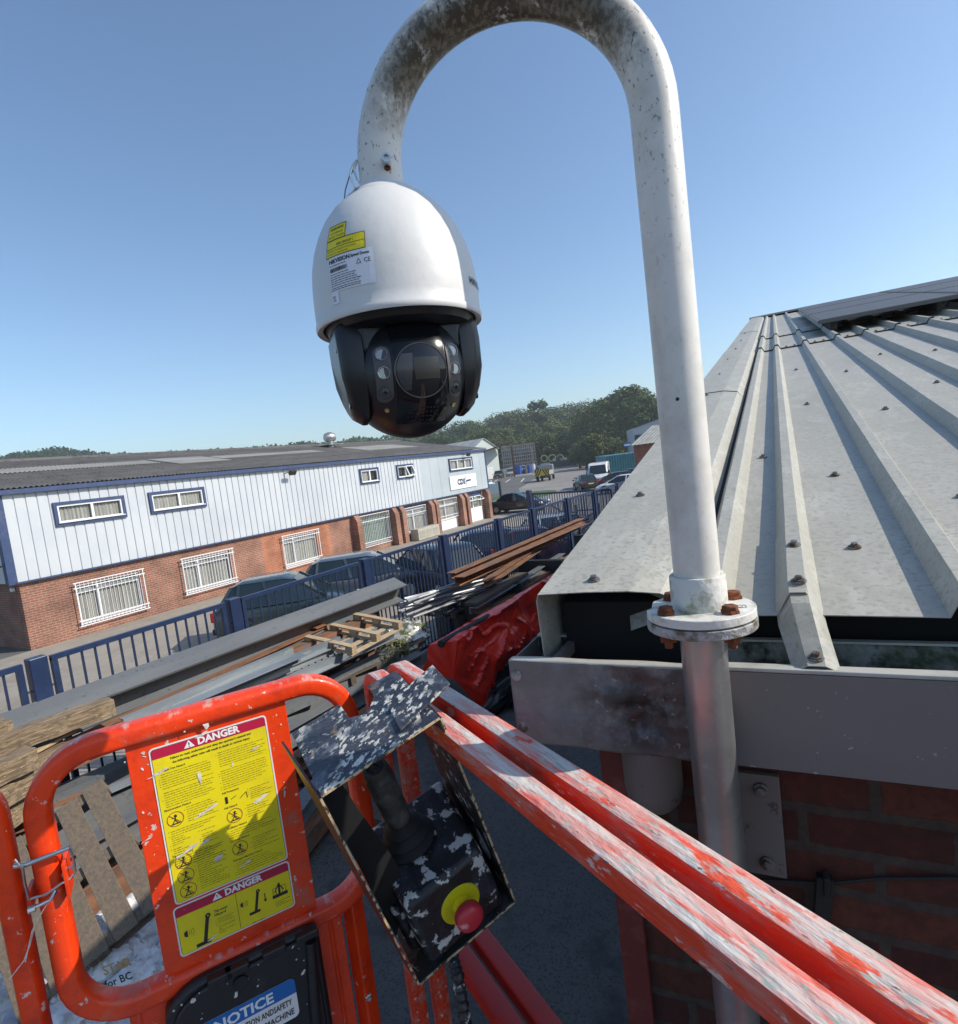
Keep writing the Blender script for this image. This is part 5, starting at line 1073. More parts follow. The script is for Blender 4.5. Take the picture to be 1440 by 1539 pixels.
p = zp(922, 742, 0); make_car('parked_car', 'white car mostly hidden by the roof edge, in front of the dark red car', 'car', (p.x + .4, p.y + 1.0, 0), R_(195), PA['white'], 4.3, 1.78, 1.45)
p = zp(945, 728, 0); make_car('parked_car', 'black car behind the dark red car by the teal container', 'car', (p.x - .6, p.y + 2, 0), R_(190), PA['black'], 4.5, 1.8, 1.45)
# white van
def van(loc, rz):
    t = thing('delivery_van', 'white high roof panel van parked facing the lane beside the small red car', 'van', loc, rz); M4 = wmat(t)
    mk_ = lambda mb_: (setattr(mb_, 'v', [M4 @ v for v in mb_.v]), mb_)[1]
    pr_ = [(-2.7, .45), (2.3, .35), (2.62, .5), (2.66, .85), (2.5, 1.12), (1.85, 1.30), (1.25, 2.25), (.95, 2.45), (-2.6, 2.45), (-2.7, 2.3)]
    mb = MB(); mb.prism(pr_, (0, -.98, 0), (1, 0, 0), (0, 0, 1), (0, 1.96, 0)); obj('body', mk_(mb), PA['white'], t, smooth=True, bevel=.12, angle=30)
    mb = MB(); mb.add([(1.86, -.86, 1.33), (1.86, .86, 1.33), (1.30, .76, 2.2), (1.30, -.76, 2.2)], [(0, 1, 2, 3)]); mb.v = [v + V((.04, 0, .02)) for v in mb.v]; obj('windscreen', mk_(mb), 'car_glass', t)
    for s in (1, -1):
        mb = MB(); mb.prism([(1.72, 1.32), (.75, 1.32), (.75, 1.98), (1.32, 2.0)], (0, s * .985, 0), (1, 0, 0), (0, 0, 1), (0, s * .012, 0)); obj('side_window', mk_(mb), 'car_glass', t)
        mb = MB(); mb.box((2.55, s * .74, .98), (.22, .34, .28)); obj('headlight', mk_(mb), 'lamp_clear', t, bevel=.05)
        mb = MB(); mb.box((1.75, s * 1.12, 1.45), (.15, .16, .32)); obj('mirror', mk_(mb), 'trim_black', t)
        for x in (1.75, -1.75):
            mb = MB(); mb.lathe([(0, -.1), (.36, -.1), (.36, .1), (.24, .11), (.2, .09), (0, .1)], (x, s * .9, .36), V((0, s, 0)), 20); obj('wheel', mk_(mb), 'tyre', t, smooth=True)
    mb = MB(); mb.box((2.64, 0, .80), (.08, 1.0, .22)); mb.box((2.62, 0, .45), (.1, 1.7, .16)); obj('grille', mk_(mb), 'trim_black', t)
p = zp(893, 733, 0); van((p.x, p.y + 2, 0), R_(-75))
# tipper truck seen from behind
def truck(loc, rz):
    t = thing('tipper_truck', 'tipper truck seen from behind with yellow and black chevron tailboard in the lane', 'truck', loc, rz); M4 = wmat(t)
    mk_ = lambda mb_: (setattr(mb_, 'v', [M4 @ v for v in mb_.v]), mb_)[1]
    mb = MB(); mb.b2((1.6, -1.0, .7), (3.2, 1.0, 2.35)); obj('cab', mk_(mb), PA['silver'], t, bevel=.15, smooth=True)
    mb = MB(); mb.b2((1.55, -.8, 1.5), (1.61, .8, 2.15)); obj('rear_window', mk_(mb), 'car_glass', t)
    mb = MB(); mb.b2((-2.4, -1.1, .95), (1.4, 1.1, 1.05)); mb.b2((-2.4, -1.1, 1.05), (1.4, -1.04, 1.55)); mb.b2((-2.4, 1.04, 1.05), (1.4, 1.1, 1.55)); mb.b2((1.34, -1.04, 1.05), (1.4, 1.04, 2.3)); obj('tipper_body', mk_(mb), mat('tip_grey', (.3, .3, .3), .6), t)
    mb = MB(); mb.b2((-2.46, -1.1, .85), (-2.41, 1.1, 1.85)); tb = obj('tailboard', mk_(mb), mat('chevron_yellow', (.62, .40, .03), .5), t)
    mb = MB(); fn_ = lambda y, z: V((-2.47, y, z))
    for s in (1, -1):
        for k in range(4):
            y0_ = .0 + k * .36
            q = [(s * y0_, 1.85 - 0), (s * (y0_ + .18), 1.85), (s * (y0_ + .18 + .55), .85), (s * (y0_ + .55), .85)]
            q = [(s * min(abs(a), 1.1), b_ if abs(a) <= 1.1 else b_ + (abs(a) - 1.1) * 1.8) for a, b_ in q]
            mb.add([fn_(a, b_) for a, b_ in q], [(0, 1, 2, 3)])
    obj('chevron_stripe', mk_(mb), 'ink', tb, recalc=False)
    mb = MB(); mb.b2((-2.5, -1.1, .5), (-2.35, 1.1, .68)); mb.b2((-2.2, -.4, .55), (3.0, .4, .85)); obj('chassis', mk_(mb), 'trim_black', t)
    for x in (-1.5, 2.4):
        for s in (1, -1): mb = MB(); mb.lathe([(0, -.14), (.42, -.14), (.42, .14), (.2, .14), (0, .05)], (x, s * .9, .42), V((0, s, 0)), 18); obj('wheel', mk_(mb), 'tyre', t, smooth=True)
    mb = MB(); mb.box((1.5, 0, 2.5), (.2, 1.4, .12)); obj('light_bar', mk_(mb), 'lamp_clear', t)
p = zp(816, 723, 0); truck((p.x, p.y + 1, 0), R_(105))

# ================================================================== STOCK YARD between fence and our building
addm('beam_grey', (.125, .135, .145), .6, metal=.1, layers=[((.165, .17, .175), (3, .5, 3), .4, .65, 6), ((.14, .10, .07), (6, 1.2, 6), .62, .8, 7), ((.05, .05, .055), 14, .6, .75, 4)], bump=.1)
addm('beam_rust', (.24, .115, .06), .85, layers=[((.13, .07, .045), (7, 1.5, 7), .42, .62, 8), ((.30, .13, .055), (16, 3, 16), .55, .7, 6), ((.12, .13, .14), 3, .62, .7, 5)], bump=.4, bscale=50)
addm('beam_orange', (.33, .14, .05), .8, layers=[((.2, .08, .035), (8, 2, 8), .45, .65, 7)], bump=.3)
addm('purlin', (.32, .35, .37), .45, metal=.3, layers=[((.20, .23, .25), (4, .7, 4), .4, .65, 6), ((.38, .40, .36), (9, 2, 9), .62, .75, 5)], bump=.05)
addm('wood_old', (.27, .195, .12), .9, layers=[((.13, .09, .055), (40, 3, 40), .42, .6, 8), ((.42, .32, .2), (60, 5, 60), .56, .66, 8), ((.10, .08, .06), (6, 6, 6), .58, .7, 6)], bump=.7, bscale=18, stretch=(8, .6, 8))
addm('wood_pallet', (.185, .135, .09), .9, layers=[((.12, .10, .078), (40, 40, 3), .42, .62, 8), ((.26, .20, .14), (22, 22, 22), .6, .75, 6)], bump=.5)
addm('wood_fresh', (.46, .35, .22), .85, layers=[((.30, .21, .12), (30, 4, 30), .45, .65, 7)], bump=.4)
addm('wood_dark', (.11, .085, .065), .9, layers=[((.06, .045, .035), (30, 4, 30), .45, .65, 7), ((.2, .17, .14), 30, .62, .75, 5)], bump=.5)
addm('tube_bright', (.44, .46, .48), .35, metal=.5, layers=[((.35, .37, .39), (9, 1.5, 9), .5, .7, 5)])
def prof_bar(kind, w_, h_, t=.014):
    a, b_ = w_ / 2, h_ / 2
    if kind == 'box': return [(-a, -b_), (a, -b_), (a, b_), (-a, b_)]
    if kind == 'I': return [(-a, -b_), (a, -b_), (a, -b_ + t), (t / 2, -b_ + t), (t / 2, b_ - t), (a, b_ - t), (a, b_), (-a, b_), (-a, b_ - t), (-t / 2, b_ - t), (-t / 2, -b_ + t), (-a, -b_ + t)]
    if kind == 'L': return [(-a, -b_), (-a + t, -b_), (-a + t, b_ - t), (a, b_ - t), (a, b_), (-a, b_)]
    if kind == 'C': return [(-a, b_), (-a, b_ - t), (a - t, b_ - t), (a - t, -b_ + t), (-a, -b_ + t), (-a, -b_), (a, -b_), (a, b_)]
    if kind == 'Z': return [(-a, b_), (-a, b_ - t), (-t / 2, b_ - t), (-t / 2, -b_), (a, -b_), (a, -b_ + t), (t / 2, -b_ + t), (t / 2, b_)]
    if kind == 'U': return [(-a, b_), (-a, -b_), (a, -b_), (a, b_), (a - t, b_), (a - t, -b_ + t), (-a + t, -b_ + t), (-a + t, b_)]
def beam(name, p, q, kind, w_, h_, m, label, cat_, group=None, t=.014, **k):
    p, q = V(p), V(q); mb = MB(); d = q - p; mb.sweep([p, p.lerp(q, .5), q], prof_bar(kind, w_, h_, t), up=UP)
    c = p.lerp(q, .5); c.z = min(p.z, q.z) - h_ / 2
    return single(name, mb, m, label, cat_, group, base=c, **k)
# supports (timber bearers) lifting the stock into a sloping pile
def bearer(y, x0, x1, z, n=1):
    beam('timber_bearer', (x0, y, z), (x1, y, z), 'box', .18, .16, 'wood_dark', LB, 'timber', 'bearers under the steel stock')
LB = 'dark timber bearer carrying the stacked steel sections'
SG = 'steel sections stacked in the yard'
# big grey beam on top along the fence
g0, g1 = zp(0, 1078, 1.9), zp(588, 872, 1.9)
gdv = (g1 - g0).normalized(); g0 = g1 - gdv * 10.5
bsd = V((-.83, .12, .55)).normalized()
mb = MB(); mb.sweep([g0 + V((.16, 0, -.17)), g0.lerp(g1, .5) + V((.16, 0, -.17)), g1 + V((.16, 0, -.17))], [(.17, -.20), (.17, -.17), (.02, -.17), (.02, .14), (.17, .14), (.17, .17), (-.17, .17), (-.17, .14), (-.02, .14), (-.02, -.17), (-.17, -.17), (-.17, -.20)], up=V((.42, 0, .9)).normalized())
single('steel_beam', mb, 'beam_grey', 'large dark grey steel beam lying on top of the pile by the blue fence', 'steel beam', SG)
a, b_ = zp(0, 1160, 1.55), zp(484, 944, 1.55); d = (b_ - a).normalized(); a = b_ - d * 7
beam('steel_beam', a + V((0, 0, -.10)), b_ + V((0, 0, -.08)), 'I', .14, .20, 'beam_rust', 'rusty brown beam with a capped end, just below the large grey beam', 'steel beam', SG, t=.02)
mb = MB(); ec = b_ + V((0, .02, -.08)); mb.box(ec, (.24, .03, .26)); mb.box(ec + V((0, -.12, .14)), (.2, .22, .02)); single('steel_bracket', mb, 'beam_orange', 'rusty square end plate standing at the end of the brown beam', 'steel plate')
rnx = random.Random(4)
purl = [((186, 1088), (441, 978), 1.42, 'Z', 'purlin', 'short galvanised purlin at the left of the stepped stack'), ((150, 1112), (512, 962), 1.34, 'Z', 'purlin', 'galvanised purlin ending under the broken pale pallet'), ((175, 1118), (582, 938), 1.24, 'U', 'purlin', 'grey open channel in the middle of the stepped stack'), ((190, 1132), (600, 950), 1.14, 'Z', 'purlin', 'galvanised purlin lowest in the stepped stack'),
        ((215, 1092), (457, 989), 1.40, 'L', 'purlin', 'galvanised angle lying across the tops of the purlins')]
for A_, B2_, z, kd, m, lb in purl:
    z += .16; beam('steel_purlin', zp(*A_, z), zp(*B2_, z), kd, .17, .11, m, lb, 'steel purlin', 'galvanised purlins in the stepped stack', t=.012)
beam('steel_beam', zp(300, 1075, 1.22), zp(526, 984, 1.18), 'U', .15, .10, 'beam_orange', 'short bright orange rusty channel beside the purlins', 'steel beam', SG, t=.02)
beam('steel_beam', zp(60, 1215, .95), zp(470, 1040, .95), 'C', .26, .24, 'beam_grey', 'grey channel behind the danger panel, in front of the rusty stock', 'steel beam', SG, t=.02)
beam('steel_beam', zp(40, 1250, .95), zp(360, 1110, .95), 'L', .18, .14, 'purlin', 'pale grey angle seen through the window of the basket panel above the pallet', 'steel beam', SG, t=.02)
beam('steel_beam', zp(440, 1150, .5), zp(690, 985, .5), 'I', .2, .2, 'beam_rust', 'rusty beam running under the rubble bag toward the red sheet', 'steel beam', SG, t=.02)
beam('steel_beam', zp(380, 1290, .35), zp(640, 1010, .35), 'L', .2, .16, 'purlin', 'pale steel angle on the ground left of the red sheet', 'steel beam', SG, t=.02)
beam('steel_beam', zp(400, 1330, .22), zp(660, 1010, .22), 'C', .22, .2, 'beam_rust', 'rusty channel on the ground left of the red sheet', 'steel beam', SG, t=.02)
beam('steel_beam', zp(430, 1250, .55), zp(585, 1040, .55), 'I', .16, .16, 'beam_grey', 'grey beam behind the control box guard', 'steel beam', SG, t=.02)
for y, x0, x1, z in ((1.5, -7.4, -3.9, .12), (4.6, -7.5, -4.4, .12), (7.6, -7.6, -5.0, .12), (4.5, -7.6, -5.8, .62), (7.4, -7.6, -5.9, .62), (1.6, -7.6, -5.8, .62), (1.7, -7.6, -6.5, 1.15), (4.7, -7.6, -6.6, 1.15), (7.5, -7.6, -6.7, 1.15)): bearer(y, x0, x1, z)
for i, (x, z, kd, m) in enumerate(((-7.25, .86, 'I', 'beam_rust'), (-6.9, .80, 'C', 'beam_grey'), (-6.5, .66, 'I', 'beam_grey'), (-7.2, .34, 'C', 'beam_grey'), (-6.7, .34, 'I', 'beam_rust'), (-6.2, .34, 'C', 'beam_rust'), (-7.25, 1.40, 'C', 'beam_rust'))):
    beam('steel_beam', (x, -1.5 + rnx.random(), z), (x + .05, 7.6 + rnx.random(), z), kd, .24, .26, m, 'long steel section low in the shaded inside of the stack by the fence', 'steel beam', 'inner sections of the stack', t=.02)
# sleepers at the left
def plank(name, p, q, w_, h_, m, label, cat_, group=None, seed=0):
    p, q = V(p), V(q); mb = MB(); n = 10; rn = random.Random(seed); d = (q - p); sd_ = d.normalized().cross(UP).normalized(); vs = []
    for i in range(n + 1):
        c = p.lerp(q, i / n) + UP * rn.uniform(-.006, .006) + sd_ * rn.uniform(-.008, .008); e = .82 if i in (0, n) else 1
        for s, u in ((-1, -1), (1, -1), (1, 1), (-1, 1)): vs.append(c + sd_ * s * w_ / 2 * e * rn.uniform(.93, 1.04) + UP * u * h_ / 2 * rn.uniform(.9, 1.05))
    mb.add(vs, [(i * 4 + j, i * 4 + (j + 1) % 4, (i + 1) * 4 + (j + 1) % 4, (i + 1) * 4 + j) for i in range(n) for j in range(4)] + [(0, 1, 2, 3), (n * 4, n * 4 + 1, n * 4 + 2, n * 4 + 3)])
    c = p.lerp(q, .5); c.z = min(p.z, q.z) - h_ / 2
    return single(name, mb, m, label, cat_, group, base=c)
TG = 'weathered timbers at the left of the pile'
for a, b_, z, hh, w_, lb in (((-80, 1150), (168, 1060), 1.78, .18, .24, 'splintered long grey timber on top at the left, its broken end to the right'), ((-120, 1215), (48, 1137), 1.66, .20, .24, 'chopped timber with a pale splintered end below the long grey one'), ((-120, 1256), (105, 1132), 1.45, .26, .26, 'thick square sleeper under the chopped timber'), ((-120, 1300), (60, 1190), 1.18, .26, .26, 'thick square sleeper lowest of the left timbers'), ((-60, 1122), (12, 1094), 1.86, .2, .3, 'short timber block at the left picture edge'), ((-40, 1180), (112, 1098), 1.62, .03, .05, 'thin bright splinter of wood between the sleepers')):
    plank('timber_sleeper', zp(*a, z), zp(*b_, z), w_, hh, 'wood_old' if hh > .05 else 'wood_fresh', lb, 'timber', TG, seed=int(z * 100))
# pallets
def make_pallet(name, label, m, Lp=1.2, Wp=1.0, nb=5, bw=.13, skip=(), group='wooden pallets'):
    t = thing(name, label, 'pallet', group=group); rn = random.Random(nb + len(skip))
    for i in range(nb):
        if i in skip: continue
        y = -Wp / 2 + bw / 2 + (Wp - bw) * i / (nb - 1); mb = MB(); mb.box((rn.uniform(-.01, .01), y, .135), (Lp, bw, .02)); obj('deck_board', mb, m, t, bevel=.003)
    for x in (-Lp / 2 + .06, 0, Lp / 2 - .06):
        mb = MB(); mb.box((x, 0, .115), (.10, Wp, .02)); mb.box((x, 0, .01), (.10, Wp, .02)); obj('cross_board', mb, m, t)
        for y in (-Wp / 2 + .07, 0, Wp / 2 - .07): mb = MB(); mb.box((x, y, .062), (.10, .14, .083)); obj('block', mb, m, t)
    return t
def set_frame(t, o, x, y):      # place by three axes
    x = V(x).normalized(); z = x.cross(V(y)).normalized(); y = z.cross(x); t.matrix_world = Matrix.Translation(o) @ Matrix((x, y, z)).transposed().to_4x4(); l, r, s = t.matrix_world.decompose(); t.location = l; t.rotation_mode = 'XYZ'; t.rotation_euler = r.to_euler()
t = make_pallet('wooden_pallet', 'grey pallet leaning on the stock, seen through the left window of the basket panel', 'wood_pallet', 1.35, 1.05, 5, .17)
Pt, Pl_, Pb = dp(148, 1174, 5.3), dp(82, 1222, 5.1), dp(222, 1312, 4.75)
xd = (Pb - Pt).normalized(); yd = (Pl_ - Pt); yd = (yd - xd * yd.dot(xd)).normalized()
cen = Pt + xd * .66 + yd * .50; nz_ = xd.cross(yd)
if nz_.dot(C0 - cen) < 0: yd = -yd; nz_ = -nz_
set_frame(t, cen - nz_ * .145, xd, yd)
t = make_pallet('wooden_pallet', 'second grey pallet lower down behind the red gate tubes at the left edge', 'wood_pallet', 1.2, 1.0, 5, .12)
cen = dp(-5, 1400, 5.2); set_frame(t, cen, xd, yd)
t = make_pallet('wooden_pallet', 'broken pale pallet with missing boards on top of the purlins', 'wood_fresh', 1.25, 1.0, 5, .10, skip=(1,))
A_, B2_ = zp(482, 950, 1.52), zp(572, 912, 1.52); xd2 = (B2_ - A_).normalized(); c_ = zp(532, 940, 1.62); set_frame(t, c_ + V((0, 0, -.05)), xd2 + V((0, 0, .03)), V((.93, -.3, -.12)))
t = make_pallet('wooden_pallet', 'dark slatted pallet lying flat beyond the rubble bag', 'wood_dark', 1.25, 1.0, 7, .085); c_ = zp(686, 917, .55); set_frame(t, c_, V((.15, 1, 0)), V((-1, .15, 0)))
t = make_pallet('wooden_pallet', 'dark slatted pallet just behind the top of the red basket rail', 'wood_dark', 1.2, .95, 7, .085); c_ = zp(505, 1022, .75); set_frame(t, c_, V((.15, 1, 0)), V((-1, .15, 0)))
# bearers below the far pallets
mb = MB(); mb.box((0, 0, .27), (.9, 1.0, .54)); 
c_ = zp(686, 917, .55); plank('timber_block', (c_.x, c_.y - .45, .27), (c_.x, c_.y + .45, .27), .8, .52, 'wood_dark', 'dark timber block under the flat slatted pallet', 'timber')
# galvanised tube bundle
rn = random.Random(12)
for i in range(24):
    A_ = (598 + rn.uniform(0, 26), 900 + i * 1.3 + rn.uniform(-4, 4)); B2_ = (715 + rn.uniform(-12, 30), 866 + i * .7 + rn.uniform(-5, 5)); z = 1.42 - i * .017
    p, q = zp(*A_, z), zp(*B2_, z - .12 + rn.uniform(0, .08)); mb = MB(); mb.tube([p, q], .026, 8); single('scaffold_tube', mb, 'tube_bright', 'bright galvanised tube in the loose bundle beyond the rubble bag', 'steel tube', 'bundle of galvanised tubes', base=p.lerp(q, .5), smooth=True)
for k, (px, py) in enumerate(((612, 905), (640, 935), (700, 880))):
    p = zp(px, py, .25); beam('timber_bearer', V((-7.6, p.y, .45)), V((-6.6, p.y, .45)), 'box', .2, .9, 'wood_dark', 'dark timber bearer under the bundle of galvanised tubes', 'timber', 'bearers under the tubes')
# rusty bundle on the right of the fence
for i, (a, b_, z, kd, w_, m, lb) in enumerate((((678, 866), (874, 782), 1.66, 'I', .22, 'beam_rust', 'long rusty beam highest in the bundle running along the far fence'), ((690, 872), (878, 790), 1.60, 'L', .22, 'beam_rust', 'long rusty angle beside the highest beam, nearer to us'), ((684, 876), (840, 806), 1.50, 'C', .22, 'beam_orange', 'orange rusty channel under the long rusty bundle'), ((728, 878), (812, 822), 1.40, 'I', .18, 'beam_rust', 'shorter rusty beam slanting off below the long bundle'), ((708, 908), (786, 862), 1.15, 'box', .30, 'wood_dark', 'wide brown plank beyond the galvanised tubes'), ((712, 918), (800, 866), 1.02, 'L', .2, 'purlin', 'pale grey angle alongside the wide brown plank'), ((735, 905), (845, 835), .95, 'I', .2, 'beam_grey', 'dark grey beam between the brown plank and red sheet'), ((720, 926), (860, 838), .80, 'C', .3, 'beam_rust', 'dark rusty channel just above the edge of the red sheet'))):
    beam('steel_beam' if m != 'wood_dark' else 'wooden_plank', zp(*a, z), zp(*b_, z), kd, w_, .14 if kd != 'box' else .06, m, lb, 'steel beam' if m != 'wood_dark' else 'plank', 'rusty sections along the far fence', t=.018)
for (px, py, z, x) in ((690, 905, 1.2, 0), (760, 870, 1.25, 0), (835, 828, 1.25, 0)):
    p = zp(px, py, z / 2); mb = MB(); mb.box((-6.95, p.y, z / 2 - .05), (1.3, .2, z - .1)); single('steel_trestle', mb, 'dark_metal', 'dark trestle under the rusty sections along the far fence', 'trestle', 'trestles under the rusty sections')
mb = MB(); P = zp(742, 893, .62); q = zp(756, 884, .62); mb.bar(P, q, .06, .05); single('yellow_strap', mb, 'plate_yellow', 'yellow painted bar beside the wide brown plank', 'bar')
# dark storage rack by the roof edge
rk = thing('storage_rack', 'dark steel rack with rails and uprights beside the verge of the metal roof', 'rack', (zp(850, 838, 0).x, zp(850, 838, 0).y, 0))
r0 = zp(838, 846, 0); r1 = zp(872, 818, 0)
for p in (r0, r1):
    for dx in (0, 1.0): mb = MB(); mb.b2((p.x + dx - .03, p.y - .03, 0), (p.x + dx + .03, p.y + .03, 1.7)); obj('upright', mb, 'dark_metal', rk)
for z in (.5, 1.0, 1.45):
    for dx in (0, 1.0): mb = MB(); mb.bar(V((r0.x + dx, r0.y, z)), V((r1.x + dx, r1.y, z)), .05, .05); obj('shelf_rail', mb, 'dark_metal', rk)
    for p in (r0, r1): mb = MB(); mb.bar(V((p.x, p.y, z)), V((p.x + 1.0, p.y, z)), .05, .05); obj('shelf_rail', mb, 'dark_metal', rk)
for k in range(5):
    z = 1.06 + .03 * (k % 2); p, q = V((r0.x + .1 + k * .18, r0.y - .4, z)), V((r1.x + .1 + k * .18, r1.y + .6, z)); beam('steel_bar', p, q, 'L', .12, .08, ('beam_rust', 'purlin', 'beam_grey')[k % 3], 'narrow steel length resting on the dark storage rack', 'steel bar', 'lengths on the storage rack', t=.012)
# rubble bag with weeds
bg = thing('rubble_bag', 'crumpled clear plastic sack of green weeds lying among the steel', 'sack', zp(598, 972, .6))
bo = zp(600, 962, .85)
addm('clear_film', (.55, .55, .5), .18, spec=.9, layers=[((.09, .085, .06), 7, .42, .55, 7), ((.12, .15, .05), 5, .5, .62, 6)])
def lump(u, v, c, rx, ry, rz_, am, fr, sd=0):
    th, ph = 6.2832 * u, math.pi * v; d = V((math.cos(th) * math.sin(ph), math.sin(th) * math.sin(ph), math.cos(ph)))
    k = 1 + am * noise.noise(d * fr + V((sd, 0, 0))) + am * .6 * abs(noise.noise(d * fr * 2.7 + V((0, sd, 0))))
    return V(c) + V((d.x * rx * k, d.y * ry * k, d.z * rz_ * k))
mb = MB(); mb.grid(lambda u, v: lump(u, v, bo, .42, .62, .26, .5, 2.2, 3), 48, 26); obj('film', mb, 'clear_film', bg, smooth=True, angle=40)
mb = MB(); rn = random.Random(2); wc = zp(596, 985, .85)
for i in range(420):
    p = wc + V((rn.gauss(0, .14), rn.gauss(0, .18), rn.uniform(-.05, .2))); d = V((rn.uniform(-1, 1), rn.uniform(-1, 1), rn.uniform(.2, 1.4))).normalized() * rn.uniform(.04, .12); s_ = d.cross(V((rn.random(), rn.random(), .1))).normalized() * .009
    mb.add([p - s_, p + s_, p + d], [(0, 1, 2)])
obj('weeds', mb, mat('weed', (.15, .17, .06), .9, layers=[((.26, .25, .14), 9, .5, .6, 3)]), bg, recalc=False)['kind'] = 'stuff'
# red sheet over stacked stock, with a black pipe on it
addm('tarp_red', (.88, .035, .014), .33, layers=[((.72, .022, .010), 2.5, .4, .65, 6)], bump=.25, bscale=9)
n0 = [zp(634, 1008, 1.0), zp(645, 969, 1.42), zp(690, 962, 1.44), zp(700, 1000, 1.0), zp(722, 1052, .30), zp(730, 1075, .02)]
n1 = [zp(800, 905, .8), zp(800, 880, 1.50), zp(830, 862, 1.52), zp(838, 900, 1.0), zp(850, 948, .30), zp(856, 965, .02)]
def tarp(u, v):
    f = u * 5; i = min(4, int(f)); t_ = f - i; v_ = -.0 + v
    a = n0[i].lerp(n0[i + 1], t_); b_ = n1[i].lerp(n1[i + 1], t_); p = a.lerp(b_, v_)
    q = V((p.x * 1.1, p.y, p.z * 1.6)); r1 = 1 - abs(noise.noise(q * 1.9 + V((3, 1, 2)))) * 2; r2 = 1 - abs(noise.noise(q * 4.1 + V((p.z * 3, 5, 0)))) * 2
    wv = .20 * noise.noise(q * 1.1) + .075 * max(0, r1) ** 4 + .022 * max(0, r2) ** 4 + .006 * noise.noise(q * 14)
    w0 = min(1, f * 1.5 + .2); w1 = max(.15, 1 - max(0, f - 4.3))
    hem = V((0, 0, .12 * noise.noise(V((v * 9, 4, 1))))) * (f > 4)
    return p + V((.85, -.35, .35)).normalized() * wv * w0 * w1 + hem
mb = MB(); mb.grid(tarp, 90, 130)
e0 = [tarp(i / 30, 0) for i in range(31)]; cc = sum(e0, V()) / 31 + V((.05, -.22, -.05)); mb.add(e0 + [cc], [(i, i + 1, 31) for i in range(30)])
single('red_tarpaulin', mb, 'tarp_red', 'glossy creased red plastic sheet draped over stock beside our building', 'tarpaulin', smooth=True, angle=50, base=(n0[2].x, n0[2].y + 2, 0))
bc_ = zp(770, 1030, .2); mb = MB(); mb.grid(lambda u, v: lump(u, v, bc_ + V((0, .8, 0)), .32, 1.5, .34, .7, 2.1, 40), 50, 30); single('black_sheeting', mb, 'black_plastic', 'crumpled black plastic sheeting on the ground between the red sheet and our wall', 'plastic sheet', smooth=True, angle=40)
p, q = zp(662, 968, 1.42), zp(734, 927, 1.42); mb = MB(); mb.tube([p, q], .055, 12); single('black_pipe', mb, 'black_rubber', 'short black pipe lying on the edge of the red sheet', 'pipe', smooth=True)
p, q = zp(680, 962, 1.38), zp(830, 868, 1.42); beam('wooden_plank', p, q, 'box', .14, .06, 'wood_dark', 'long dark board along the upper edge of the red sheet', 'plank')
# bags of rubbish at the lower left
addm('bag_white', (.72, .71, .70), .45, layers=[((.48, .49, .54), 7, .48, .6, 6), ((.25, .27, .33), 5, .64, .68, 5), ((.5, .22, .06), 11, .74, .78, 3)], bump=.6, bscale=14)
for i, (px, py, z, r, lb) in enumerate(((160, 1462, .40, .34, 'crumpled white sack with orange and black print, front middle of the rubbish heap'), (200, 1412, .42, .36, 'white sack behind the wooden batten in the rubbish heap'), (135, 1425, .30, .30, 'small white sack at the back of the rubbish heap'), (225, 1470, .34, .36, 'pale lilac sack below the batten'), (25, 1475, .32, .36, 'white sack seen between the red gate tubes'), (110, 1530, .3, .38, 'white sack at the bottom left behind the round red corner'))):
    c_ = zp(px, py, z); mb = MB(); mb.grid(lambda u, v: lump(u, v, c_, r, r * .9, r * .62, .62, 1.7, i * 9.1), 72, 40); s_ = single('rubbish_sack', mb, 'bag_white', lb, 'sack', 'white sacks in the rubbish heap', smooth=True, angle=30)
    if i == 0:
        mbt = MB(); vx_, vy_ = (CR @ V((1, .38, 0))).normalized(), (CR @ V((-.38, 1, 0))).normalized(); to = C0 + (zp(162, 1480, z) - C0) * .935
        fn_ = lambda x, y: to + vx_ * x + vy_ * y
        put_text(mbt, 'for BC', .075, fn_, -.02, -.02, .02); mbt.v = [v - s_.location for v in mbt.v]; l_ = obj('print', mbt, 'ink', s_, local=True, recalc=False)
        mbt = MB(); put_text(mbt, 'STAR', .09, fn_, -.0, .07, .02); mbt.v = [v - s_.location for v in mbt.v]; obj('print', mbt, mat('print_orange', (.55, .32, .08), .6), s_, local=True, recalc=False)
p, q = dp(140, 1512, 4.85), dp(240, 1405, 5.1); plank('wooden_batten', p, q, .08, .08, 'wood_fresh', 'brown wooden batten lying across the white sacks', 'timber', seed=3)
plank('wooden_batten', dp(60, 1570, 4.8), dp(185, 1492, 4.9), .08, .08, 'wood_fresh', 'brown batten end under the round red corner of the panel', 'timber', seed=4)

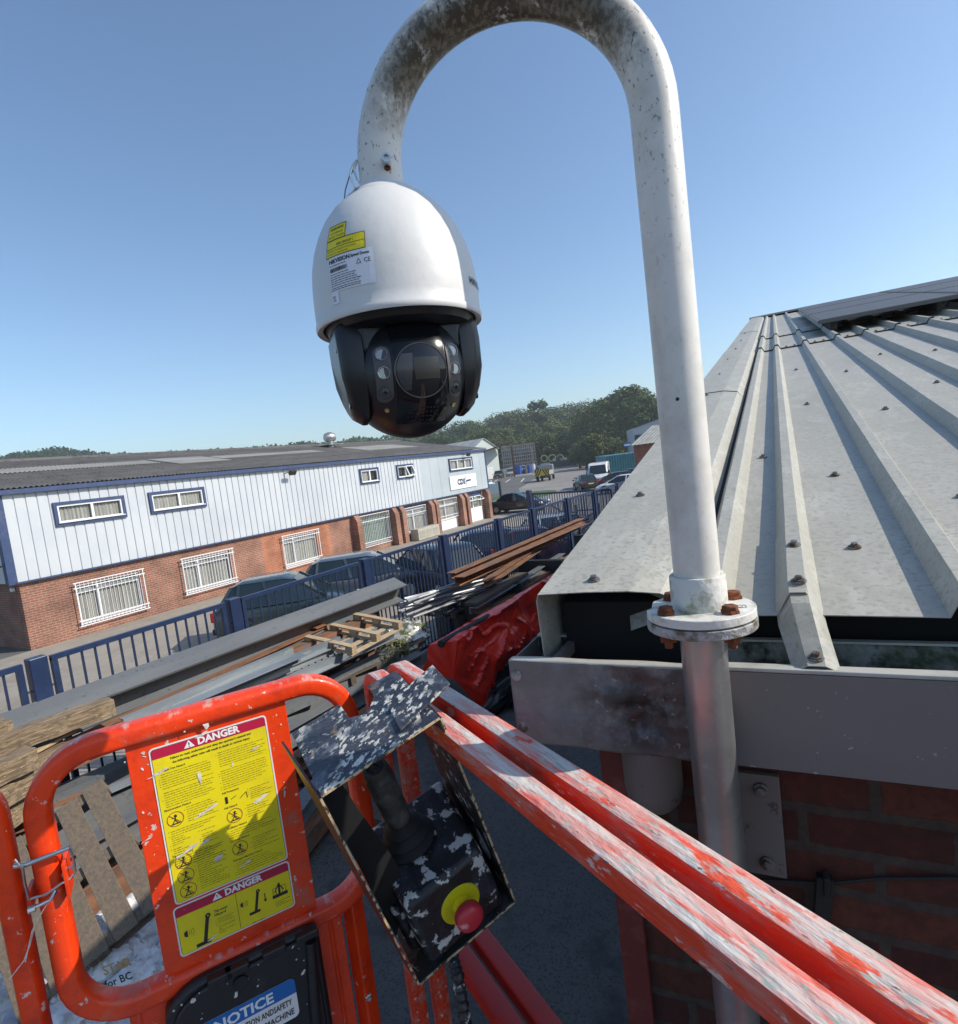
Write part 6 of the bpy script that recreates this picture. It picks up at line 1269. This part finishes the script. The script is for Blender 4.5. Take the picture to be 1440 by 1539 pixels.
# ================================================================== FAR BUILDINGS AND YARD
addm('shed_cream', (.50, .56, .52), .6); addm('shed_roof', (.55, .54, .50), .6, layers=[((.42, .41, .38), .5, .4, .6, 5)]); addm('teal', (.045, .20, .24), .5, layers=[((.03, .14, .17), 1, .4, .7, 4)])
addm('rack_blue', (.13, .14, .15), .6); addm('rust_roof', (.08, .045, .03), .9)
def shed(name, label, c, ax, Ln, Wd, eave, ridge, wallm, roofm, extra=None):
    ax = V((ax[0], ax[1], 0)).normalized(); ay = V((-ax.y, ax.x, 0)); c = V(c)
    t = thing(name, label, 'building', c)
    mb = MB(); mb.prism([(-Wd / 2, 0), (Wd / 2, 0), (Wd / 2, eave), (0, ridge), (-Wd / 2, eave)], c, ay, UP, ax * Ln); obj('wall', mb, wallm, t)
    sl2 = V((Wd / 2 + .3, ridge - eave + (ridge - eave) * .6 / Wd)); mb = MB()
    for s in (1, -1): mb.para(c - ax * .25 + UP * (ridge + .03), ax * (Ln + .5), ay * s * (Wd / 2 + .3) - UP * (ridge - eave) * (1 + .6 / Wd), UP * .10)
    obj('roof', mb, roofm, t); return t, c, ax, ay
# cream shed with its gable facing us
Dg = 128.
gB = V((dp(731, 700, Dg).x, dp(731, 700, Dg).y, 0)); zap = dp(731, 659, Dg).z; zev = dp(719, 674, Dg).z
t, c, ax, ay = shed('cream_shed', 'pale green shed with cream roof and gable beyond the ribbed building', gB, (-.95, .35), 60, 7.5, zev - .4, zap, 'shed_cream', 'shed_roof')
mb = MB(); mb.prism([(-1.8, 0), (1.8, 0), (1.8, 2.6), (-1.8, 2.6)], c - ax * .06, ay, UP, ax * .04); obj('door', mb, 'white_panel', t)
P = V((dp(748, 700, 125).x, dp(748, 700, 125).y, 0)); t = thing('lean_to', 'dark rusty open lean-to shelter against the cream shed', 'shelter', P)
zt_ = dp(745, 672, 125).z; mb = MB(); mb.prism([(-4, zt_ - .9), (3.4, zt_ + .5), (3.4, zt_ + .7), (-4, zt_ - .7)], P, V((.85, .5, 0)), UP, V((-.5, .85, 0)) * 5); obj('roof', mb, 'rust_roof', t)
for s in (-3.8, 3.2): mb = MB(); mb.prism([(s, 0), (s + .4, 0), (s + .4, zt_ - .5 + s * .1), (s, zt_ - .5 + s * .1)], P, V((.85, .5, 0)), UP, V((-.5, .85, 0)) * .3); obj('post', mb, 'rust_roof', t)
# tall pipe racking
Dr = 150.; a, b_ = dp(757, 700, Dr), dp(806, 696, Dr * 1.02); a.z = b_.z = 0; rd = (b_ - a).normalized(); ht = dp(785, 667, Dr).z
t = thing('pipe_racking', 'tall dark racking packed with long stock in front of the trees', 'rack', a)
Lr = (b_ - a).length; rn = random.Random(6); n = 16
for k in range(n + 1): mb = MB(); p = a + rd * Lr * k / n; mb.bar(p, p + UP * (ht + rn.uniform(-.4, .3)), .16, .16, rd); obj('upright', mb, 'rack_blue', t)
for k in range(8): mb = MB(); z = .6 + (ht - .8) * k / 7; mb.bar(a + UP * z, b_ + UP * z, .14, .14); obj('rail', mb, 'rack_blue', t)
off = V((-rd.y, rd.x, 0)) * 3
mb = MB()
for k in range(n * 7):
    p = a + rd * Lr * (k + .5) / (n * 7) + off * rn.uniform(.15, .5); z0 = rn.choice((.2, 1.0, 2.0)); mb.bar(p + UP * z0, p + UP * (ht * rn.uniform(.75, .97)), rn.uniform(.05, .14), .08, rd)
o = obj('stored_stock', mb, mat('stock_grey', (.13, .135, .14), .7, layers=[((.42, .43, .44), .8, .54, .60, 3), ((.03, .03, .03), .5, .4, .6, 3)]), t); o['kind'] = 'stuff'
# coils
for i, px in enumerate((818, 830, 842)):
    P = dp(px, 689 - .5 * i, 165); r = 1.05 if i != 1 else 1.15; mb = MB(); nv = (C0 - P); nv.z = 0; nv.normalize(); sv = nv.cross(UP); mb.tube([P + (sv * math.cos(6.283 * k / 24) + UP * math.sin(6.283 * k / 24)) * r * .82 for k in range(24)], r * .18, 8, up=nv, closed=True)
    single('pipe_coil', mb, mat('coil_y', (.50, .52, .22), .6) if i == 0 else 'coil_y' if 'coil_y' in M else bpy.data.materials['coil_y'], ('leftmost', 'middle and largest', 'rightmost')[i] + ' yellow-green coil of pipe standing upright at the end of the lane', 'pipe coil', 'upright pipe coils', smooth=True)
bp0, bp1 = dp(812, 694, 164), dp(850, 690, 170); mb = MB(); mb.b2((min(bp0.x, bp1.x) - 1, min(bp0.y, bp1.y) - 2, -.1), (max(bp0.x, bp1.x) + 1, max(bp0.y, bp1.y) + 2, dp(830, 694, 165).z)); struct('earth_bank', mb, 'earth', bevel=.6)
# lattice tower, skip, drums
P = dp(866, 696, 140); P.z = 0; ht = dp(866, 666, 140).z; t = thing('stillage_tower', 'tall narrow stack of grey stillages at the end of the lane', 'stillage stack', P)
for k in range(6):
    z = ht * k / 6; mb = MB()
    for dx in (0, 1.5):
        for dy in (0, 1.2): mb.b2((P.x + dx, P.y + dy, z), (P.x + dx + .1, P.y + dy + .1, z + ht / 6))
    mb.b2((P.x, P.y, z + .1), (P.x + 1.6, P.y + 1.3, z + .35)); obj('stillage', mb, 'galv', t)
P = zp(848, 703, 0); t = thing('scrap_skip', 'dark open skip with machinery beside the stillage tower', 'skip', P)
mb = MB(); mb.prism([(-3.4, .3), (3.0, .3), (3.4, 1.9), (-3.4, 1.9)], P, V((.95, .2, 0)), UP, V((-.2, .95, 0)) * 2.2); obj('body', mb, 'dark_metal', t)
for k in range(6): mb = MB(); q = P + V((-2.6 + k * 1.0, .8, 1.9)); mb.box(q + UP * rn.uniform(.1, .5), (.8, .8, rn.uniform(.4, 1.2))); obj('scrap', mb, ('galv', 'dark_metal', 'purlin')[k % 3], t)
for i in range(18):
    px = 758 + i * 3.4; P = dp(px, 704, 140 + rn.uniform(-4, 4)); P.z = 0
    mb = MB(); h_ = rn.uniform(.9, 2.2); mb.lathe([(0, 0), (.45, 0), (.45, h_), (0, h_)], P, seg=10) if i % 2 else mb.b2((P.x - .8, P.y - .6, 0), (P.x + .8, P.y + .6, h_))
    m_ = ('galv', 'drum_blue', 'purlin', 'white_panel', 'dark_metal')[i % 5]
    if m_ == 'drum_blue' and 'drum_blue' not in M: addm('drum_blue', (.02, .07, .35), .5)
    single('storage_drum' if i % 2 else 'storage_crate', mb, m_, 'drum standing in the clutter below the dark racking' if i % 2 else 'crate standing in the clutter below the dark racking', 'drum' if i % 2 else 'crate', 'drums under the racking' if i % 2 else 'crates under the racking')
for i, px in enumerate((873, 877, 882)):
    P = zp(px, 700, 0); mb = MB(); mb.b2((P.x - .1, P.y - .1, 0), (P.x + .15, P.y + .15, 2.9 - i * .5)); single('gate_post', mb, 'galv', ('tallest', 'middle', 'shortest')[i] + ' grey post where the lane meets the bushes', 'post', 'posts at the end of the lane')
# teal container, brick store, white gable building, sign boards
A_ = zp(913, 717, 0); B2_ = A_ + V((4.2, 2.2, 0)); d = (B2_ - A_).normalized(); nrm = V((-d.y, d.x, 0)); t = thing('teal_container', 'teal corrugated storage container beside the brick store', 'container', A_)
mb = MB(); n = 30; Lc = 5.0
ring0 = [A_ + d * Lc * k / n + nrm * (.05 if k % 2 else 0) for k in range(n + 1)]; mb.add(ring0 + [p + UP * 2.75 for p in ring0], [(k, k + 1, n + 2 + k, n + 1 + k) for k in range(n)]); mb.para(A_ + nrm * .06 , d * Lc, nrm * 9, UP * 2.74); obj('body', mb, 'teal', t)
M['brick_far'] = brick_mat('brick_far', (.30, .07, .035), (.36, .09, .05), (.3, .18, .12), axes=(0, 2))
Bc = V((dp(955, 700, 66).x, dp(955, 700, 66).y, 0)); t = thing('brick_store', 'small red brick store with a grey corrugated roof beyond the verge', 'building', Bc)
ez = dp(955, 669, 66).z; mb = MB(); mb.b2((Bc.x, Bc.y, 0), (Bc.x + 9, Bc.y + 9, ez)); obj('wall', mb, 'brick_far', t)
mb = MB(); n = 46; vs = []
for k in range(n + 1):
    x = Bc.x - .3 + 9.6 * k / n; z = .06 * (k % 2); vs += [(x, Bc.y - .4, ez + z), (x + .2, Bc.y + 9, ez + 2.1 + z)]
mb.add(vs, [(2 * k, 2 * k + 1, 2 * k + 3, 2 * k + 2) for k in range(n)]); obj('roof', mb, 'rooflight', t)
Wc = V((dp(957, 690, 100).x, dp(957, 690, 100).y, 0)); zt_ = dp(990, 629, 100).z; ze = dp(957, 643, 100).z
t = thing('white_gable_building', 'white gabled building behind the brick store, partly hidden by the pole', 'building', Wc)
gx = V((.93, .36, 0)); mb = MB(); mb.prism([(0, 0), (11, 0), (11, ze - .5), (4.6, zt_), (0, ze)], Wc, gx, UP, V((-.36, .93, 0)) * 15); obj('wall', mb, mat('pale_wall', (.42, .45, .47), .7), t)
mb = MB(); mb.bar(Wc + UP * (ze + .1), Wc + gx * 4.6 + UP * (zt_ + .1), .4, .25); mb.bar(Wc + gx * 4.6 + UP * (zt_ + .1), Wc + gx * 11 + UP * (ze - .4), .4, .25); mb.bar(Wc + UP * 4.6 - V((-.05, .1, 0)), Wc + gx * 10 + UP * 4.6 - V((-.05, .1, 0)), .3, 1.4); obj('roof_edge', mb, 'dark_metal', t)
P = dp(943, 668, 80); sv = V((.9, .45, 0)).normalized(); t = thing('sign_board', 'small blue and white sign board standing above the teal container', 'sign', (P.x, P.y, 0))
mb = MB(); mb.para(P - sv * .5 - UP * .3, sv * 1.0, UP * .55, V((-.45, .9, 0)) * .06); obj('board', mb, 'notice_blue', t); mb = MB(); mb.para(P - sv * .42 - UP * .18 - V((-.45, .9, 0)) * .01, sv * .84, UP * .25, V((-.45, .9, 0)) * .005); obj('panel', mb, 'white_panel', t); mb = MB(); mb.bar(V((P.x, P.y + .1, 0)), P - UP * .3 + V((0, .1, 0)), .1, .1, sv); obj('post', mb, 'galv', t)
P = zp(735, 752, 0); t = thing('sign_board', 'blank white sign board low beside the end of the ribbed building', 'sign', P)
mb = MB(); mb.para(V((P.x - .9, P.y, .6)), V((1.8, .7, 0)), UP * 1.0, V((-.03, .08, 0))); obj('board', mb, 'white_panel', t)
mb = MB(); mb.b2((P.x + .9, P.y + .7, 0), (P.x + 1.1, P.y + .9, 1.8)); mb.b2((P.x - .9, P.y + .1, 0), (P.x - .8, P.y + .2, 1.2)); obj('post', mb, 'dark_metal', t)

# ================================================================== TREES
def leafmat(n, c1, c2, c3): return mat(n, c1, .8, layers=[(c2, .35, .42, .6, 4), (c3, 1.4, .56, .68, 4)], spec=.25)
LM = [leafmat('leaf_deep', (.040, .075, .020), (.060, .10, .026), (.10, .13, .035)), leafmat('leaf_mid', (.065, .10, .024), (.095, .13, .033), (.14, .155, .045)), leafmat('leaf_olive', (.075, .095, .03), (.11, .125, .04), (.15, .15, .05))]
addm('bark', (.07, .055, .04), .95)
def make_tree(name, H, Rr, seed, lm, leaf=.42, n=5200, shape='round'):
    rn = random.Random(seed); t = thing(name, 'x', 'tree')
    mb = MB(); k = 7; mb.tube([(0, 0, 0), (.1, 0, H * .25), (rn.uniform(-.3, .3), .1, H * .55), (0, 0, H * .8)], .3, 8)
    for i, v in enumerate(mb.v): f = 1 - .8 * (v.z / (H * .8)); v.x *= f; v.y *= f
    for i in range(7):
        a = rn.random() * 6.28; z = H * rn.uniform(.25, .6); L_ = Rr * rn.uniform(.6, .9); mb.tube([(0, 0, z), (math.cos(a) * L_ * .5, math.sin(a) * L_ * .5, z + L_ * .45), (math.cos(a) * L_, math.sin(a) * L_, z + L_ * .7)], .09, 5)
    obj('trunk', mb, 'bark', t)
    lobes = []
    for i in range(26):
        if shape == 'tall': z = H * rn.uniform(.18, .95); rr = Rr * (1.05 - z / H) * .9 + .3
        else: z = H * rn.uniform(.22, .9); rr = Rr * math.sqrt(max(.05, 1 - ((z / H - .5) / .5) ** 2)) * .78
        a = rn.random() * 6.28; q = rr * math.sqrt(rn.random()); lobes.append((V((q * math.cos(a), q * math.sin(a), z)), Rr * rn.uniform(.24, .42)))
    mb = MB(); vs = []; fs = []
    for i in range(n):
        c, r = rn.choice(lobes); d = V((rn.gauss(0, 1), rn.gauss(0, 1), rn.gauss(0, .8))).normalized(); p = c + d * r * rn.uniform(.72, 1.08)
        if rn.random() < .05: p += d * rn.uniform(0, .5)
        nn = (d + V((rn.gauss(0, .5), rn.gauss(0, .5), rn.gauss(0, .5)))).normalized(); s1 = nn.orthogonal().normalized(); s2 = nn.cross(s1); a = rn.random() * 6.28; u = s1 * math.cos(a) + s2 * math.sin(a); w_ = nn.cross(u); sz = leaf * rn.uniform(.5, 1.2)
        o_ = len(vs); vs += [p - u * sz * .5, p - w_ * sz * .3, p + u * sz * .5, p + w_ * sz * .35]; fs.append((o_, o_ + 1, o_ + 2, o_ + 3))
    mb.add(vs, fs); obj('crown', mb, lm, t, recalc=False); return t
protos = [make_tree('deciduous_tree', 10, 4.6, 1, LM[0]), make_tree('deciduous_tree', 11, 4.2, 2, LM[1]), make_tree('deciduous_tree', 9, 4.8, 3, leafmat('leaf_yellowish', (.075, .095, .025), (.10, .12, .03), (.13, .14, .04))), make_tree('deciduous_tree', 12, 3.6, 4, LM[1]), make_tree('poplar_tree', 13, 2.2, 5, LM[0], shape='tall')]
for t in protos: t.location = (0, 0, 0)
bushp = make_tree('leafy_bush', 4.5, 2.8, 8, LM[2], .32, 3200)
used = set(); TGp = 'trees in the wooded belt behind the estate'
TLB = {0: 'dark green broad tree in the wooded belt behind the estate', 1: 'mid green round tree in the wooded belt behind the estate', 2: 'low dark spreading tree in the wooded belt behind the estate', 3: 'taller mid green tree in the wooded belt behind the estate', 4: 'slender dark pointed tree rising from the wooded belt'}
def place(i, px, D, top, lab=None, grp=TGp, sx=1.):
    """tree on the bearing of column px at distance D, tall enough to reach row `top`"""
    P = dp(px, 690, D); z0 = hz(P.x, P.y) if math.hypot(P.x, P.y) > 200 else 0; z0 = max(z0, -.1); H0 = (10, 11, 9, 12, 13)[i]; s = (dp(px, top, D).z - z0) / H0
    rz = random.random() * 6.28; sc_ = (s * sx, s * sx, s)
    if i not in used: used.add(i); t = protos[i]; t.location = (P.x, P.y, z0); t.rotation_euler = (0, 0, rz); t.scale = sc_; t['label'] = lab or TLB[i]; t['group'] = grp
    else: t = dup(protos[i], (P.x, P.y, z0), rz, sc_, lab or TLB[i]); t['group'] = grp
    return t
random.seed(31)
sky_top = [(560, 662), (600, 660), (640, 655), (660, 640), (690, 632), (720, 628), (745, 622), (770, 617), (800, 614), (830, 612), (860, 608), (885, 604), (905, 596), (930, 597), (950, 582), (975, 585), (1000, 592), (1040, 600)]
def topat(px):
    for (a, b_), (c, d) in zip(sky_top, sky_top[1:]):
        if a <= px <= c: return lerp(b_, d, (px - a) / (c - a))
    return sky_top[0][1] if px < 600 else sky_top[-1][1]
for k in range(26):   # rear row
    px = 560 + k * 19 + random.uniform(-5, 5); place(random.choice((0, 1, 2, 3)), px, random.uniform(240, 290), topat(px) + random.uniform(-1, 6), sx=1.25)
for k in range(22):   # front row
    px = 640 + k * 17 + random.uniform(-5, 5); place(random.choice((0, 1, 2, 3)), px, random.uniform(185, 215), topat(px) + random.uniform(12, 30), sx=1.2)
for k in range(14):   # low front fringe
    px = 690 + k * 22 + random.uniform(-6, 6); place(random.choice((0, 2)), px, random.uniform(172, 182), topat(px) + random.uniform(34, 48), sx=1.7)
place(4, 810, 230, 604, 'pair of pointed trees rising above the belt, left one of the two' , sx=1.1); place(4, 822, 228, 602, 'pair of pointed trees rising above the belt, right one of the two', sx=1.3)
place(3, 951, 150, 578, 'tallest round tree of the belt, just left of the pole', sx=1.35); place(1, 907, 158, 596, 'broad dark tree left of the tallest tree by the pole', sx=1.25); place(0, 978, 140, 592, 'tree directly behind the pole on its left side', sx=1.2)
bl = [(882, 120, 662), (892, 118, 655), (903, 116, 653), (912, 120, 658), (922, 128, 660), (935, 130, 664), (872, 126, 668)]
for i, (px, D, tp_) in enumerate(bl):
    P = dp(px, 700, D); s = dp(px, tp_, D).z / 4.5; P.z = 0
    if i == 0: bushp.location = P; bushp.scale = (s, s, s); bushp['label'] = 'olive green bush at the end of the lane'; bushp['category'] = 'bush'; bushp['group'] = 'bushes at the end of the lane'
    else: b_ = dup(bushp, P, i * 1.3, (s, s, s), 'olive green bush at the end of the lane'); b_['group'] = 'bushes at the end of the lane'
# far-off wood on the left horizon: one mass
rn = random.Random(77); vs = []; fs = []
far_top = [(-60, 688), (0, 686), (30, 680), (45, 682), (60, 676), (75, 672), (95, 673), (110, 678), (140, 679), (180, 682), (230, 682), (290, 678), (340, 676), (370, 672), (420, 669), (450, 665), (480, 665), (530, 658), (600, 656), (680, 650)]
for k in range(120):
    px = -60 + 740 * k / 119 + rn.uniform(-3, 3); D = rn.uniform(330, 380)
    tp_ = next(lerp(b_, d, (px - a) / (c - a)) for (a, b_), (c, d) in zip(far_top, far_top[1:]) if px <= c or c == 680) + rn.uniform(-1.5, 4)
    r = rn.uniform(5, 9); c0_ = dp(px, tp_, D); c0_.z -= r * .8
    for q in range(330):
        d = V((rn.gauss(0, 1), rn.gauss(0, 1), rn.gauss(0, 1))).normalized(); p = c0_ + V((d.x * r * 1.2, d.y * r * 1.2, d.z * r * .85)) * rn.uniform(.75, 1.05) - V((0, 0, (rn.random() < .5) * rn.uniform(0, 14)))
        u = V((rn.gauss(0, 1), rn.gauss(0, 1), rn.gauss(0, 1))).normalized(); w_ = u.orthogonal().normalized(); sz = rn.uniform(.7, 1.5); o_ = len(vs); vs += [p - u * sz, p - w_ * sz * .6, p + u * sz, p + w_ * sz * .6]; fs.append((o_, o_ + 1, o_ + 2, o_ + 3))
mb = MB(); mb.add(vs, fs); o = obj('wood', mb, LM[0], recalc=False); tag(o, 'far-off dark green wood along the left horizon beyond the roof', 'woodland', kind='stuff')
# air between us and the far trees
hzm = bpy.data.materials.new('haze'); hzm.use_nodes = True; hn = hzm.node_tree; hn.nodes.remove(hn.nodes['Principled BSDF']); pv = hn.nodes.new('ShaderNodeVolumePrincipled'); pv.inputs['Color'].default_value = (.88, .93, 1, 1); pv.inputs['Density'].default_value = .0006; pv.inputs['Anisotropy'].default_value = .3
hn.links.new(pv.outputs[0], hn.nodes['Material Output'].inputs['Volume']); M['haze'] = hzm
mb = MB(); mb.b2((-1510, -910, -1.3), (910, 1510, 60)); hzo = obj('haze', mb, 'haze'); hzo['kind'] = 'stuff'; hzo['label'] = 'faint summer haze in the air over the estate'
